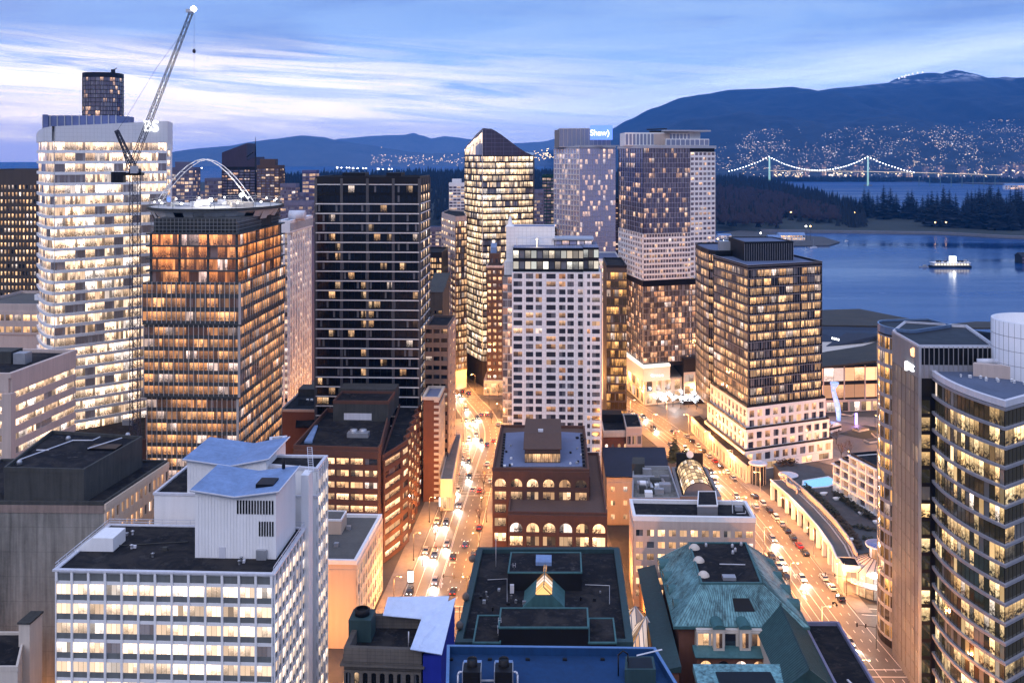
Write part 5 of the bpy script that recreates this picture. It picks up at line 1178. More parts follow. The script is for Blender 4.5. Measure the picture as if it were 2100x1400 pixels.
def vault():
    z=20.5; q=[G(1394,1022,z),G(1478,1022,z),G(1447,962,z),G(1378,962,z)]
    b=Bld('glass_vault_building','dark building carrying a glowing barrel vaulted glass roof beside the wide street',q[0],M_dark); b.core(q,0,z); b.roof(q,z,.8,.8,M_tar,M_grey,.2)
    W_v=wm('lit_vault_glass',1.0,(1,.78,.42),(1,.72,.38),1.05,1,.15,suite=20,line=.10,blind=.6)
    g=b.one('glass_vault',W_v); rb=b.one('vault_rib',M_dark); n=10; mm=7
    p0,p1=lrp(q[0],q[1],.12),lrp(q[0],q[1],.88); r0,r1=lrp(q[3],q[2],.12),lrp(q[3],q[2],.88)
    def pt(i,j):
        t_=i/n; a1=lrp(p0,p1,(1-math.cos(math.pi*t_))/2); c1=lrp(r0,r1,(1-math.cos(math.pi*t_))/2); c=lrp(a1,c1,.06+.82*j/mm); return (*c,z+.4+4.2*math.sin(math.pi*t_))
    for i in range(n):
        for j in range(mm):
            g.face([pt(i,j),pt(i+1,j),pt(i+1,j+1),pt(i,j+1)],0,[(j,i),(j,i+1),(j+1,i+1),(j+1,i)])
    for j in range(mm+1): rb.path([pt(i,j) for i in range(n+1)],.12,4)
    for i in range(1,n): rb.path([pt(i,0),pt(i,mm)],.08,4)
    ga=b.one('gable_end',M_grey); ga.face([pt(i,mm) for i in range(n+1)]); ga.face([pt(i,0) for i in range(n,-1,-1)])
    m=b.one('clock',M_wht); c=pt(n//2,mm); m.tube((c[0],c[1]+.3,c[2]+1.6),(c[0],c[1]-.1,c[2]+1.6),1.2,18); m=b.one('clock_plinth',M_dark); m.box(c[0],c[1]+.9,z,9,1.2,6.4,0,-.04)
    b.finish()
vault()
# --- navy sloped roof and red brick arches
z=17; pl=[G(1244,977,z),G(1372,977,z),G(1362,917,z+3),G(1237,917,z+3)]
b=Bld('navy_roof_building','peach walled building under a plain sloping navy roof behind the arcaded brick office',pl[0],M_beige)
b.core(pl,0,z-.2); m=b.one('roof',pm('navy_roofing',(.018,.022,.040),.75,.45,.15,.3)); m.prism(offs(pl,.35),z-.18,z+3,zt=[z+.1,z+.1,z+3,z+3]); b.facade(pl[0],pl[1],.5,z-2,3,5,W_old,sill=.35,head=.3,pier=.7,dep=.25)
c=G(1318,958,z+1.5); m=b.one('roof_light',M_cream); m.lathe(c[0],c[1],[(1.9,z+.3),(1.9,z+1.2),(1.2,z+1.9),(.02,z+2.1)],12); b.finish()
A_,B1=P(1237,392),P(1283,390); z=21
b=Bld('red_brick_arch_building','red brick building with pale cornice and small arched windows beside the white hotel tower',A_,M_brick2)
pl=[A_,P(1315,393),(P(1315,393)[0]+1,418),(A_[0]+1,418)]; b.core(pl,0,z-2.5); b.facade(A_,P(1315,393),z-16,z-6,2,6,W_old,sill=.25,head=.2,pier=.55,dep=.3,arch=(0,1)); b.part('cornice',M_cream).obox(A_,unit(A_,pl[1])[0],unit(A_,pl[1])[1],.5,z-4.2,z-2.3); b.roof(pl,z-2.5,.8,.4,M_tar,M_cream)
q=[P(1284,391.6),P(1316,392.2),(P(1316,392)[0]+1,412),(P(1284,392)[0]+1,412)]; b.core(q,3,z-.6,'bay',M_pink); b.facade(q[0],q[1],z-8,z-3,1,3,W_resi,sill=.2,head=.15,pier=.3,dep=.3,part='bay'); b.roof(q,z-.6,.5,.3,M_tar,M_cream)
c=(pl[0][0]+5,410); b.boxon('plant_room',M_dark,*c,z-2.45,9,7,3.4); b.finish()
b2=rect(1322,1348,388,8); b=Bld('small_glass_kiosk','small kiosk with a pale blue glass gable roof beside parked cars',b2[0],M_steel,cat='kiosk'); b.core(b2,0,6,'wall'); m=b.one('glass_roof',M_bluer); o=offs(b2,.3); r0,r1=lrp(o[0],o[1],.5),lrp(o[3],o[2],.5); m.face([(*o[0],6.02),(*r0,8.4),(*r1,8.4),(*o[3],6.02)]); m.face([(*r0,8.4),(*o[1],6.02),(*o[2],6.02),(*r1,8.4)]); m.face([(*o[0],6.02),(*o[1],6.02),(*r0,8.4)]); b.finish()

# --- bronze glass block between the hotel towers
pl=rect(1244,1285,440,34); z=Zv(548,440)
b=Bld('bronze_glass_block','bronze glass office block glowing gold behind the white hotel tower',pl[0],M_bronze); b.core(pl,0,z); b.facade(pl[0],pl[1],z-3.9*19-2,z-2,19,5,W_gold,sill=.14,head=.08,pier=.06,dep=.15,group=1); b.roof(pl,z,.9,.4,M_tar,M_dark); b.finish()
pl=rect(1222,1272,520,40); z=Zv(534,520)
b=Bld('stacked_deck_building','low building with pale curved lit decks in the gap left of the plum glass tower',pl[0],M_slab); b.core(pl,0,z); b.facade(pl[0],pl[1],z-24,z,6,4,W_mnp,sill=.35,head=.1,pier=.05,dep=.8,group=4); b.roof(pl,z,.8,.4,M_patio,M_slab); b.finish()

# --- tall plum and white glass hotel tower
def fairmont():
    C=P(1319,505); L1=P(1270,548); Rm=P(1415,514); Rr=P(1466,521); z1=Zv(575,505); z2=Zv(300,505); z0=22
    b=Bld('plum_glass_tower','tall plum glass hotel tower with pale balconies and a white rooftop box',((C[0]+Rr[0])/2,540),M_dark)
    back=(Rr[0]-4,575),(L1[0]+4,590)
    up=[L1,C,Rm,Rr,*back]; b.core(offs(up,-.15),z1-3,z2)
    hb=P(1440,516); h=[P(1277,546),C,hb,(hb[0]-2,575),(L1[0]+6,590)]; b.core(offs(h,-.2),20,z1-2.9,'lower_wall',M_dark)
    nf=10; fh=(z2-z1)/26; zm=z1+fh*9; zmm=z1+fh*9
    W_bal=wm('balcony_glass',.34,(1,.78,.5),(1,.62,.36),.95,2,.7,glass=(.05,.045,.07),ior=1.8,suite=1,blind=.3,dark=.05,dcol=(.4,.38,.62))
    for a1,c1,nb in ((L1,C,10),(C,Rm,17)):
        b.facade(a1,c1,zm+.2,z2-1,17,nb,W_purp,sill=.07,head=.03,pier=.06,dep=.18,spart='slab_edge',smat=pm('mauve_slab',(.26,.26,.34),.5,.1),group=1,min_face=-1)
        b.facade(a1,c1,z1,zm,9,nb,W_bal,sill=.30,head=.08,pier=.08,dep=.5,part='balcony_wall',mat=M_wht,group=1,min_face=-1)
    b.facade(Rm,Rr,z1-10,z2-3,29,6,W_bal,sill=.36,head=.1,pier=.22,dep=.35,part='white_wing',mat=M_wht,min_face=-1)
    b.facade(Rm,Rr,22,z1-10.1,16,6,W_resi,sill=.36,head=.1,pier=.2,dep=.35,part='white_wing',min_face=-1)
    W_htl=wm('hotel_band_glass',.50,(1,.66,.38),(1,.48,.24),1.0,2,.4,glass=(.03,.028,.034),ior=2.0,suite=1,blind=.45,dark=.05,dcol=(.75,.5,.45))
    for a1,c1,nb in ((h[0],C,7),(C,hb,12)):
        b.facade(a1,c1,z0,z1-3.2,14,nb+5,W_htl,sill=.12,head=.06,pier=.08,dep=.16,group=1,min_face=-1,spart='hotel_spandrel',smat=pm('grey_band',(.20,.18,.18),.5,.1))
        b.fins(a1,c1,z0,z1-3.2,30,.25,.2,'edge_post',M_alu)
    b.ring(offs(h,.1),z1-3.2,z1-.2,1,'dark_belt',M_black,.25); b.ring(offs(up,.2),z2-1.0,z2+.4,1,'cornice',M_alu,.5)
    # porte cochere wrap, its brightness painted in as its own glow
    wr=[P(1279,536),P(1319,500.5),P(1374,506.5),(P(1374,507)[0]-1,530),P(1290,548)]
    b.core(wr,13.5,20.5,'canopy_fascia',em('glow_white_fascia',(1,.66,.48),.12,(.6,.58,.57))); b.core(offs(wr,.15),20.52,21.5,'canopy_edge',em('glow_edge',(1,.85,.68),1.1,(.8,.8,.8)))
    b.core(offs(h,-1.0),0,13.4,'lobby',M_cream); b.facade(offs(h,-1.0)[0],offs(h,-1.0)[1],.4,13,2,5,W_park,sill=.08,head=.1,pier=.2,dep=.3,part='lobby',min_face=-1); b.facade(offs(h,-1.0)[1],offs(h,-1.0)[2],.4,13,2,6,W_park,sill=.08,head=.1,pier=.4,dep=.3,part='lobby',mat=M_cream,min_face=-1)
    # low wing to the right with bright upper windows
    lw=[P(1402,507.5),P(1468,512),(P(1468,512)[0],540),(P(1402,507)[0],540)]; b.core(lw,0,24,'low_wing',M_dark); b.facade(lw[0],lw[1],5,17,2,3,W_park,sill=.15,head=.2,pier=.15,dep=.2,part='low_wing_frame',mat=M_alu)
    # rooftop
    pr=[P(1282,520),P(1416,520),(P(1416,520)[0],545),(P(1282,520)[0],545)]; zt=Zv(272,520); b.core(pr,z2+.4,zt,'roof_box',M_wht); b.facade(pr[0],pr[1],z2+.5,zt-.4,1,18,W_scr,sill=.05,head=.05,pier=.3,dep=.12,part='roof_box'); m=b.one('louvre_screen',M_pink); m.obox(lrp(pr[0],pr[1],.44),unit(pr[0],pr[1])[0],8.5,.3,z2+.9,zt-.6)
    wr2=[P(1366,516),P(1454,520),(P(1454,520)[0],552),(P(1366,516)[0],552)]; b.core(wr2,z2+.42,Zv(285,518),'roof_box'); b.facade(wr2[0],wr2[1],z2+.5,Zv(286,518),1,9,W_scr,sill=.05,head=.05,pier=.15,dep=.1,part='roof_box'); b.core(offs(wr2,.9),Zv(270,518),Zv(267,518),'roof_slab',M_alu); b.core(offs(wr2,-4),Zv(285,518)+.02,Zv(270,518)-.02,'roof_box')
    m=b.one('cleaning_crane',M_dark); x,y=P(1345,528); m.box(x,y,zt,7,2.5,1.2); m.tube((x-5,y,zt+1.8),(x+6,y,zt+2.2),.35,5)
    r=b.finish()
    for (u,v,Y,s_,rz) in ((1325,784,508,1.9,-.55),(1347,787,502.2,1.9,.02)):
        x=(u-CX)*Y/F; text('fairmont' if s_ else '',1.9,E_white,r,'sign_letters',(x-b.base[0],Y-1.6-b.base[1],17.0),(math.pi/2,0,.11 if rz>0 else -.36),.12) if rz>0 else None
fairmont()

# --- blue glass tower with illuminated roof sign
def shaw():
    Y=620; C=P(1189,Y); L1=P(1137,650); Rr=P(1262,632); z=Zv(302,Y)
    b=Bld('blue_glass_tower','pale blue glass tower with a glowing blue rooftop sign',((L1[0]+Rr[0])/2,650),pm('blue_grey_frame',(.30,.32,.44),.4,.1))
    pl=[L1,C,Rr,(Rr[0]-2,680),(L1[0]+3,690)]; b.core(offs(pl,-.1),0,z)
    W_s=wm('pale_tower_glass',.30,(1,.82,.58),(1,.7,.44),.95,2,.6,glass=(.27,.31,.48),ior=2.8,suite=1,blind=.4,dark=.05,dcol=(.42,.45,.80))
    b.facade(L1,C,z-3.35*40,z-1,40,9,W_s,sill=.14,head=.06,pier=.12,dep=.5,part='balcony',mat=M_slab,min_face=-1); b.facade(C,Rr,z-3.35*40,z-1,40,14,W_blue,sill=.08,head=.05,pier=.07,dep=.18,spart='slab_edge',smat=pm('blue_slab',(.34,.36,.50),.5,.1),min_face=-1)
    b.roof(pl,z,.8,.4,M_tar,M_alu,.3)
    bx=[P(1147,637),P(1252,630),(P(1252,630)[0],652),(P(1147,637)[0],656)]; zt=Zv(263,632); b.core(bx,z+.05,zt,'roof_box',M_grey); b.facade(bx[0],bx[1],z+.2,zt,1,12,W_scr,sill=.04,head=.04,pier=.1,dep=.15,part='roof_frame',mat=M_alu); b.core([P(1137,640),P(1150,638),P(1150,648),P(1137,650)],z+.06,zt-1.0,'roof_box')
    q0,q1=P(1210,627),P(1256,627); d,L=unit(q0,q1); m=b.one('sign_panel',E_blue); m.obox(q0,d,L,.8,Zv(287,627),Zv(257,627)); m=b.one('sign_base',M_alu); m.obox((q0[0]-10,q0[1]-1),d,L+14,1.6,z+.85,z+1.3)
    r=b.finish(); x,y=P(1230,625); text('Shaw)',5.2,E_white,r,'sign_letters',(x-b.base[0],y-b.base[1],Zv(273,625)),(math.pi/2,0,0),.2)
shaw()

# --- dark glass office tower on a stepped white podium
def waterfront():
    C=(98.2,405); Rr=P(1685,420); L1=(92.1,446); zt=Zv(548,405); z0=25.3
    b=Bld('amber_window_tower','dark glass office tower full of amber windows on a stepped white podium',((C[0]+Rr[0])/2,435),M_black)
    T=[L1,C,Rr,(127,466),(112,470)]; b.core(T,z0-.4,zt)
    M_gl=pm('grey_line',(.30,.30,.34),.4,.05); fh=(zt-z0-1.2)/15
    for a1,c1,nb in ((L1,C,9),(C,Rr,10)):
        b.facade(a1,c1,z0+.2,zt-1.2,15,nb,W_warm,sill=.26,head=.06,pier=.05,dep=.10,group=1,min_face=-1)
        d,L=unit(a1,c1)
        for k in range(16): b.part('floor_line',M_gl).obox(a1,d,L,.2,z0+.2+k*fh-.08,z0+.2+k*fh+.10)
        b.fins(a1,c1,z0+.2,zt-.2,1.33,.07,.18,'mullion',M_gl)
        for q in (.0,.37,.69,1.0): c=lrp(a1,c1,min(.985,q)); b.part('pier').obox(c,d,.75,.16,z0+.2,zt)
    b.ring(T,zt-.9,zt+.9,.4,'parapet',M_dark,.22); b.part('roof',pm('blue_grey_roof',(.09,.12,.20),.8,.3)).face([(*p_,zt+.03) for p_ in T])
    for dz in (.2,.9): b.ring(T,zt+dz-.06,zt+dz+.06,.1,'floor_line',None,.30)
    # rounded wing
    cc=(96.5,473); wg=arcpts(cc,9,235,140,6); wgp=[(94,446.5)]+[(98,447)]+[(104,462)]+[(104,485)]+[ (96,486)]; 
    wing=[(91.3,452),(93.5,447.5),(104,449),(104,490),(93,489),(90.5,480),(90.3,465)]; zw=Zv(508,470); b.core(wing,z0-12,zw,'wing',M_black)
    ed=[(wing[5],wing[6]),(wing[6],wing[0]),(wing[0],wing[1])]
    for a1,c1 in ed:
        b.facade(a1,c1,z0-11,zw-1.2,18,max(1,int(unit(a1,c1)[1]/3.5)),W_warm,sill=.26,head=.06,pier=.05,dep=.1,min_face=-1,part='wing'); b.fins(a1,c1,z0-11,zw,1.3,.07,.18,'mullion')
    b.ring(wing,zw-.9,zw+.8,.4,'parapet',None,.2); b.part('roof').face([(*p_,zw+.03) for p_ in wing])
    ph=[P(1527,428),P(1627,432),(P(1627,432)[0]-3,455),(P(1527,428)[0]-1,455)]; zp=Zv(503,430)+1.2; b.core(ph,zt+.04,zp,'penthouse',M_dark); b.fins(ph[0],ph[1],zt+.1,zp-.4,1.1,.12,.12,'mullion'); b.roof(ph,zp,.5,.3,M_tar,M_grey); b.boxon('roof_unit',M_steel,ph[0][0]-3,455,zt+.05,5,6,6.5)
    # white podium in steps
    rows=[(16.6,z0,1.0,2),(8.2,16.6,2.2,2),(0,8.2,3.4,1)]
    base=[L1,C,Rr,(131,445),(127,470),(105,475)]
    for za,zb,o,nf in rows:
        q=offs(base,o); b.core(q,za+(.0 if za else 0),zb-.02,'podium',M_wht)
        for i,nb in ((0,10),(1,10),(2,7)):
            lo=za+.3 if za else 3.6
            b.facade(q[i],q[i+1],lo,zb-.5,nf,nb,W_hotel,sill=.14,head=.14,pier=.36,dep=.4,part='podium',min_face=-1)
            if not za: b.facade(q[i],q[i+1],.2,3.5,1,5 if i<2 else 7,W_park,sill=.05,head=.15,pier=.4,dep=.4,part='podium',min_face=-1)
        b.ring(q,zb-.5,zb+.25,.6,'terrace_edge',M_wht,.45); b.ring(offs(q,.1),zb+.26,zb+1.1,.12,'balustrade',M_dark,.12); b.part('terrace',M_grav).face([(*p_,zb+.05) for p_ in q])
    # stair-stepped white screen on the street side
    b.finish()
    # low arcade along the street
    pts=[(84.6,458),(86.2,440),(88.2,420),(90.6,400),(93,386)]; inn=[(96.5,387),(95,402),(92.5,420),(90,442),(88.6,460)]
    z=7.2; a=Bld('street_arcade','low curved stone arcade with floodlit shop fronts under the amber window tower',(90,420),M_cream); q=pts+inn; a.core(offs(q,-.4),0,z-.3)
    for p0,p1 in zip(pts[:-1],pts[1:]): a.facade(p0,p1,.2,z-1.2,1,5,W_park,sill=.1,head=.12,pier=.35,dep=.5,min_face=-1)
    for p0,p1 in zip(pts[:-1],pts[1:]): a.part('wall').obox(p0,unit(p0,p1)[0],unit(p0,p1)[1],.55,z-1.2,z+.2)
    a.part('roof',M_tar).face([(*p_,z) for p_ in q]); a.finish()
    for (x,y,nm) in ((97.5,386.5,'beside the street arcade'),(105.5,372.5,'at the end of the pool terrace')):
        r=empty('glass_turret',(x,y,0)); tag(r,'small round glass turret with pale disc roof '+nm,'turret')
        m=MB(); m.lathe(x,y,[(3.0,0),(3.0,7.6)],16); m.build('glass_drum',wm('turret_glass_'+str(int(x)),.9,(1,.6,.3),(1,.5,.25),.7,8,.3,dark=.3),r,(x,y,0))
        m=MB(); 
        for i in range(12): t_=2*math.pi*i/12; m.tube((x+3.05*math.cos(t_),y+3.05*math.sin(t_),0),(x+3.05*math.cos(t_),y+3.05*math.sin(t_),7.6),.12,4)
        m.build('frame',M_alu,r,(x,y,0))
        m=MB(); m.lathe(x,y,[(.02,7.7),(3.7,7.7),(3.7,8.2),(2.2,8.3),(2.0,8.05),(.02,8.05)],24); m.build('disc_roof',M_rail,r,(x,y,0))
waterfront()

# --- podium with colonnade, pool and garden
def podium():
    z=7.5; out=[(97.6,368),(99.6,352),(100.6,338),(100.9,322),(100.2,306),(98.6,296)]
    b=Bld('colonnade_podium','curved white colonnade with tall square columns along the parked cars',(104,330),M_cream)
    inn=[(x+4.6,y+.5) for x,y in out]; q=out+inn[::-1]
    b.core(q,z-1.6,z,'beam',M_cream); b.part('roof',M_grav).face([(*p_,z+.03) for p_ in offs(q,-.5)])
    back=[(x+5.2,y+.5) for x,y in out]
    for p0,p1 in zip(back[:-1],back[1:]): b.core([p0,p1,(p1[0]+.6,p1[1]),(p0[0]+.6,p0[1])],0,z-.05,'back_wall',M_cream); b.facade(p0,p1,.2,z-1.8,1,3,W_park,sill=.05,head=.12,pier=.25,dep=.2,part='back_frame',mat=M_cream,min_face=-1)
    pts=[]
    for i in range(13):
        s_=i/12*(len(out)-1); k=min(int(s_),len(out)-2); c=lrp(out[k],out[k+1],s_-k); m=b.one('column',M_wht); m.box(c[0]+.7,c[1],0,1.25,1.25,z-1.62,0,-.05)
    b.part('coping',M_wht).path([(x,y,z+.1) for x,y in out],.28,4)
    rails(b,[(x+4.8,y+.5,z) for x,y in out],1.0,'railing',M_dark,1.5)
    wallp=[(x+6.0,y+.5) for x,y in out]
    for p0,p1 in zip(wallp[:-1],wallp[1:]): b.core([p0,p1,(p1[0]+.5,p1[1]),(p0[0]+.5,p0[1])],z-.06,z+1.7,'planter_wall',M_pink)
    b.finish()
    g=[(104.2,368.5),(105.8,352),(106.9,338),(107.2,322),(106.4,307),(104.9,300),(122,300),(128,318),(119,356),(121,382),(110,392),(104,388)]
    m=MB(); m.prism(g,0,z-.1); tag(m.build('garden_terrace',gm('terrace_paving',(.05,.05,.052),(.085,.085,.09),.3)),kind='structure')
    pq=[G(1647,1001,z),G(1697,997,z),G(1719,988,z),G(1698,978,z),G(1649,986,z)]
    r=empty('swimming_pool',(*pq[0],z)); tag(r,'lit pale blue swimming pool on the roof terrace','pool')
    m=MB(); m.prism(pq,z-.05,z+.12); m.build('pool_water',em('pool_water',(.25,.62,.95),.62,(.2,.5,.7)),r,(*pq[0],z)); m=MB(); 
    o=offs(pq,.6)
    for i in range(5): j=(i+1)%5; m.face([(*o[i],z+.18),(*o[j],z+.18),(*pq[j],z+.18),(*pq[i],z+.18)]); m.face([(*o[i],z-.08),(*o[j],z-.08),(*o[j],z+.18),(*o[i],z+.18)])
    m.build('pool_edge',M_wht,r,(*pq[0],z))
    # wavy terrace wall
    wv=Bld('terrace_wall','wavy pale wall with planters beside the swimming pool',(103,370),M_pink,cat='wall'); pts=[(102.8+.9*math.sin(i*.9),353+i*1.7) for i in range(12)]
    for p0,p1 in zip(pts[:-1],pts[1:]): wv.part('wall').prism([p0,(p0[0]+.5,p0[1]),(p1[0]+.5,p1[1]),p1],0,z+1.5)
    for i in range(8): x,y=pts[i+2]; m=wv.one('planter',M_wht); m.lathe(x+1.4,y,[(.35,z),(.55,z+.7),(.02,z+.7)],8)
    wv.finish()
    # glazed white grid hotel
    A_=(118.2,356); B1=(126.6,322); zt=23.2
    h=Bld('white_grid_hotel','white stepped hotel block with a grid of lit balconies above the garden',A_,M_wht)
    pl=[A_,B1,(146,326),(138,362)]; d,L=unit(A_,B1)
    n0=lrp(A_,B1,.0); bays=[(0,.14,17.2),(.14,.29,20.3),(.29,1.0,zt)]
    for q0,q1,zz in bays:
        p0,p1=lrp(A_,B1,q0),lrp(A_,B1,q1); nn=(-d[1],d[0]); bk=[(p1[0]+nn[0]*14,p1[1]+nn[1]*14),(p0[0]+nn[0]*14,p0[1]+nn[1]*14)]
        h.core([p0,p1,*bk],7.6,zz); nf=round((zz-7.6)/3.1); h.facade(p0,p1,7.7,zz,nf,1 if q1<.3 else 5,W_hotel,sill=.10,head=.10,pier=.14 if q1>.3 else .18,dep=1.1,min_face=-1,pd=.1)
        h.ring([p0,p1,*bk],zz-.1,zz+.25,.4,'roof_edge',M_wht,1.2); h.ring([p0,p1,*bk],zz+.26,zz+1.1,.1,'balustrade',M_dark,.3); h.part('roof',M_tar).face([(*p_,zz+.02) for p_ in [p0,p1,*bk]])
    h.finish()
    # rotunda entrance
    x,y=110.0,292.5; r=empty('glass_rotunda',(x,y,0)); tag(r,'round glass entrance hall with a conical ribbed roof and curved canopy sign','entrance hall')
    W_rt=wm('rotunda_glass',1.0,(1,.70,.38),(1,.60,.3),1.0,1,.3,suite=9,dark=.15)
    def bb(m,nm,mat): return m.build(nm,mat,r,(x,y,0))
    def wallring(R_,z0_,z1_,n=24,R2=None):
        m=MB(); R2=R2 or R_
        for i in range(n):
            a0,a1=2*math.pi*i/n,2*math.pi*(i+1)/n
            m.face([(x+R_*math.cos(a0),y+R_*math.sin(a0),z0_),(x+R_*math.cos(a1),y+R_*math.sin(a1),z0_),(x+R2*math.cos(a1),y+R2*math.sin(a1),z1_),(x+R2*math.cos(a0),y+R2*math.sin(a0),z1_)],0,[(i,0.05),(i+1,.05),(i+1,.95),(i,.95)])
        return m
    bb(wallring(8.6,0,6.6),'glass_wall',W_rt); bb(wallring(9.2,6.7,9.8,24,3.1),'cone_roof',pm('cone_roof_glass',(.62,.52,.42),.35,.1)); bb(wallring(2.7,9.7,13.0,16),'lantern',wm('lantern_glass',1,(1,.6,.3),(1,.5,.25),.8,2,.2,dark=.2))
    m=MB()
    for i in range(24): t_=2*math.pi*i/24; c_,s_=math.cos(t_),math.sin(t_); m.tube((x+9.2*c_,y+9.2*s_,6.75),(x+3.1*c_,y+3.1*s_,9.85),.10,4); m.tube((x+8.65*c_,y+8.65*s_,0),(x+8.65*c_,y+8.65*s_,6.6),.10,4)
    bb(m,'roof_rib',M_dark); m=MB(); m.lathe(x,y,[(.02,13.05),(3.7,13.05),(3.7,13.5),(.02,13.75)],28); bb(m,'lantern_disc',pm('disc_glass',(.18,.22,.48),.3,.2)); 
    m=MB()
    for i in range(20): t_=2*math.pi*i/20; m.tube((x+.3*math.cos(t_),y+.3*math.sin(t_),13.78),(x+3.7*math.cos(t_),y+3.7*math.sin(t_),13.56),.06,3)
    m.lathe(x,y,[(3.55,13.5),(3.85,13.55),(3.85,13.0)],28); bb(m,'disc_rib',M_rail)
    m=MB(); m.lathe(x,y,[(8.9,4.3),(11.2,3.9),(11.2,4.25),(8.9,4.7)],30,a0=math.pi*.9,a1=math.pi*1.75); bb(m,'canopy',M_steel)
    for i,ch in enumerate('Waterfront'):
        t_=math.pi*(1.17+.028*i*1.15); text(ch,1.5,M_rail,r,'sign_letter',(11.3*math.cos(t_),11.3*math.sin(t_),5.1),(math.pi/2,0,t_+math.pi/2),.08)
    m=MB(); m.lathe(x-4.2,y-7.6,[(.02,6.3),(.8,6.7),(1.0,7.2),(.7,7.8),(.02,8.0)],12); bb(m,'floodlight',E_cool); lamp(x-5.2,y-9.6,7.0,3000,(1,.9,.75))
    c0=Bld('podium_end_block','square pale stone end block of the colonnade with one framed opening',(101,292),M_cream); e=[(98.4,290),(103.2,289),(104.0,295.5),(98.8,296)]; c0.core(e,0,z+.6); c0.roof(e,z+.6,.2,.3,M_tar,M_cream); c0.facade(e[0],e[1],3.2,6.8,1,1,W_old,sill=.1,head=.1,pier=.4,dep=.3); c0.finish()
podium()

# --- curved office tower at the right edge
def pwc():
    z=84.0; A_=(99.3,254); B1=(97.9,234.5)
    b=Bld('banded_glass_tower','curved glass tower with pale floor bands and a white drum at the right edge',(115,235),M_dark)
    M_band=pm('pale_band',(.30,.30,.33),.5,.08); 
    # ribbed side slab
    S=[A_,B1,(116,234.2),(122,262),(108,268)]; b.core(S,0,z-.3)
    W_rib=wm('ribbed_glass',.46,(1,.80,.44),(1,.64,.3),.95,3,.3,glass=(.03,.03,.036),ior=2.0,suite=4,blind=.5,dark=.06,dcol=(.7,.5,.32))
    b.facade(A_,B1,2,z-7.8,18,14,W_rib,sill=.08,head=.04,pier=.1,dep=.1,group=1,min_face=-1,mat=M_bronze,part='rib_wall'); b.fins(A_,B1,0,z,1.0,.12,.30,'rib',pm('dull_rib',(.27,.26,.26),.4,.1))
    b.part('sign_band',M_band).obox(A_,unit(A_,B1)[0],unit(A_,B1)[1],.14,z-7.6,z-.2)
    b.part('corner_post',M_alu).box(B1[0]+.1,B1[1]-.1,0,.6,.6,z,0,.0)
    # front strip and crown louvres
    Q=(100.6,234.4); b.facade(B1,Q,1,z-12.4,17,1,W_pwc,sill=.12,head=.1,pier=.12,dep=.15); 
    e0,e1=B1,(117.5,233.9); b.part('crown',M_band).obox(e0,unit(e0,e1)[0],unit(e0,e1)[1],.10,z-7.6,z-4.4); b.part('crown_louvre',M_black).obox(e0,unit(e0,e1)[0],unit(e0,e1)[1],.06,z-4.38,z-.3); b.fins(e0,e1,z-7.6,z,1.13,.16,.28,'rib')
    b.ring(S,z-.3,z+.15,.35,'coping',M_rail,.2); b.ring(S,z+.3,z+.4,.1,'coping',None,.2)
    b.part('roof',pm('slate_roof',(.07,.09,.15),.8,.3)).face([(*p_,z-3.2) for p_ in offs(S,-.5)])
    rf=offs(S,-.4); b.ring(S,z-3.3,z-.31,.3,'parapet',M_grey,-.02)
    for q in (.25,.45,.62): 
        x=98+20*q; m=b.one('roof_beam',M_grey); m.prism([(x+1.5,236),(x+2.6,236),(x-1.0+3,256),(x-2.2+3,256)],z-3.1,z-.5)
    m=b.one('roof_unit',M_patio); m.box(113.5,243,z-3.1,6,9,2.2,0,-.05)
    # rounded left end
    cx,cy=104.3,262; pts=[(cx+5.3*math.cos(math.radians(a)),cy+8*math.sin(math.radians(a))) for a in range(95,300,17)]
    wing=pts+[(118,262),(116,272)]; b.core(wing,0,z-.02,'rounded_end',M_dark); n=0
    for p0,p1 in zip(pts[:-1],pts[1:]):
        b.facade(p0,p1,2,z-2,20,1,W_gold if n%1==0 else W_pwc,sill=.16,head=.08,pier=.1,dep=.12,part='round_frame',mat=M_band,min_face=-.3); n+=1
    b.ring(wing,z-1.5,z+.5,.3,'glass_parapet',pm('glass_screen',(.10,.16,.27),.15,.1),.1)
    # banded curved body
    zr=78.0; cp=P(2062,205); p0=(100.7,233.2); arc=bulge(p0,cp,1.9,9); R2=P(2230,226); body=arc+[R2,(135,250),(104,250)]
    b.core(offs(body,-.9),0,zr-.05,'curved_wall',M_black)
    fh=4.12; nf=18; zt=zr-1.5; uo=[3,5]
    edges=list(zip(arc[:-1],arc[1:]))+[(cp,R2)]
    gl=offs(body,-.55)
    for k in range(len(arc)):
        a1,c1=gl[k],gl[k+1]; L=unit(a1,c1)[1]; nb=1 if k<9 else 9
        b.facade(a1,c1,zt-fh*nf,zt,nf,nb if k==9 else 2,W_pwc,sill=0,head=0,pier=0,dep=.05,group=1,min_face=-1,uo=(uo[0],uo[1])); uo[0]+=2
        b.fins(a1,c1,zt-fh*nf,zt,1.6,.06,.1,'mullion',M_dark)
    for k in range(nf+1):
        zz=zt-fh*k; b.ring(body,zz-.30,zz+.30,1.2,'floor_band',M_band,.05); b.ring(body,zz-.06,zz+.02,.2,'band_groove',M_grey,.07)
    b.ring(body,zr-1.0,zr+.35,.8,'roof_edge',M_rail,.1); b.part('terrace',pm('blue_grey_terrace',(.085,.11,.17),.85,.3)).face([(*p_,zr+.05) for p_ in offs(body,-.4)])
    dx,dy=124.5,230.5; m=b.one('drum',pm('white_drum_panel',(.74,.74,.76),.5,.06,.1,.06)); m.lathe(dx,dy,[(10.2,zr+.04),(10.2,91.2),(9.5,91.2),(9.5,88.2),(.02,88.2)],56)
    j=b.one('drum_joint',M_grey)
    for zz in (81.3,84.6,87.9): j.lathe(dx,dy,[(10.2,zz-.04),(10.23,zz-.04),(10.23,zz+.04),(10.2,zz+.04)],56)
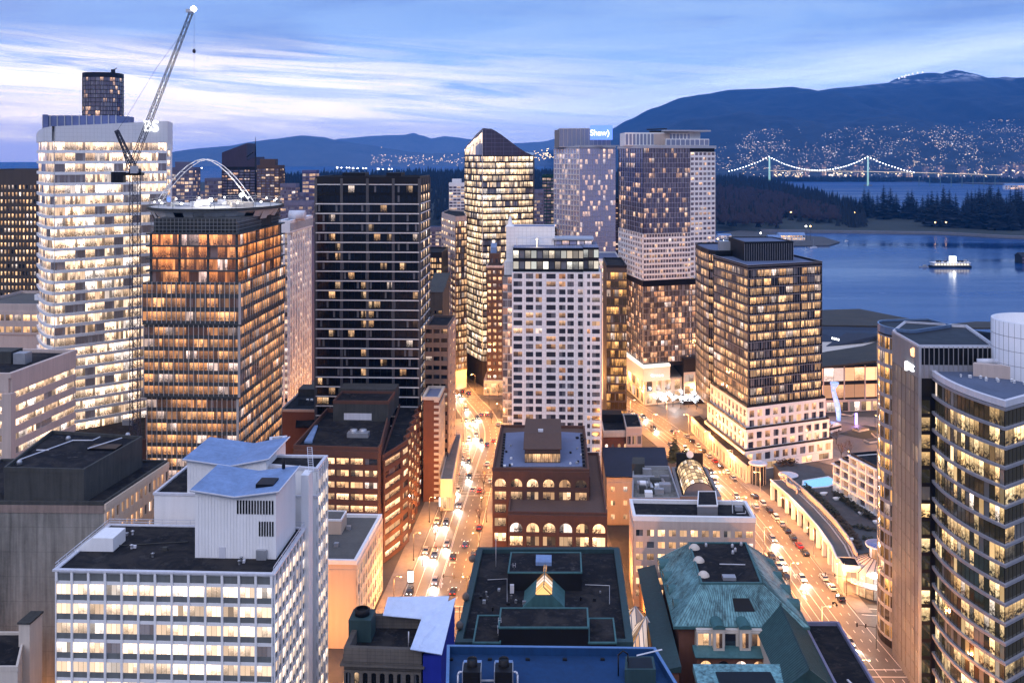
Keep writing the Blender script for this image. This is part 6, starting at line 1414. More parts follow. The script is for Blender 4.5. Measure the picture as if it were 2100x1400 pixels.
    for i in range(44): t_=2*math.pi*i/44; j.tube((dx+10.21*math.cos(t_),dy+10.21*math.sin(t_),zr+.1),(dx+10.21*math.cos(t_),dy+10.21*math.sin(t_),91.1),.03,3,cap=False)
    m=b.one('drum_vent',M_steel); m.lathe(dx-2,dy-1,[(.7,88.25),(.7,89.4),(.02,89.6)],12)
    m=b.one('duct_screen',M_pink); bx=[(108.5,229.5),(117.5,224.8),(118.6,226.4),(109.5,231)]; m.prism(bx,zr+.06,zr+3.0)
    m=b.one('duct',M_rail); m.path([(110.5,231.8,zr+2.9),(114,230.6,zr+3.2),(116.5,228.9,zr+3.2),(117,228,zr+2.0)],.75,12)
    for i in range(13): q=(i+.5)/13; c=lrp((104.5,229.6),(118.5,219.5),q); m=b.one('roof_vent',M_wht); s_=R(.2,.45); m.lathe(c[0]+R(-1.2,1.2),c[1]+R(-1,1),[(s_,zr+.06),(s_,zr+.5),(s_*1.4,zr+.55),(.02,zr+.75)],10)
    r=b.finish()
    ang=math.atan2(B1[1]-A_[1],B1[0]-A_[0])
    mx,my=lrp(A_,B1,.72); text('pwc',3.3,E_white,r,'sign_letters',(mx-.5-b.base[0],my-b.base[1],z-5.7),(math.pi/2,0,ang),.3)
    m=MB()
    for i,(s_,o,hh) in enumerate(((1.5,.0,-3.0),(1.1,-1.0,-2.4),(.9,.8,-1.9))): 
        c=lrp(A_,B1,.83+o*.03); m.prism([(c[0]-.6,c[1]-s_/2),(c[0]-.35,c[1]-s_/2),(c[0]-.35,c[1]+s_/2),(c[0]-.6,c[1]+s_/2)],z+hh,z+hh+1.0)
    m.build('sign_emblem',em('orange_emblem',(1,.45,.2),3.0),r,b.base)
pwc()

# --- convention hall with a green roof
def hall():
    b=Bld('convention_hall','convention hall with a folded dark grass roof over a glowing glass front',(150,560),M_dark)
    M_gr=gm('dark_roof_grass',(.030,.026,.018),(.060,.048,.032),.06); M_bl=pm('navy_glass_roof',(.012,.02,.045),.4,.3)
    f0,f1=P(1640,488),P(1860,496)
    def sheet(nm,mat,pts,th=1.0): m=b.one(nm,mat); m.face(pts); n=len(pts); [m.face([(*pts[i][:2],pts[i][2]-th),(*pts[(i+1)%n][:2],pts[(i+1)%n][2]-th),pts[(i+1)%n],pts[i]]) for i in range(n)]; m.face([(x,y,z-th) for x,y,z in reversed(pts)])
    def at(u,v,Y): return (*P(u,Y),Zv(v,Y))
    sheet('grass_roof',M_gr,[at(1640,757,487),at(1860,732,495),at(1860,692,590),at(1760,706,590),at(1640,716,590)])
    sheet('grass_roof',M_gr,[at(1640,666,620),at(1860,668,625),at(1935,667,640),at(1762,633,770),at(1640,637,770)])
    sheet('grass_roof',M_gr,[at(1862,672,640),at(2060,672,640),at(2060,660,720),at(2002,659,720),at(1900,668,700)])
    sheet('glass_roof',M_bl,[at(1640,718,596),at(1770,706,596),at(1820,672,616),at(1640,668,616)],.6)
    sheet('dark_roof',pm('dark_roof_plane',(.03,.034,.05),.8,.4),[at(1690,712,575),at(1770,700,585),at(1815,684,592),at(1735,682,600)],.5)
    b.core([P(1640,492),P(1860,500),P(1900,700),P(1640,760)],0,8,'base_wall',M_cream); b.core([P(1640,500),P(1860,506),P(1870,590),P(1640,590)],8,17,'hall_wall',M_cream); b.core([P(1640,620),P(1880,640),P(1800,760),P(1640,765)],-2,6,'rear_wall',M_dark)
    a1,c1=P(1645,490.5),P(1858,498); W_c=wm('convention_glass',1.0,(1,.60,.30),(1,.48,.22),1.0,2,.3,suite=9,blind=.6,line=.03,dark=.1)
    b.facade(a1,c1,6.5,23.5,2,5,W_c,sill=.10,head=.12,pier=.06,dep=.3,part='glass_frame',mat=M_pink,spart='spandrel',smat=M_dark)
    b.facade(a1,c1,.3,6.4,1,9,W_park,sill=.05,head=.2,pier=.15,dep=.3,part='glass_frame')
    for k in range(4): x,y=P(1707+4.2*k,572); m=b.one('roof_lamp',E_white); m.box(x,y,Zv(694+k,572)-.4,.7,.4,1.2)
    b.finish()
hall()
# ================================================================== streets
def strip(name,left,right,z,mat,kind='structure'):
    m=MB()
    for i in range(len(left)-1): m.face([(*left[i],z),(*right[i],z),(*right[i+1],z),(*left[i+1],z)])
    return tag(m.build(name,mat),kind=kind)
def resample(pl,n):
    L=[0]
    for a,c in zip(pl[:-1],pl[1:]): L.append(L[-1]+math.dist(a,c))
    out=[]
    for i in range(n):
        s_=L[-1]*i/(n-1); k=max(j for j in range(len(L)) if L[j]<=s_+1e-9); k=min(k,len(pl)-2); out.append(lrp(pl[k],pl[k+1],(s_-L[k])/(L[k+1]-L[k])))
    return out
def smooth(pl,it=2):
    for _ in range(it):
        o=[pl[0]]
        for a,c in zip(pl[:-1],pl[1:]): o+= [lrp(a,c,.25),lrp(a,c,.75)]
        pl=o+[pl[-1]]
    return pl
HL=resample(smooth([(-38,210),(-35.3,257),(-33,282),(-27.9,355),(-23.7,411),(-20.6,450),(-24,480),(-34,520),(-43,563),(-55,615),(-70,690)]),60)
HR=resample(smooth([(-16,210),(-14,257),(-12.8,282),(-9,360),(-6.2,405),(-3.0,450),(-8,492),(-18,525),(-28,569),(-39,615),(-52,690)]),60)
CL=resample(smooth([(84,170),(84,230),(83,300),(81.5,340),(78.5,381),(72,425),(64,463),(54,498),(38,545),(10,610)]),60)
CR=resample(smooth([(101,170),(100,230),(97.5,280),(97,330),(95,365),(90.5,390),(86,425),(80,463),(71,498),(56,545),(28,610)]),60)
strip('road',HL,HR,.004,M_asph); strip('road',CL,CR,.004,M_asph)
# junctions and cross streets
def sheet(name,pts,z,mat): m=MB(); m.face([(x,y,z) for x,y in pts]); return tag(m.build(name,mat),kind='structure')
sheet('road',[(97.5,240),(97.5,283),(150,275),(150,232)],.008,M_asph); sheet('road',[(60,500),(84,455),(100,488),(112,520),(80,560)],.008,M_asph)
sheet('road',[(138,455),(150,400),(185,395),(200,420),(170,470),(120,505),(105,498)],.010,M_asph)
sheet('road',[(-120,384),(-26,390),(-26,404),(-120,398)],.008,M_asph); sheet('road',[(29,250),(34,250),(33,340),(30,372),(22,372),(24,330)],.006,M_asph); sheet('road',[(-75,540),(-36,545),(-24,540),(-12,520),(45,528),(45,542),(-20,556),(-60,570)],.012,M_asph)
def kerb(a,off,name='pavement'):                     # raised walk between kerb and building line
    m=MB(); o=[]
    for i,p_ in enumerate(a):
        q0=a[max(0,i-1)]; q1=a[min(len(a)-1,i+1)]; d,_=unit(q0,q1); o.append((p_[0]-d[1]*off,p_[1]+d[0]*off))
    for i in range(len(a)-1):
        m.face([(*a[i],.13),(*a[i+1],.13),(*o[i+1],.13),(*o[i],.13)][::1 if off<0 else -1] if False else [(*a[i],.13),(*a[i+1],.13),(*o[i+1],.13),(*o[i],.13)])
        m.face([(*a[i],0),(*a[i+1],0),(*a[i+1],.13),(*a[i],.13)]); m.face([(*o[i],0),(*o[i+1],0),(*o[i+1],.13),(*o[i],.13)])
    tag(m.build(name,M_pave),kind='structure')
kerb(HL[:34],5.5); kerb(HR[4:34],-5.0); kerb(CL[8:44],5.0); kerb(CR[14:38],-4.6)
sheet('plaza',[(108,440),(138,405),(200,400),(215,480),(160,486),(118,478)],.004,M_pave); sheet('plaza',[(72,520),(82,492),(94,520),(92,540)],.014,M_pave)
# lane lines, arrows and crossings; solid lane lines also paint in headlight streaks
ln=MB()
def lane(A_,B1,q,i0,i1,dash=True,w_=.16,m=None):
    m=m or ln
    for i in range(i0,i1):
        if dash and i%2: continue
        a=lrp(A_[i],B1[i],q); c=lrp(A_[i+1],B1[i+1],q); 
        if dash: c=lrp(a,c,.6)
        d,L=unit(a,c); n=(-d[1],d[0]); m.face([(a[0]-n[0]*w_/2,a[1]-n[1]*w_/2,.016),(a[0]+n[0]*w_/2,a[1]+n[1]*w_/2,.016),(c[0]+n[0]*w_/2,c[1]+n[1]*w_/2,.016),(c[0]-n[0]*w_/2,c[1]-n[1]*w_/2,.016)])
HA,HB,CA,CB=[resample(x,180) for x in (HL,HR,CL,CR)]
for q in (.2,.36): lane(HA,HB,q,20,160,False,.16)  # solid lines, also standing in for streaks of passing headlights
for q in (.66,.82): lane(HA,HB,q,20,160)
for q in (.03,.97): lane(HA,HB,q,20,160,False,.14); lane(CA,CB,q,10,170,False,.14)
lane(HA,HB,.505,20,160,False,.14); lane(HA,HB,.525,20,160,False,.14)
for q in (.18,.35): lane(CA,CB,q,10,170,False,.16)  # solid oncoming lines double as painted headlight streaks
for q in (.68,.84): lane(CA,CB,q,10,170)
lane(CA,CB,.51,10,170,False,.14)
def zebra(A_,B1,i,n=14,L=3.2):
    a,c=A_[i],B1[i]; d,W_=unit(a,c); f=(-d[1],d[0])
    for k in range(n):
        q=lrp(a,c,(k+.5)/n); w_=W_/n*.5
        ln.face([(q[0]-d[0]*w_/2,q[1]-d[1]*w_/2,.018),(q[0]+d[0]*w_/2,q[1]+d[1]*w_/2,.018),(q[0]+d[0]*w_/2+f[0]*L,q[1]+d[1]*w_/2+f[1]*L,.018),(q[0]-d[0]*w_/2+f[0]*L,q[1]-d[1]*w_/2+f[1]*L,.018)])
def crossbars(A_,B1,i,L=3.4):
    for o in (0,L):
        a,c=A_[i],B1[i]; d,W_=unit(a,c); f=(-d[1],d[0]); ln.face([(a[0]+f[0]*o,a[1]+f[1]*o,.018),(c[0]+f[0]*o,c[1]+f[1]*o,.018),(c[0]+f[0]*(o+.3),c[1]+f[1]*(o+.3),.018),(a[0]+f[0]*(o+.3),a[1]+f[1]*(o+.3),.018)])
crossbars(HA,HB,60); crossbars(HA,HB,68); crossbars(HA,HB,116); zebra(CA,CB,91,8); crossbars(CA,CB,29); crossbars(CA,CB,20); crossbars(HA,HB,25)
for x0,y0,x1,y1 in ((99,244,145,238),(99,248,145,242),(99,276,140,270),(99.5,280,140,274)):
    ln.face([(x0,y0,.018),(x1,y1,.018),(x1,y1+.3,.018),(x0,y0+.3,.018)])
def arrow(x,y,s_=1,turn=0):
    ln.face([(x-.12,y,.02),(x+.12,y,.02),(x+.12,y+2.6*s_,.02),(x-.12,y+2.6*s_,.02)] if s_>0 else [(x-.12,y-2.6,.02),(x+.12,y-2.6,.02),(x+.12,y,.02),(x-.12,y,.02)])
    if turn: ln.face([(x,y+2.3,.021),(x+turn*1.2,y+2.3,.021),(x+turn*1.2,y+2.7,.021),(x,y+2.7,.021)]); ln.face([(x+turn*1.2,y+1.9,.021),(x+turn*2.1,y+2.5,.021),(x+turn*1.2,y+3.1,.021)])
    else: t_=y+2.6*s_; ln.face([(x-.5,t_,.021),(x+.5,t_,.021),(x,t_+1.3*s_,.021)] if s_>0 else [(x+.5,t_,.021),(x-.5,t_,.021),(x,t_-1.3,.021)])
for u,v,tn in ((905,1205,0),(922,1160,1),(915,1235,-1),(1632,1185,1),(1655,1230,0)): x,y=G(u,v); arrow(x,y,1,tn)
tag(ln.build('road_marking',M_line),kind='structure')

# ------------------------------------------------------------------ street lamps
M_pole=pm('dark_pole',(.05,.045,.04),.5,.1); M_polel=pm('pale_pole',(.55,.52,.48),.5,.1)
def lamp_proto(name,h,arm,mat,label,group,two=False):
    r=empty(name,(0,0,0)); tag(r,label,'street lamp',group)
    m=MB(); m.tube((0,0,0),(0,0,h),.13,8,r2=.08); m.lathe(0,0,[(.28,0),(.24,.5),(.13,.6)],10); m.build('pole',mat,r)
    m=MB(); m.path([(0,0,h-.4),(arm*.5,0,h-.05),(arm,0,h)],.06,6); m.build('arm',mat,r)
    m=MB(); m.prism([(arm-.3,-.18),(arm+.55,-.14),(arm+.55,.14),(arm-.3,.18)],h-.06,h+.12); m.build('lamp_head',mat,r)
    m=MB(); m.lathe(arm+.15,0,[(.02,h-.34),(.24,h-.26),(.30,h-.07)],10); m.build('lamp_glass',E_street,r)
    return r
LP1=lamp_proto('street_lamp',9.0,1.8,M_pole,'dark single arm street lamp glowing orange on the kerb of the left street','lamps along the left street')
LP2=lamp_proto('street_lamp',9.5,2.0,M_polel,'pale street lamp glowing orange on the kerb of the right street','lamps along the right street')
def put_lamp(proto,state,x,y,rz,E=9000,group=None,label=None,light=True):
    if state['n']==0: o=proto; o.location=(x,y,.1); o.rotation_euler=(0,0,rz)
    else: o=dup(proto,(x,y,.1),rz)
    state['n']+=1
    if label: o['label']=label
    if group: o['group']=group
    if light:
        h=8.5; lamp(x+1.9*math.cos(rz),y+1.9*math.sin(rz),h,E,(1,.39,.10),.3)
    return o
s1={'n':0}; s2={'n':0}
LS=1.05
for i in range(26,178,12):
    for (a,c,sg) in ((HA,HB,1),(HB,HA,-1)):
        x,y=a[i]; d,_=unit(a[max(0,i-1)],a[min(179,i+1)]); px,py=-d[1],d[0]; ang=math.atan2(c[i][1]-y,c[i][0]-x)
        if y>640: continue
        put_lamp(LP1,s1,x-.7*math.cos(ang),y-.7*math.sin(ang),ang,15000*LS if y<420 else 19000*LS)
for i in range(14,176,11):
    for (a,c,sg) in ((CA,CB,1),(CB,CA,-1)):
        x,y=a[i]; ang=math.atan2(c[i][1]-y,c[i][0]-x)
        if sg<0 and 228<y<284: continue
        put_lamp(LP2,s2,x-.7*math.cos(ang),y-.7*math.sin(ang),ang,14000*LS)
LP3=lamp_proto('street_lamp',7,1.2,M_pole,'dark street lamp glowing orange at the waterfront plaza','lamps around the waterfront plaza'); s3={'n':0}
for x,y,a in ((140,404,1.6),(160,408,1.6),(182,404,1.6),(150,470,-1.5),(172,462,-1.5),(118,500,0),(96,505,2),(104,530,3),(80,545,1),(190,430,3)): put_lamp(LP3,s3,x,y,a,11000)
LP4=lamp_proto('street_lamp',6,1.0,M_pole,'dark street lamp glowing orange in the alley and side streets','lamps in the alleys'); s4={'n':0}
for x,y,a in ((30.5,262,0),(30,285,0),(29,305,0),(28,325,0),(-45,388,1.5),(-70,386,1.5),(-110,384,1.5),(-48,560,0),(-64,575,0),(20,530,1.5),(35,532,1.5),(-160,470,0),(-205,412,0),(-185,412,0),(-225,412,0),(-100,470,0),(-95,500,0),(-92,530,0),(-52,243,0),(-47,236,0),(-66,246,0),(-98,196,1.5)): put_lamp(LP4,s4,x,y,a,8500)

# ------------------------------------------------------------------ cars
M_tyre=pm('tyre',(.02,.02,.02),.9,.1); M_rim=pm('rim',(.4,.4,.42),.35,.1,metal=.6); M_cgl=pm('car_glass',(.015,.018,.022),.08,.05,ior=1.8)
E_head=em('headlamp',(1,.93,.80),7.0); E_tail=em('tail_lamp',(1,.04,.02),6.0); M_hd=pm('headlamp_off',(.6,.6,.6),.2,.05); M_td=pm('tail_lamp_off',(.25,.02,.02),.3,.05)
def paint(n,c): return pm(n,c,.28,.05,.5,.05,ior=1.6)
PAINT={'white':paint('white_paint',(.78,.77,.75)),'silver':paint('silver_paint',(.40,.40,.42)),'black':paint('black_paint',(.02,.02,.022)),'red':paint('red_paint',(.35,.02,.02)),'blue':paint('blue_paint',(.03,.06,.16))}
def car_proto(colr,lit,van=False):
    r=empty('car' if not van else 'van',(0,0,0)); H_=.0; k=.28 if van else 0
    def loft(m,secs,mats):
        for (y0,w0,a0,b0),(y1,w1,a1,b1) in zip(secs[:-1],secs[1:]):
            m.face([(-w0,y0,b0),(w0,y0,b0),(w1,y1,b1),(-w1,y1,b1)]); m.face([(-w0,y0,a0),(-w0,y0,b0),(-w1,y1,b1),(-w1,y1,a1)]); m.face([(w0,y0,b0),(w0,y0,a0),(w1,y1,a1),(w1,y1,b1)])
        for (y,w,a,b_),f in ((secs[0],1),(secs[-1],-1)): m.face([(-w,y,a),(w,y,a),(w,y,b_),(-w,y,b_)][::f])
    m=MB(); loft(m,[(-2.28,.74,.40,.86),(-2.1,.86,.26,.97),(-1.2,.91,.22,.99),(.8,.91,.22,.95),(1.9,.87,.24,.80),(2.22,.76,.34,.68)],0)
    ro=[(-1.5-k,1.46+k),(.25+k*.6,1.44+k)]
    m.face([(-.66,ro[0][0],ro[0][1]),(.66,ro[0][0],ro[0][1]),(.64,ro[1][0],ro[1][1]),(-.64,ro[1][0],ro[1][1])]); m.face([(-.66,ro[0][0],ro[0][1]-.06),(-.64,ro[1][0],ro[1][1]-.06),(-.64,ro[1][0],ro[1][1]),(-.66,ro[0][0],ro[0][1])]); m.face([(.66,ro[0][0],ro[0][1]-.06),(.66,ro[0][0],ro[0][1]),(.64,ro[1][0],ro[1][1]),(.64,ro[1][0],ro[1][1]-.06)])
    body=m.build('body',PAINT[colr],r)
    m=MB(); q0=[(-.84,-2.05-k*.3,.97),(.84,-2.05-k*.3,.97),(.83,1.15,.94),(-.83,1.15,.94)]; q1=[(-.655,ro[0][0],ro[0][1]-.02),(.655,ro[0][0],ro[0][1]-.02),(.635,ro[1][0],ro[1][1]-.02),(-.635,ro[1][0],ro[1][1]-.02)]
    for i in range(4): j=(i+1)%4; m.face([q0[i],q0[j],q1[j],q1[i]])
    m.build('windows_glass',M_cgl,r)
    for sx in (-1,1):
        for y in (-1.38,1.38):
            m=MB(); m.tube((sx*.72,y,.33),(sx*.93,y,.33),.33,14); w_=m.build('wheel',M_tyre,r); m=MB(); m.tube((sx*.9,y,.33),(sx*.945,y,.33),.2,10); m.build('rim',M_rim,w_)
        m=MB(); m.box(sx*.60,2.16,.52,.34,.16,.20); m.build('headlight',E_head if lit else M_hd,r)
        m=MB(); m.box(sx*.62,-2.22,.66,.32,.14,.20); m.build('taillight',E_tail if lit else M_td,r)
    return r
PC={}
def car(colr,lit,x,y,rz,label,group,van=False):
    key=(colr,lit,van)
    if key not in PC: o=car_proto(colr,lit,van); PC[key]=o; o.location=(x,y,.01); o.rotation_euler=(0,0,rz)
    else: o=dup(PC[key],(x,y,.01),rz)
    tag(o,label,'car',group); return o
def headlight(x,y,rz,e=700):
    f=(-math.sin(rz),math.cos(rz)); l=bpy.data.lights.new('headlight_beam','SPOT'); l.energy=e; l.color=(1,.90,.74); l.spot_size=math.radians(95); l.spot_blend=.7; l.shadow_soft_size=.2
    o=bpy.data.objects.new('headlight_beam',l); COL.objects.link(o); o.location=(x+f[0]*2.4,y+f[1]*2.4,.75); o.rotation_euler=Vector((f[0],f[1],-.32)).to_track_quat('-Z','Y').to_euler()
def stream(A_,B1,q,i0,i1,away,gap,lab,grp,cols):
    i=i0; pc=resample([lrp(a,c,q) for a,c in zip(A_,B1)],900); L=sum(math.dist(a,c) for a,c in zip(pc[:-1],pc[1:])); s_=i0; 
    while s_<i1:
        k=min(898,int(s_/L*899)); x,y=pc[k]; d,_=unit(pc[max(0,k-2)],pc[min(899,k+2)]); rz=math.atan2(-d[0],d[1])+(0 if away else math.pi)
        c=random.choice(cols); car(c,True,x,y,rz,lab.replace('COLOUR',c),grp); headlight(x,y,rz,7000 if not away else 900); s_+=gap*3.0*R(.75,1.5)
cs=['silver','black','blue','black','silver','white']
stream(HA,HB,.11,40,380,False,10.5,'COLOUR car with headlights on in the left street, outer oncoming lane','cars with headlights on in the left street',cs)
stream(HA,HB,.28,45,400,False,9.5,'COLOUR car with headlights on in the left street, second oncoming lane','cars with headlights on in the left street',cs)
stream(HA,HB,.43,60,400,False,11,'COLOUR car with headlights on in the left street, oncoming lane beside the centre line','cars with headlights on in the left street',cs)
stream(HA,HB,.6,55,370,True,17,'COLOUR car with red tail lights in the left street beside the centre line','cars with tail lights in the left street',cs)
stream(HA,HB,.75,80,380,True,13,'COLOUR car with red tail lights in the left street, middle outbound lane','cars with tail lights in the left street',cs+['red'])
stream(CA,CB,.24,70,400,False,10,'COLOUR car with headlights on in the right street, outer oncoming lane','cars with headlights on in the right street',cs)
stream(CA,CB,.42,90,400,False,12,'COLOUR car with headlights on in the right street, oncoming lane beside the centre line','cars with headlights on in the right street',cs)
stream(CA,CB,.66,190,380,True,34,'COLOUR car with red tail lights in the right street','cars with tail lights in the right street',cs)
# parked cars along the colonnade, near to far
def along(A_,y):
    for k in range(len(A_)-1):
        if A_[k][1]<=y<=A_[k+1][1]: return lrp(A_[k],A_[k+1],(y-A_[k][1])/(A_[k+1][1]-A_[k][1])),unit(A_[k],A_[k+1])[0]
pk=[(285.5,'black','black car parked at the street corner, nearest of the row by the round glass entrance'),(292.8,'white','white car parked second from the street corner in the row by the colonnade'),(299.5,'white','white car parked by the end block of the colonnade, third from the corner'),
 (318,'black','black car parked in front of the fifth colonnade column'),(324,'red','dark red car parked between black cars by the colonnade'),(330.5,'black','black car parked beside the middle of the colonnade'),(337,'black','black car parked behind a silver car by the colonnade'),(343,'silver','silver car parked by the colonnade between a black and a white car'),(349.5,'white','white car parked near the far third of the colonnade'),(356,'black','black car parked near the far end of the colonnade'),(363,'white','white car parked at the far end of the colonnade'),(371,'black','black car parked beyond the colonnade by the far turret')]
for y,c,l in pk: p_,d=along(CB,y); car(c,False,p_[0]-1.5,p_[1],math.atan2(-d[0],d[1])+R(-.03,.03),l,'cars parked along the colonnade',van=(c=='white' and y>340))
for k in range(9):
    y=392+k*7.2; p_,d=along(CB,y); c=['silver','white','black','red','silver','black','white','black','silver'][k]; car(c,False,p_[0]-1.6,p_[1],math.atan2(-d[0],d[1]),c+' car parked under the floodlit street arcade, number '+['one','two','three','four','five','six','seven','eight','nine'][k]+' from the turret','cars parked along the street arcade')
for k in range(9):
    y=300+k*7.5 if k<3 else 372+k*8.0; p_,d=along(CA,y); c=['black','silver','black','silver','black','red','white','black','silver'][k]; car(c,False,p_[0]+1.5,p_[1],math.atan2(-d[0],d[1])+math.pi,c+(' car parked on the left kerb of the right street beside the copper roofs' if k<3 else ' car parked on the left kerb of the right street beyond the glass vault'),'cars parked on the left kerb of the right street')
for k,(y,c) in enumerate(((318,'black'),(340,'red'),(388,'white'),(470,'silver'),(560,'silver'),(566,'black'),(572,'white'))):
    p_,d=along(HB,y); car(c,False,p_[0]-1.4,p_[1],math.atan2(-d[0],d[1]),c+' car parked on the right kerb of the left street '+('near the arcaded office' if k<4 else 'beyond the bend'),'cars parked in the left street')

# ------------------------------------------------------------------ small street things
def signal(x,y,rz,arm,label):
    r=empty('traffic_light',(x,y,.1),rz); tag(r,label,'traffic light','traffic lights over the streets')
    m=MB(); m.tube((0,0,0),(0,0,6.2),.11,8); m.build('pole',M_pole,r); m=MB(); m.tube((0,0,5.6),(arm,0,6.2),.07,6); m.build('arm',M_pole,r)
    for q in (.55,1.0):
        m=MB(); m.box(arm*q,0,5.2+.5*q,.34,.26,1.0); hd=m.build('signal_head',M_pole,r); m=MB(); m.box(arm*q,-.15,5.9+.5*q-.05,.2,.06,.2); m.build('red_light',E_red,hd)
for k,(u,v,rz,arm,l) in enumerate(((943,1290,3.1,6,'traffic light on a mast arm nearest the tarpaulin, left street'),(958,1225,3.1,7,'traffic light on a long mast arm beside the black-roofed building'),(866,1160,0,8,'traffic light with an arm over the oncoming lanes below the stepped brick office'),(925,1005,0,6,'traffic light on the left kerb by the low shop row'),(1006,1000,3.1,5,'traffic light at the corner of the arcaded brick office'))): x,y=G(u,v); signal(x,y,rz,arm,l)
x,y=98.6,287.5; signal(x,y,3.0,6,'traffic light with a pale arm beside the colonnade end block')
x,y=G(1797,1330,0); signal(min(x,100),y,3.1,5,'traffic light at the junction in the lower right corner')
for k,(u,v) in enumerate(((905,1040),(842,1195),(1100,1600))[:2]):
    x,y=G(u,v); r=empty('lit_kiosk',(x,y,.1)); tag(r,'lit white advertising column on the pavement '+('by the low shop row' if k==0 else 'below the stepped brick office'),'kiosk','advertising columns'); m=MB(); m.box(0,0,.3,1.6,.5,3.4); m.build('light_panel',E_white,r); m=MB(); m.box(0,0,0,1.8,.7,.3); m.box(0,0,3.71,1.8,.7,.2); m.build('frame',M_dark,r)
# parked motorbike
x,y=G(1712,1240); r=empty('motorbike',(x,y,.0),.5); tag(r,'dark motorbike parked alone on the pavement corner','motorbike')
for yy in (-.68,.68): m=MB(); m.tube((-.07,yy,.32),(.07,yy,.32),.32,14); m.build('wheel',M_tyre,r)
m=MB(); m.tube((0,-.68,.32),(0,.1,.75),.09,6); m.tube((0,.1,.75),(0,.68,.32),.07,6); m.box(0,.15,.55,.34,.5,.3); m.build('frame',M_dark,r); m=MB(); m.box(0,-.3,.75,.3,.75,.14); m.build('seat',M_black,r); m=MB(); m.tube((-.36,.45,1.02),(.36,.45,1.02),.03,5); m.tube((0,.68,.32),(0,.42,1.05),.04,5); m.build('handlebar',M_steel,r)
# coach at the plaza
x,y=G(1706,886); r=empty('coach',(x,y,.0),2.2); tag(r,'white coach standing at the waterfront plaza','coach')
m=MB(); m.box(0,0,.4,2.5,11,1.1); m.box(0,0,2.6,2.5,11,.7); m.build('body',PAINT['white'],r); m=MB(); m.box(0,0,1.5,2.42,10.9,1.12); m.build('windows_glass',M_cgl,r)
for sx in (-1,1):
    for yy in (-3.6,3.4): m=MB(); m.tube((sx*1.0,yy,.5),(sx*1.27,yy,.5),.5,14); m.build('wheel',M_tyre,r)
# sculptures
E_drop=em('lit_blue_sculpture',(.35,.5,1),.9,(.2,.3,.8)); x,y=G(1716,862); r=empty('drop_sculpture',(x,y,0)); tag(r,'tall bent blue-white sculpture like a falling drop at the plaza','sculpture')
m=MB(); pts=[(x+1,y,0),(x+.8,y,4),(x+.2,y,8),(x-1.0,y,12),(x-1.8,y,15.5),(x-1.2,y,18)]; rr=[.9,1.2,1.25,1.1,1.0,1.9]
for i in range(5): m.tube(pts[i],pts[i+1],rr[i],12,r2=rr[i+1])
m.build('sculpture_body',E_drop,r,(x,y,0)); m=MB(); m.lathe(x-1.1,y,[(.02,17.9),(2.2,18),(2.2,18.7),(.02,18.9)],6); m.build('sculpture_top',E_drop,r,(x,y,0)); lamp(x-3,y-3,2,1500,(.3,.45,1)); 
E_vio=em('violet_light',(.45,.3,1),3.5); x,y=G(1756,872); r=empty('light_column',(x,y,0)); tag(r,'slim glowing violet column on the plaza','sculpture'); m=MB(); m.box(x,y,.4,1.0,1.0,5.5); m.build('light_tube',E_vio,r,(x,y,0)); m=MB(); m.lathe(x,y,[(1.6,0),(1.6,.4),(.02,.4)],14); m.build('base',M_conc,r,(x,y,0)); lamp(x-.5,y-3,1.5,1500,(.45,.3,1))
for k,(u,v) in enumerate(((1765,882),(1800,895),(1735,850),(1790,905))):
    x,y=G(u,v); r=empty('planter',(x,y,.05),.5+k); tag(r,'low pale planter bed on the plaza '+['near the violet column','left of the white grid hotel','behind the blue sculpture','nearest the rounded tower end'][k],'planter','planters on the plaza'); m=MB(); m.box(0,0,0,7,4,.7); m.build('box',M_cream,r); m=MB(); m.box(0,0,.71,6.2,3.2,.3); m.build('soil',M_ground,r)
sheet('lawn',[(152,455),(172,436),(190,452),(170,470)],.03,M_grass)

# ------------------------------------------------------------------ trees
M_bark=pm('bark',(.045,.035,.03),.95,.2); M_twig=pm('bare_twig',(.10,.06,.045),.95,.3); 
def leafm(n,c1,c2):
    t=NT(n); tc=t.n('ShaderNodeTexCoord').outputs['Object']; a=t.noise(tc,.55,3); b=t.noise(tc,3.1,2)
    c=t.mix(t.rng(t.m('ADD',t.m('MULTIPLY',a,.6),t.m('MULTIPLY',b,.4)),.4,.6,0,1),(*c1,1),(*c2,1)); p=t.n('ShaderNodeBsdfPrincipled',{'Base Color':c,'Roughness':.9}); return t.out(p.outputs[0])
M_fir=leafm('fir_needles',(.012,.026,.018),(.035,.055,.035)); M_firb=leafm('dark_fir_needles',(.004,.007,.010),(.011,.016,.018)); M_hedge=leafm('hedge_leaves',(.020,.026,.014),(.06,.05,.025)); M_russet=leafm('russet_hedge',(.05,.028,.014),(.09,.05,.025))
def bare_tree(h,seed,twigm):
    rnd=random.Random(seed); r=empty('bare_tree',(0,0,0)); t_=MB(); c=MB()
    def grow(p,d,L,rad,lev):
        q=p+d*L; (t_ if lev<2 else c).tube(p,q,rad,5 if lev<2 else 3,r2=rad*.65,cap=False)
        if lev>=4: return
        for k in range(3 if lev else 4):
            nd=(d+Vector((rnd.uniform(-1,1),rnd.uniform(-1,1),rnd.uniform(-.25,.7)))*.75).normalized(); grow(p+d*L*rnd.uniform(.6,1),nd,L*rnd.uniform(.6,.8),rad*.6,lev+1)
    grow(Vector((0,0,0)),Vector((0,0,1)),h*.34,.16,0); t_.build('trunk',M_bark,r); c.build('crown',twigm,r); return r,c
BT,_=bare_tree(9,3,M_twig)
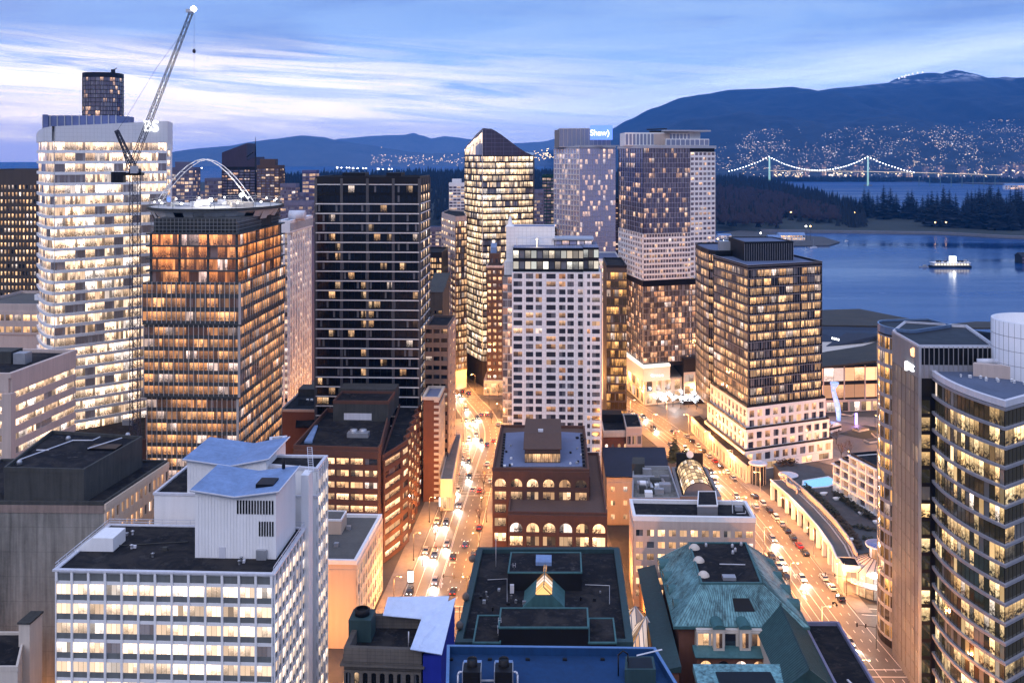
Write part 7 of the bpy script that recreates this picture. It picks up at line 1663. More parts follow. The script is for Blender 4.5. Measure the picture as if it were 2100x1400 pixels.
def lit_tree():
    r,c=bare_tree(8.5,8,M_twig); m=MB(); rnd=random.Random(4)
    for i in range(420):
        k=rnd.randrange(len(c.v)); x,y,z=c.v[k]; s_=.10; x+=rnd.uniform(-.4,.4); y+=rnd.uniform(-.4,.4); z+=rnd.uniform(-.3,.3)
        m.face([(x-s_,y-s_,z),(x+s_,y-s_,z),(x,y,z+s_*1.6)]); m.face([(x+s_,y-s_,z),(x,y+s_,z),(x,y,z+s_*1.6)]); m.face([(x,y+s_,z),(x-s_,y-s_,z),(x,y,z+s_*1.6)])
    m.build('string_lights',em('white_string_lights',(.85,.92,1),7.0),r); r.name='lit_tree'; return r
LT=lit_tree(); first=True
lt=[(1348,818),(1364,822),(1380,820),(1396,824),(1412,822),(1428,826),(1370,812),(1402,812),(1424,814)]
for k,(u,v) in enumerate(lt):
    x,y=G(u,v+14); o=LT if first else dup(LT); first=False; o.location=(x,y,.1); o.rotation_euler=(0,0,k*1.3); tag(o,'bare tree wrapped in white string lights at the tower forecourt','tree','trees wrapped in white lights')
lamp(*G(1385,842),5,2500,(.9,.95,1))
first=True
bt=[(983,1075),(987,1040),(992,1005),(1035,872),(1020,845),(1008,868),(1680,905),(1700,900),(1715,910),(1318,1300),(1316,1250),(1742,940),(905,1070),(892,1110),(1022,815),(1725,945),(1690,925)]
for k,(u,v) in enumerate(bt):
    x,y=G(u,v); o=BT if first else dup(BT); first=False; o.location=(x,y,.1); o.rotation_euler=(0,0,k*2.1); s_=.85+.1*(k%4); o.scale=(s_,)*3
    tag(o,'bare leafless tree on the pavement '+('of the left street' if u<1040 else 'in the alley' if u<1330 else 'by the white podium'),'tree','bare street trees')
def fir(h,rad,seed,tiers,mat,nb=11,name='fir_tree',leaf=1.0):
    rnd=random.Random(seed); r=empty(name,(0,0,0)); m=MB(); m.tube((0,0,0),(0,0,h*.95),h*.018,6,r2=.03); m.build('trunk',M_bark,r); c=MB()
    for i in range(tiers):
        q=i/(tiers-1); z=h*(.10+.86*q); R_=rad*(1-q)**.85*rnd.uniform(.8,1.15)+.12*rad*.4
        n=max(5,int(nb*(1-q*.5)))
        for k in range(n):
            a=2*math.pi*(k+rnd.random())/n; L=R_*rnd.uniform(.65,1.15); w_=L*.42; dz=-L*.28*rnd.uniform(.4,1.3)
            ca,sa=math.cos(a),math.sin(a); zz=z+rnd.uniform(-.3,.3)*h/tiers
            c.face([(0,0,zz+.12*L),(ca*L*.55-sa*w_,sa*L*.55+ca*w_,zz+dz*.5),(ca*L,sa*L,zz+dz)]); c.face([(0,0,zz+.12*L),(ca*L,sa*L,zz+dz),(ca*L*.55+sa*w_,sa*L*.55-ca*w_,zz+dz*.5)]); c.face([(ca*L*.55-sa*w_,sa*L*.55+ca*w_,zz+dz*.5),(ca*L*.55+sa*w_,sa*L*.55-ca*w_,zz+dz*.5-.2*L),(ca*L,sa*L,zz+dz)])
    c.build('crown',mat,r); return r
o=fir(13,3.6,5,16,M_fir); o.location=(*G(1383,945),0); tag(o,'dark fir tree standing beside the wide street behind the navy roof','tree')
o=fir(8,2.6,9,12,M_fir); o.location=(*G(1405,950),0); tag(o,'small fir tree right of the taller fir behind the navy roof','tree')
o=fir(18,5.5,31,18,M_fir); o.location=(*P(68,400),0); tag(o,'dark fir tree at the foot of the curved white tower by the left edge','tree')
o=fir(14,4.5,33,16,M_fir); o.location=(*P(40,404),0); tag(o,'shorter dark fir tree beneath the pale podium near the left edge','tree')
# hedges and beds of the garden terrace
def hedge(pts,w_,h_,mat,label,z=7.4):
    m=MB(); rnd=random.Random(len(label)); tot=0
    for a,c in zip(pts[:-1],pts[1:]):
        L=math.dist(a,c); n=int(L*w_*h_*5)
        for i in range(n):
            q=rnd.random(); x,y=lrp(a,c,q); x+=rnd.uniform(-.5,.5)*w_; y+=rnd.uniform(-.5,.5)*w_*.6; zz=z+h_*(rnd.random()**.6)*(1-.25*abs(math.sin(q*9)))
            s_=rnd.uniform(.22,.5); t_=rnd.uniform(0,6.28); p_=rnd.uniform(-.7,.7); ux,uy=math.cos(t_)*s_,math.sin(t_)*s_
            m.face([(x-ux,y-uy,zz-p_*s_),(x+uy,y-ux,zz+.2*s_),(x+ux,y+uy,zz+p_*s_),(x-uy,y+ux,zz-.1*s_)])
    o=m.build('hedge',mat); tag(o,label,'hedge','hedges of the roof garden')
hedge([(107.5,360),(108.5,345),(109.5,330)],3.2,2.2,M_hedge,'long dark hedge along the inner edge of the colonnade roof')
hedge([(109.5,330),(109.3,314),(107.5,303)],3.2,1.8,M_russet,'russet hedge nearest the street corner of the roof garden')
hedge([(116.5,352),(118.5,340),(121,328)],2.6,2.2,M_hedge,'dark hedge at the foot of the white grid hotel')
hedge([(104.5,384),(112,386)],3,3.0,M_russet,'clipped russet hedge below the white podium beside the pool')
hedge([(112,322),(118,318)],3,1.2,M_hedge,'low hedge crossing the middle of the roof garden')
hedge([(113,312),(119,306)],3,1.0,M_hedge,'low hedge in the near corner of the roof garden')
for k,(x,y) in enumerate(((115.5,347),(119.5,333),(121.5,325),(122.5,316),(112.5,352))):
    r=empty('boat_planter',(x,y,7.4),.3); tag(r,'white boat shaped planter '+['left of the grid hotel base','under the middle of the grid hotel','under the right half of the grid hotel','nearest the rounded tower end','beside the swimming pool corner'][k],'planter','white planters of the roof garden'); m=MB(); m.lathe(0,0,[(.6,0),(1.0,.9),(.9,.9),(.02,.8)],12,sx=1.6,sy=.8); m.build('bowl',M_wht,r)
m=MB(); x,y=G(1744,1104,9); m.box(x,y,8.2,1.8,.8,1.0); tag(m.build('roof_cabinet',M_wht),'small white cabinet on the dark garden terrace','cabinet')
lamp(*G(1690,1040,8),12,.01) if False else None
# ================================================================== far things
from mathutils.bvhtree import BVHTree
# --- wooded peninsula
def yf(u): return interp([(400,1900),(900,1900),(1200,1850),(1480,1760),(1690,1720),(1900,1690),(2100,1600),(2400,1500)],u)
def yb(u): return interp([(400,3400),(900,3600),(1300,3900),(1560,3900),(1640,2950),(1760,2250),(1900,2080),(2100,2050),(2400,2000)],u)
def gz(u,y):
    q=(y-yf(u))/(yb(u)-yf(u)); q=max(0,min(1,q)); hh=interp([(400,48),(900,62),(1200,60),(1400,44),(1520,36),(1620,24),(1720,8),(1800,4),(2500,5)],u)
    return -5+hh*math.sin(math.pi*min(1,q*.62+.05))**1.2 if q<1 else -8
m=MB(); us=[380+i*20 for i in range(104)]; nv=26
for u in us:
    for j in range(nv):
        q=j/(nv-1); y=yf(u)-6+(yb(u)-yf(u)+12)*q; x=(u-CX)*y/F; z=-10 if j in (0,nv-1) else gz(u,y)+noise.noise(Vector((x/90,y/90,0)))*2
        m.v.append((x,y,z))
for i in range(len(us)-1):
    for j in range(nv-1): a=i*nv+j; m.f.append((a,a+nv,a+nv+1,a+1)); m.m.append(0); m.uv.append(None); m.sm.append(True)
tag(m.build('peninsula',M_grass),kind='structure')
def cone_tree(m,x,y,z,h,r_,rnd,mat):
    n=6; t0=rnd.random()*6
    for (q0,q1,rr) in ((.05,.5,1.0),(.3,.75,.72),(.55,1.0,.45)):
        for k in range(n):
            a0=t0+2*math.pi*k/n; a1=a0+2*math.pi/n; s0=rr*r_*rnd.uniform(.7,1.15); s1=rr*r_*rnd.uniform(.7,1.15)
            m.face([(x+s0*math.cos(a0),y+s0*math.sin(a0),z+h*q0),(x+s1*math.cos(a1),y+s1*math.sin(a1),z+h*q0-rnd.random()*.04*h),(x,y,z+h*q1)],mat)
def round_tree(m,x,y,z,h,r_,rnd,mat):
    for k in range(14):
        a=rnd.uniform(0,6.28); b_=rnd.uniform(-.2,1); rr=r_*math.sqrt(max(0,1-b_*b_*.8)); cx_,cy_,cz=x+rr*math.cos(a)*.8,y+rr*math.sin(a)*.8,z+h*.55+b_*h*.4; s_=r_*rnd.uniform(.3,.55)
        m.face([(cx_-s_,cy_,cz-s_*.6),(cx_+s_,cy_-s_*.4,cz-s_*.5),(cx_+s_*.2,cy_+s_*.3,cz+s_*.8)],mat); m.face([(cx_-s_*.5,cy_-s_*.5,cz-s_*.7),(cx_+s_*.8,cy_+s_*.4,cz),(cx_-s_*.4,cy_+s_*.2,cz+s_*.7)],mat)
rnd=random.Random(21); w1=MB()
M_brown=leafm('bare_brown_wood',(.018,.011,.016),(.034,.020,.024))
cnt=0
while cnt<6200:
    u=rnd.uniform(540,1775); q=rnd.random()**1.15; y=yf(u)+(yb(u)-yf(u))*q
    if u>1690 and q<.35 and rnd.random()<.7: continue
    if u>1600 and q<.12: continue
    x=(u-CX)*y/F; z=gz(u,y); 
    if (1380<u<1720 and q<.45 and rnd.random()<.72): round_tree(w1,x,y,z,rnd.uniform(16,24),rnd.uniform(7,11),rnd,1)
    else: cone_tree(w1,x,y,z,rnd.uniform(17,34)*(1.0 if rnd.random()<.9 else 1.25),rnd.uniform(4.5,7.5),rnd,0)
    cnt+=1
tag(w1.build('forest',[M_firb,M_brown]),kind='stuff')
# individual firs along the water
protos=[fir(42,8.5,51+i,20,M_firb,15,'conifer') for i in range(4)]; used=[0]*4
spots=[]
for u in list(range(1745,1800,9))+[1812,1826,1838,1852,1862,1870,1880,1892,1903,1911,1922,1935,1947,1960]+list(range(1975,2100,6))+list(range(1984,2104,8)):
    spots.append((u,rnd.uniform(.25,.9),rnd.uniform(1.0,1.9)))
for u in list(range(1690,1760,6)): spots.append((u,rnd.uniform(.5,.9),rnd.uniform(.7,1.1)))
for k,(u,q,s_) in enumerate(spots):
    y=yf(u)+(yb(u)-yf(u))*q; i=k%4; o=protos[i] if not used[i] else dup(protos[i]); used[i]=1; x=(u-CX)*y/F
    o.location=(x,y,gz(u,y)-1); o.rotation_euler=(0,0,k*1.7); o.scale=(s_*rnd.uniform(1.0,1.6),s_*rnd.uniform(1.0,1.6),s_)
    tag(o,'tall dark conifer standing against the pale water beyond the harbour','tree','conifers on the far shore')
# shore path
m=MB(); pu=[1560+i*14 for i in range(48)]
for a,c in zip(pu[:-1],pu[1:]):
    f=lambda u,o:((u-CX)*(yf(u)+o)/F,yf(u)+o); m.face([(*f(a,2),-3.2),(*f(c,2),-3.2),(*f(c,7),-2.8),(*f(a,7),-2.8)]); m.face([(*f(a,1),-9),(*f(c,1),-9),(*f(c,2),-3.2),(*f(a,2),-3.2)])
tag(m.build('shore_path',pm('seawall_stone',(.14,.14,.15),.9,.3)),kind='structure')
# --- low island and club house
m=MB(); isl=[G(1462,482,-8),G(1500,500,-8),G(1600,506,-8),G(1700,505,-8),G(1722,498,-8),G(1690,488,-8),G(1600,480,-8),G(1520,474,-8)]; m.prism(isl,-11,-6.5); tag(m.build('island',M_ground),kind='structure')
def far_house(name,label,u,v,Y,wu,h,roofm,wallm,win=W_far,cat='building',depth=18,nf=2,zb=None):
    x,y=P(u,Y); w_=wu*Y/F; z=zb if zb is not None else Zv(v,Y); b=Bld(name,label,(x,y,z),wallm,cat=cat,maxwin=20); pl=[(x-w_/2,y),(x+w_/2,y),(x+w_/2,y+depth),(x-w_/2,y+depth)]
    b.core(pl,z,z+h); b.facade(pl[0],pl[1],z,z+h,nf,max(2,int(wu/5)),win,sill=.2,head=.15,pier=.25,dep=.3); m_=b.one('roof',roofm); o=offs(pl,.8); r0,r1=lrp(o[0],o[3],.5),lrp(o[1],o[2],.5); m_.face([(*o[0],z+h+.05),(*o[1],z+h+.05),(*r1,z+h*1.5),(*r0,z+h*1.5)]); m_.face([(*o[2],z+h+.05),(*o[3],z+h+.05),(*r0,z+h*1.5),(*r1,z+h*1.5)]); m_.face([(*o[3],z+h+.05),(*o[0],z+h+.05),(*r0,z+h*1.5)]); m_.face([(*o[1],z+h+.05),(*o[2],z+h+.05),(*r1,z+h*1.5)]); b.finish()
far_house('club_house','long white low club house with a pale blue roof on the small island',1625,492,1560,52,8,M_bluer,M_wht,W_park,zb=-6.4); far_house('boat_shed','pale shed left of the club house on the small island',1590,492,1530,24,7,M_bluer,M_wht,zb=-6.4); far_house('boat_shed','low pale shed at the left end of the small island',1487,486,1590,26,5,M_bluer,M_wht,zb=-6.4)
isl_l=[(1472,490,1,.55),(1484,494,0,0),(1520,492,1,.6),(1535,490,1,.6),(1575,490,0,0),(1597,496,0,0),(1618,494,1,0),(1653,464,0,0),(1662,464,1,0),(1646,497,1,.6),(1622,435,1,.6),(1752,436,1,.6),(1918,456,1,.5),(1940,456,1,.5),(1560,478,0,0)]
LPX=None
for k,(u,v,wm_,_) in enumerate(isl_l):
    Y=1560 if v>460 and u<1700 else 1760 if u>1800 else 1900; x,y=P(u,Y); z=Zv(v,Y); zb=-6.5 if Y<1600 else gz(u,Y)
    r=empty('shore_lamp',(x,y,zb)); tag(r,('orange' if wm_ else 'white')+' lamp on a tall mast by the far harbour shore','lamp','lamps on the far harbour shore'); m=MB(); m.tube((x,y,zb),(x,y,z),.3,5); m.build('mast',M_pole,r,(x,y,zb)); m=MB(); m.lathe(x,y,[(.02,z-1.5),(1.6,z),(.02,z+1.5)],8); m.build('lamp_head',em('shore_lamp_orange',(1,.55,.2),9) if wm_ and 'shore_lamp_orange' not in bpy.data.materials else bpy.data.materials['shore_lamp_orange'] if wm_ else E_cool,r,(x,y,zb))
# --- moored boats and floating docks by the island
for k,(u,v,l) in enumerate(((1474,494,11),(1488,497,9),(1505,499,12),(1528,503,10),(1548,505,9),(1668,508,12),(1735,495,10),(1515,507,8))):
    x,y=G(u,v,WZ); r=empty('moored_boat',(x,y,WZ),.4*k); tag(r,'small pale boat moored beside the low island in the harbour','boat','boats moored by the island'); m=MB(); m.prism([(-1.5,-l/2),(1.5,-l/2),(1.6,l*.2),(0,l/2),(-1.6,l*.2)],-.4,1.1); m.build('hull',M_wht,r); m=MB(); m.prism([(-1.0,-l*.3),(1.0,-l*.3),(.8,l*.15),(-.8,l*.15)],1.11,2.6); m.build('cabin',M_steel,r); m=MB(); m.tube((0,0,2.6),(0,0,l*1.1),.08,4); m.build('mast',M_rail,r)
for k,(u0,u1,v) in enumerate(((1468,1540,500),(1655,1700,507))):
    a,c=G(u0,v,WZ),G(u1,v,WZ); r=empty('floating_dock',(*a,WZ)); tag(r,('long' if k==0 else 'short')+' floating dock beside the low island','dock'); m=MB(); m.obox(a,unit(a,c)[0],unit(a,c)[1],3,WZ-.2,WZ+.5); m.build('deck',M_pave,r,(*a,WZ)); m=MB()
    for i in range(5): q=lrp(a,c,i/4); m.tube((*q,WZ-1),(*q,WZ+2.5),.25,5)
    m.build('pile',M_dark,r,(*a,WZ))
# --- fuel barge
def barge():
    Y=1200.0; x,_=P(1948,Y); r=empty('fuel_barge',(x,Y,WZ)); tag(r,'brightly lit white fuel barge with a glowing box on top in the harbour','barge'); B_=(x,Y,WZ)
    m=MB(); m.prism([(x-23,Y-5),(x+24,Y-6),(x+25,Y-1),(x+24,Y+6),(x-23,Y+6),(x-27,Y)],WZ-.5,WZ+2.4); m.build('hull',M_dark,r,B_)
    m=MB(); m.prism([(x-22,Y-5),(x+22.5,Y-5),(x+22.5,Y+5),(x-22,Y+5)],WZ+2.42,WZ+5.6); m.build('deck_house',M_slab,r,B_)
    b=em('barge_light',(1,.88,.70),1.3); m=MB(); m.obox((x-21,Y-5.02),(1,0),42,.3,WZ+3.2,WZ+4.8); m.build('lit_windows',b,r,B_)
    m=MB(); m.prism([(x-23,Y-5.6),(x+23.5,Y-5.6),(x+23.5,Y+5.6),(x-23,Y+5.6)],WZ+5.62,WZ+6.3); m.build('roof',M_wht,r,B_)
    m=MB(); m.box(x+3,Y-1,WZ+6.32,7,5,7.5); m.build('light_box',em('bright_box',(.9,.96,1),2.2),r,B_)
    m=MB(); m.box(x-32,Y,WZ-.3,11,3.2,1.6); m.box(x-31,Y,WZ+1.31,4,2.4,1.8); m.build('tender',M_steel,r,B_)
    for xx,w_,h_ in ((-14,5,2.2),(-6,3,1.6),(13,6,2.0),(19,2.5,3.2)): m=MB(); m.box(x+xx,Y,WZ+6.32,w_,4,h_); m.build('roof_locker',random.choice([M_dark,M_steel,M_grey]),r,B_)
    m=MB(); m.tube((x+3,Y-1,WZ+13.8),(x+3,Y-1,WZ+19),.15,5); m.build('mast',M_dark,r,B_)
    m=MB(); [m.obox((x-21+k*3.5,Y-5.36),(1,0),.5,.1,WZ+2.5,WZ+5.5) for k in range(13)]; m.build('post_row',M_dark,r,B_)
    for i in range(9):
        m=MB(); xx=x-20+i*5; m.tube((xx,Y-5.3,WZ+6.3),(xx,Y-5.3,WZ+7.4),.12,4); m.lathe(xx,Y-5.3,[(.02,WZ+7.3),(.5,WZ+7.6),(.02,WZ+8)],6); m.build('deck_lamp',b,r,B_)
    lamp(x,Y-12,WZ+6,1800,(1,.92,.8),1.0)
barge()
o=far_house('pier_shed','dark end of a pier at the right edge of the harbour',2101,545,1240,10,9,M_dark,M_dark,zb=-8,cat='pier')
# --- suspension bridge
def bridge():
    TR=P(1780,4350); TL=P(1578,4560); r=empty('suspension_bridge',(*TR,WZ)); tag(r,'long suspension bridge strung with white lights across the far inlet','bridge'); B_=(*TR,WZ)
    M_b=pm('bridge_steel',(.15,.24,.20),.6,.1); E_t=em('tower_flood_glow',(.55,1,.85),.55,(.3,.45,.4)); E_l=em('bridge_lamp',(.95,.97,1),11.0); d,L=unit(TL,TR); n=(-d[1],d[0])  # towers glow by themselves in place of floodlight falling on them
    zt,zd=121,54
    for T,q in ((TL,-1),(TR,1)):
        m=MB()
        for s_ in (-6,6):
            a=(T[0]+n[0]*s_*1.25,T[1]+n[1]*s_*1.25); c=(T[0]+n[0]*s_*.8,T[1]+n[1]*s_*.8); m.tube((*a,WZ),(*c,zt),3.2,6,r2=2.0)
        for z0,z1 in ((WZ+6,zd-6),(zd+10,zd+34),(zd+34,zt-6)):
            k=6.2; p0=(T[0]+n[0]*k,T[1]+n[1]*k); p1=(T[0]-n[0]*k,T[1]-n[1]*k); m.tube((*p0,z0),(*p1,z1),1.1,4); m.tube((*p1,z0),(*p0,z1),1.1,4)
        m.tube((T[0]+n[0]*6,T[1]+n[1]*6,zt-2),(T[0]-n[0]*6,T[1]-n[1]*6,zt-2),1.8,5); m.build('tower',E_t,r,B_)
        m=MB(); m.box(T[0],T[1],WZ-1,34,16,6,0,math.atan2(d[1],d[0])); m.build('pier',M_conc,r,B_)
    lend=(TL[0]-d[0]*190,TL[1]-d[1]*190); rend=(TR[0]+d[0]*190,TR[1]+d[1]*190); far=P(2052,4150); lfar=(TL[0]-d[0]*330,TL[1]-d[1]*330)
    m=MB()
    for a,c,z0,z1 in ((lfar,lend,zd-14,zd-4),(lend,TL,zd-4,zd),(TL,TR,zd,zd),(TR,rend,zd,zd-3),(rend,far,zd-3,zd-12)):
        for s_ in (-5,5): m.tube((a[0]+n[0]*s_,a[1]+n[1]*s_,z0),(c[0]+n[0]*s_,c[1]+n[1]*s_,z1),1.3,4)
        m.face([(a[0]+n[0]*6,a[1]+n[1]*6,z0),(a[0]-n[0]*6,a[1]-n[1]*6,z0),(c[0]-n[0]*6,c[1]-n[1]*6,z1),(c[0]+n[0]*6,c[1]+n[1]*6,z1)])
    m.build('deck',M_b,r,B_)
    m=MB(); 
    for a,c,z0,z1 in ((TL,TR,zd+2.5,zd+2.5),(TR,rend,zd+2.5,zd),(rend,far,zd,zd-9)): m.tube((a[0]-n[0]*6,a[1]-n[1]*6,z0),(c[0]-n[0]*6,c[1]-n[1]*6,z1),.9,4)
    m.build('deck_lights',em('deck_lights',(1,.75,.5),1.6),r,B_)
    m=MB()
    for i in range(8): q=(i+.5)/8; a=lrp(rend,far,q); m.tube((*a,WZ),(*a,zd-5-9*q),1.4,4)
    m.build('viaduct_pier',M_b,r,B_)
    lm=MB(); lm.lathe(0,0,[(.02,-2.2),(1.55,-1.1),(2.2,0),(1.55,1.1),(.02,2.2)],8); lme=lm.mesh('cable_lamp',E_l); ca=MB()
    for s_ in (-6,):
        def cab(a,c,za,zb,sag,k):
            pts=[]
            for i in range(k+1): q=i/k; p_=lrp(a,c,q); z=za+(zb-za)*q-sag*4*q*(1-q); pts.append((p_[0]+n[0]*s_,p_[1]+n[1]*s_,z))
            ca.path(pts,.6,4)
            for p_ in pts: o=bpy.data.objects.new('cable_lamp',lme); COL.objects.link(o); o.parent=r; o.location=(p_[0]-B_[0],p_[1]-B_[1],p_[2]-B_[2]+1)
            for p_ in pts[1:-1]: ca.tube(p_,(p_[0],p_[1],zd),.22,3,cap=False)
        cab(TL,TR,zt,zt,zt-zd-5,38); cab(lend,TL,zd-2,zt,7,14); cab(TR,rend,zt,zd,7,15)
    ca.build('cable',M_b,r,B_)
bridge()
# --- far shore: apartment towers, hillside houses and lights
bvh=BVHTree.FromPolygons([Vector(p_) for p_ in _mm.v],_mm.f)
def hit(u,v):
    d=Vector(((u-CX)/F,1,-(v-VH)/F)).normalized(); h=bvh.ray_cast(Vector((0,0,H)),d,40000); return h[0]
M_vio2=pm('dusky_concrete',(.22,.21,.26),.8,.1)
W_apt=wm('far_apartment_window',.5,(1,.8,.5),(1,.65,.4),.9,1,.0,glass=(.05,.06,.12),suite=1,dark=.05)
apt=[(2058,358,24,26),(2086,352,24,22),(2098,356,14,24),(1757,346,12,10),(1768,347,10,8),(1640,345,10,8),(1655,346,12,9),(1690,344,12,8),(1865,350,18,10),(1590,352,10,14),(1900,348,14,8),(1930,346,18,9),(1975,347,18,9),(2010,348,12,9),(1845,352,14,8)]
for k,(u,v,w_,h_) in enumerate(apt):
    Y=5300.0; x,y=P(u,Y); W2=w_*Y/F*.8; z0=-8; zt=Zv(v-h_*.75,Y); b=Bld('apartment_tower','pale apartment tower with lit windows on the far shore'+(', beside the bridge end' if u>2040 else ''),(x,y,z0),M_vio2,group='apartment towers on the far shore',maxwin=24); pl=[(x-W2/2,y),(x+W2/2,y),(x+W2/2,y+25),(x-W2/2,y+25)]; b.core(pl,z0,zt); b.facade(pl[0],pl[1],max(z0,zt-60),zt,5,3,W_apt,sill=.3,head=.1,pier=.3,dep=1); b.ring(pl,zt-.5,zt+2,2,'parapet',M_concd); b.finish()
E_win=em('house_window_glow',(1,.74,.48),2.3); E_win2=em('house_window_glow_white',(.95,.92,.9),2.3); M_hw=pm('house_wall',(.3,.28,.27),.9); M_hr=pm('house_roof',(.05,.05,.06),.9)
def house_mesh(E,nm,s_):
    m=MB(); w_=10*s_; d_=9; h=6
    m.prism([(-w_/2,-d_/2),(w_/2,-d_/2),(w_/2,d_/2),(-w_/2,d_/2)],-4,h,0); 
    m.face([(-w_/2-.6,-d_/2-.6,h),(w_/2+.6,-d_/2-.6,h),(w_/2+.6,0,h+3.5),(-w_/2-.6,0,h+3.5)],1); m.face([(w_/2+.6,d_/2+.6,h),(-w_/2-.6,d_/2+.6,h),(-w_/2-.6,0,h+3.5),(w_/2+.6,0,h+3.5)],1)
    for x0,x1 in ((-.4,-.05),(.1,.42)): m.face([(w_*x0,-d_/2-.05,.6),(w_*x1,-d_/2-.05,.6),(w_*x1,-d_/2-.05,4.8),(w_*x0,-d_/2-.05,4.8)],2)
    return m.mesh(nm,[M_hw,M_hr,E])
HM=[house_mesh(E_win,'house',1.0),house_mesh(E_win2,'house',1.1),house_mesh(E_win,'house',1.5)]
rnd=random.Random(77)
def dens(u,v):
    n=noise.noise(Vector((u/38,v/14,3.3)))*.5+.5; n2=noise.noise(Vector((u/9,v/5,1.3)))*.5+.5
    top=interp([(1480,300),(1500,280),(1560,266),(1610,264),(1625,300),(1632,262),(1652,262),(1660,300),(1690,275),(1740,258),(1780,258),(1795,258),(1820,262),(1860,252),(1940,256),(2050,246),(2100,246)],u)
    if v<top: return 0
    k=1.0
    if 1610<u<1630 or 1655<u<1690: k=.25 if v<300 else .6
    return k*max(0,(n-.30)*1.7)*(.35+.9*n2)
pts=[]
while len(pts)<2300:
    u,v=rnd.uniform(1465,2110),rnd.uniform(244,350)
    if rnd.random()<dens(u,v): pts.append((u,v))
st=MB(); ns=0
for k,(u,v) in enumerate(pts):
    h=hit(u,v)
    if h is None: continue
    if ns<230:
        o=bpy.data.objects.new('house',HM[k%3]); COL.objects.link(o); o.location=(h.x,h.y-2,h.z+2); o.rotation_euler=(0,0,rnd.uniform(-.5,.9)); s_=rnd.choice([.6,.7,.9,1.2]); o.scale=(s_,)*3
        tag(o,'small house with lit windows on the dark slope across the water','house','houses on the slope across the water'); ns+=1
    else:
        s_=rnd.choice([1.0,1.2,1.5,2.3]); x,y,z=h.x,h.y-3,h.z+4; q=0 if rnd.random()<.65 else 1
        st.face([(x-s_,y,z-s_*.6),(x+s_,y,z-s_*.6),(x+s_,y+.5,z+s_*.6),(x-s_,y+.5,z+s_*.6)],q)
tag(st.build('hillside_lights',[E_win,E_win2]),kind='stuff')
st=MB(); E_shore=em('shore_glow',(1,.72,.40),4.0)
for k in range(210):
    u=rnd.choice([rnd.uniform(1520,1860),rnd.uniform(1700,1740),rnd.uniform(1840,2100),rnd.uniform(1590,1650)]); v=rnd.gauss(358,4.0); Y=5150; 
    if v>371: continue
    x,y=P(u,Y); z=Zv(v,Y); s_=rnd.choice([1.3,1.6,2.2,3.4]); st.face([(x-s_,y,z-s_*.6),(x+s_,y,z-s_*.6),(x+s_,y+.5,z+s_*.6),(x-s_,y+.5,z+s_*.6)],rnd.choice([0,0,1]))
for k in range(130):
    u,v,Y=rnd.uniform(760,955),0,11600; v=rnd.gauss(327,6); x,y=P(u,Y); h=(x,y,Zv(v,Y)); s_=rnd.choice([3,4,5]); st.face([(x-s_,y,h[2]-s_*.6),(x+s_,y,h[2]-s_*.6),(x+s_,y+.5,h[2]+s_*.6),(x-s_,y+.5,h[2]+s_*.6)],0)
for k in range(40):
    u,Y=rnd.uniform(1095,1135),9000; v=rnd.gauss(318,6); x,y=P(u,Y); z=Zv(v,Y); s_=5; st.face([(x-s_,y,z-s_*.6),(x+s_,y,z-s_*.6),(x+s_,y+.5,z+s_*.6),(x-s_,y+.5,z+s_*.6)],0)
for u,v in ((1848,158),(1856,155),(1862,154),(1870,152),(1842,161),(1880,150),(1890,149),(1853,158)):
    h=hit(u,v+3)
    if h: x,y,z=h.x,h.y-30,h.z+18; s_=12; st.face([(x-s_,y,z-s_),(x+s_,y,z-s_),(x+s_,y+1,z+s_),(x-s_,y+1,z+s_)],1)
tag(st.build('shore_lights',[E_shore,E_win2]),kind='stuff')
# low far shore under the bridge
m=MB(); sh=[P(1490,5150),P(1620,5050),P(1900,5000),P(2000,4600),P(2140,4300),P(2300,4300),P(2300,6500),P(1490,6500)]; m.prism(sh,-12,-4); tag(m.build('shore',M_ground),kind='structure')
m=MB(); 
for k in range(900):
    u=rnd.uniform(1490,2110); y=rnd.uniform(5010,5120) if u<1900 else rnd.uniform(4750,5100); x=(u-CX)*y/F; cone_tree(m,x,y,-5,rnd.uniform(14,30),rnd.uniform(8,14),rnd,0)
tag(m.build('shore_wood',M_firb),kind='stuff')
r=far_house('ferry_dock','lit pale dock building at the right edge of the far inlet',2082,386,3900,42,16,M_bluer,M_wht,W_park,zb=-8)
# ships on the open water
for k,(u,Y,l) in enumerate(((703,9200,'dark cargo ship with bright lamps on the open water, leftmost'),(736,8800,'cargo ship with bright lamps on the open water right of the leftmost ship'),(788,8300,'long cargo ship with a row of lamps on the open water'),(400,9000,'small ship on the open water seen left of the white arch'))):
    x,y=P(u,Y); r=empty('cargo_ship',(x,y,WZ)); tag(r,l,'ship','ships on the open water'); m=MB(); m.prism([(x-70,y-12),(x+60,y-12),(x+78,y),(x+60,y+12),(x-70,y+12)],WZ-1,WZ+10); m.build('hull',M_dark,r,(x,y,WZ)); m=MB(); m.box(x-52,y,WZ+10,22,18,20); m.build('bridge_house',M_wht,r,(x,y,WZ))
    for q in (-50,-10,40,65): m=MB(); m.lathe(x+q,y-13,[(.02,WZ+12),(7,WZ+18),(.02,WZ+24)],6); m.build('deck_lamp',E_cool,r,(x,y,WZ))
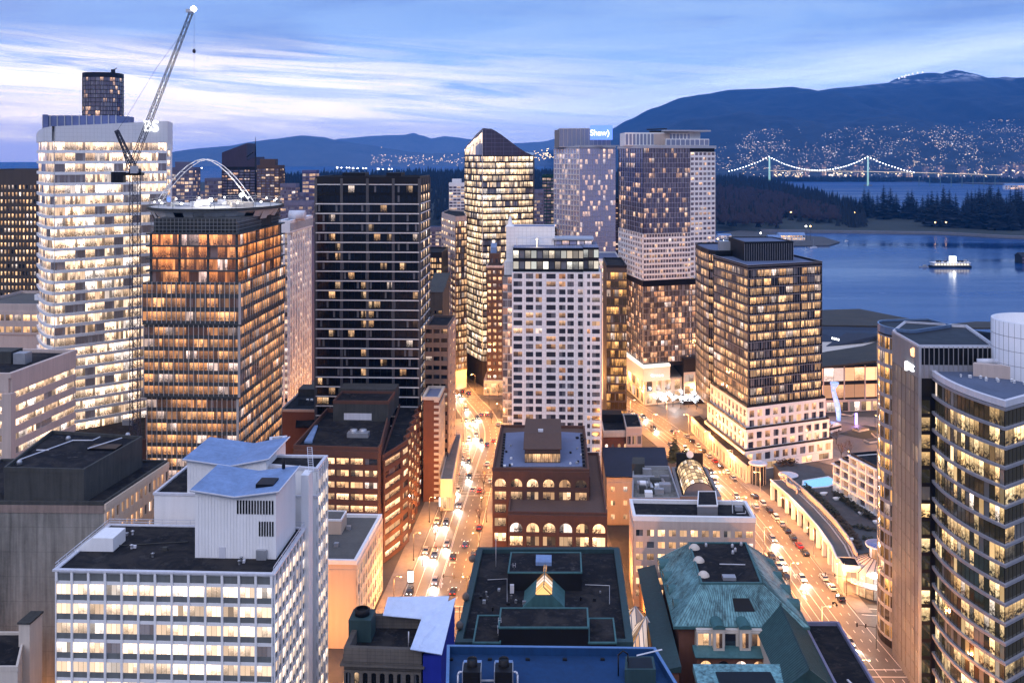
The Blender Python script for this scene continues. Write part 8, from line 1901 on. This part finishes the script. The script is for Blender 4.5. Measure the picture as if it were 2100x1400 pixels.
# --- towers of the far city
def far_tower(u0,u1,Y,vt,wall,win,label,nf=20,nb=5,slant=None,vb=None,mat2=None,group=None):
    pl=rect(u0,u1,Y,(u1-u0)*Y/F*.9); z=Zv(vt,Y); b=Bld('far_tower',label,pl[0],wall,maxwin=60,group=group); b.core(pl,0,z); zb=Zv(vb,Y) if vb else 2; zb=max(1,zb); b.facade(pl[0],pl[1],zb,z-1.5,nf,nb,win,sill=.25,head=.1,pier=.12,dep=.4); b.facade(pl[1],pl[2],zb,z-1.5,nf,nb,win,sill=.25,head=.1,pier=.12,dep=.4); b.ring(pl,z-1,z+1.2,.6,'parapet',wall,.2); b.part('roof',M_tar).face([(*p_,z+.05) for p_ in pl]); return b,pl,z
M_vio=pm('mauve_concrete',(.16,.15,.22),.7,.2); M_green=pm('dark_green_glass',(.008,.045,.04),.25,.2)
b,pl,z=far_tower(455,524,900,345,M_dark,W_purp,'dark tower with a slanted peak and a curved spire beyond the white arch',16,6,vb=440)
m=b.one('slanted_crown',pm('plum_crown',(.05,.035,.06),.5,.2)); x0,x1=pl[0][0],pl[1][0]; zc=[Zv(313,900),Zv(294,900)]; xm=P(506,900)[0]; m.prism([pl[0],(xm,pl[0][1]),(xm+1,pl[2][1]),pl[3]],z+1.25,z+2,zt=[zc[0],zc[1],zc[1],zc[0]]); m.prism([(xm+.1,pl[0][1]),pl[1],pl[2],(xm+1.1,pl[2][1])],z+1.25,z+2,zt=[Zv(330,900),Zv(322,900),Zv(322,900),Zv(330,900)])
m=b.one('spire',M_dark); m.tube((*pl[1],z-20),(pl[1][0],pl[1][1],Zv(320,900)),.9,6,r2=.7); m.tube((pl[1][0],pl[1][1],Zv(320,900)),(pl[1][0],pl[1][1],Zv(281,900)),.7,6,r2=.2); m.tube((xm,pl[0][1],Zv(322,900)),(pl[1][0]-2,pl[1][1],Zv(312,900)),.5,5); b.finish()
for a in [(527,572,760,342,M_brickd,W_far,'stepped mauve apartment tower right of the spire',18,5,445),(353,396,860,346,M_vio,W_far,'mauve tower seen just right of the curved white tower',12,5,440),(420,456,950,368,M_vio,W_far,'small mauve tower between the white arch and the slanted tower',8,4,440),(575,606,700,380,M_vio,W_far,'pale balconied apartment block right of the stepped tower',12,4,470),(620,648,820,352,pm('plain_violet_wall',(.10,.10,.22),.7,.1),W_far,'plain violet slab tower left of the black tower',14,2,470),(604,622,760,398,M_vio,W_far,'low violet apartment block left of the slab tower',8,3,470),(921,953,760,378,M_wht,W_far,'pale tower with a white top floor left of the pointed glass tower',14,4,470),(1112,1139,800,361,M_green,W_far,'dark green glass tower behind the pointed glass tower',20,3,500),(1094,1114,760,392,M_vio,W_far,'small brownish tower right of the pointed glass tower',14,3,500),(878,908,640,470,M_vio,W_far,'low block with lit windows right of the black tower',6,4,520),(396,424,1000,395,M_vio,W_far,'low distant block left of the small mauve tower',5,4,440),(586,640,560,418,M_vio,W_far,'low wide block behind the white striped tower',7,6,480),(1222,1268,720,410,M_dark,W_purp,'dark tower squeezed between the blue and plum glass towers',24,3,540),(1106,1140,640,470,M_dark,W_far,'dark low block below the green glass tower',10,4,540),(880,950,900,505,M_concd,W_far,'long low dark block far beyond the left street',3,8,530)]:
    b,pl,z=far_tower(*a[:6],a[6],a[7],a[8],vb=a[9],group='distant city towers')
    if a[0] in (527,353,921): q=rect(a[0]+6,a[1]-8,a[2]+3,8); b.core(q,z+.06,z+ (6 if a[0]!=921 else 4),'penthouse',M_wht if a[0]==921 else None)
    b.finish()
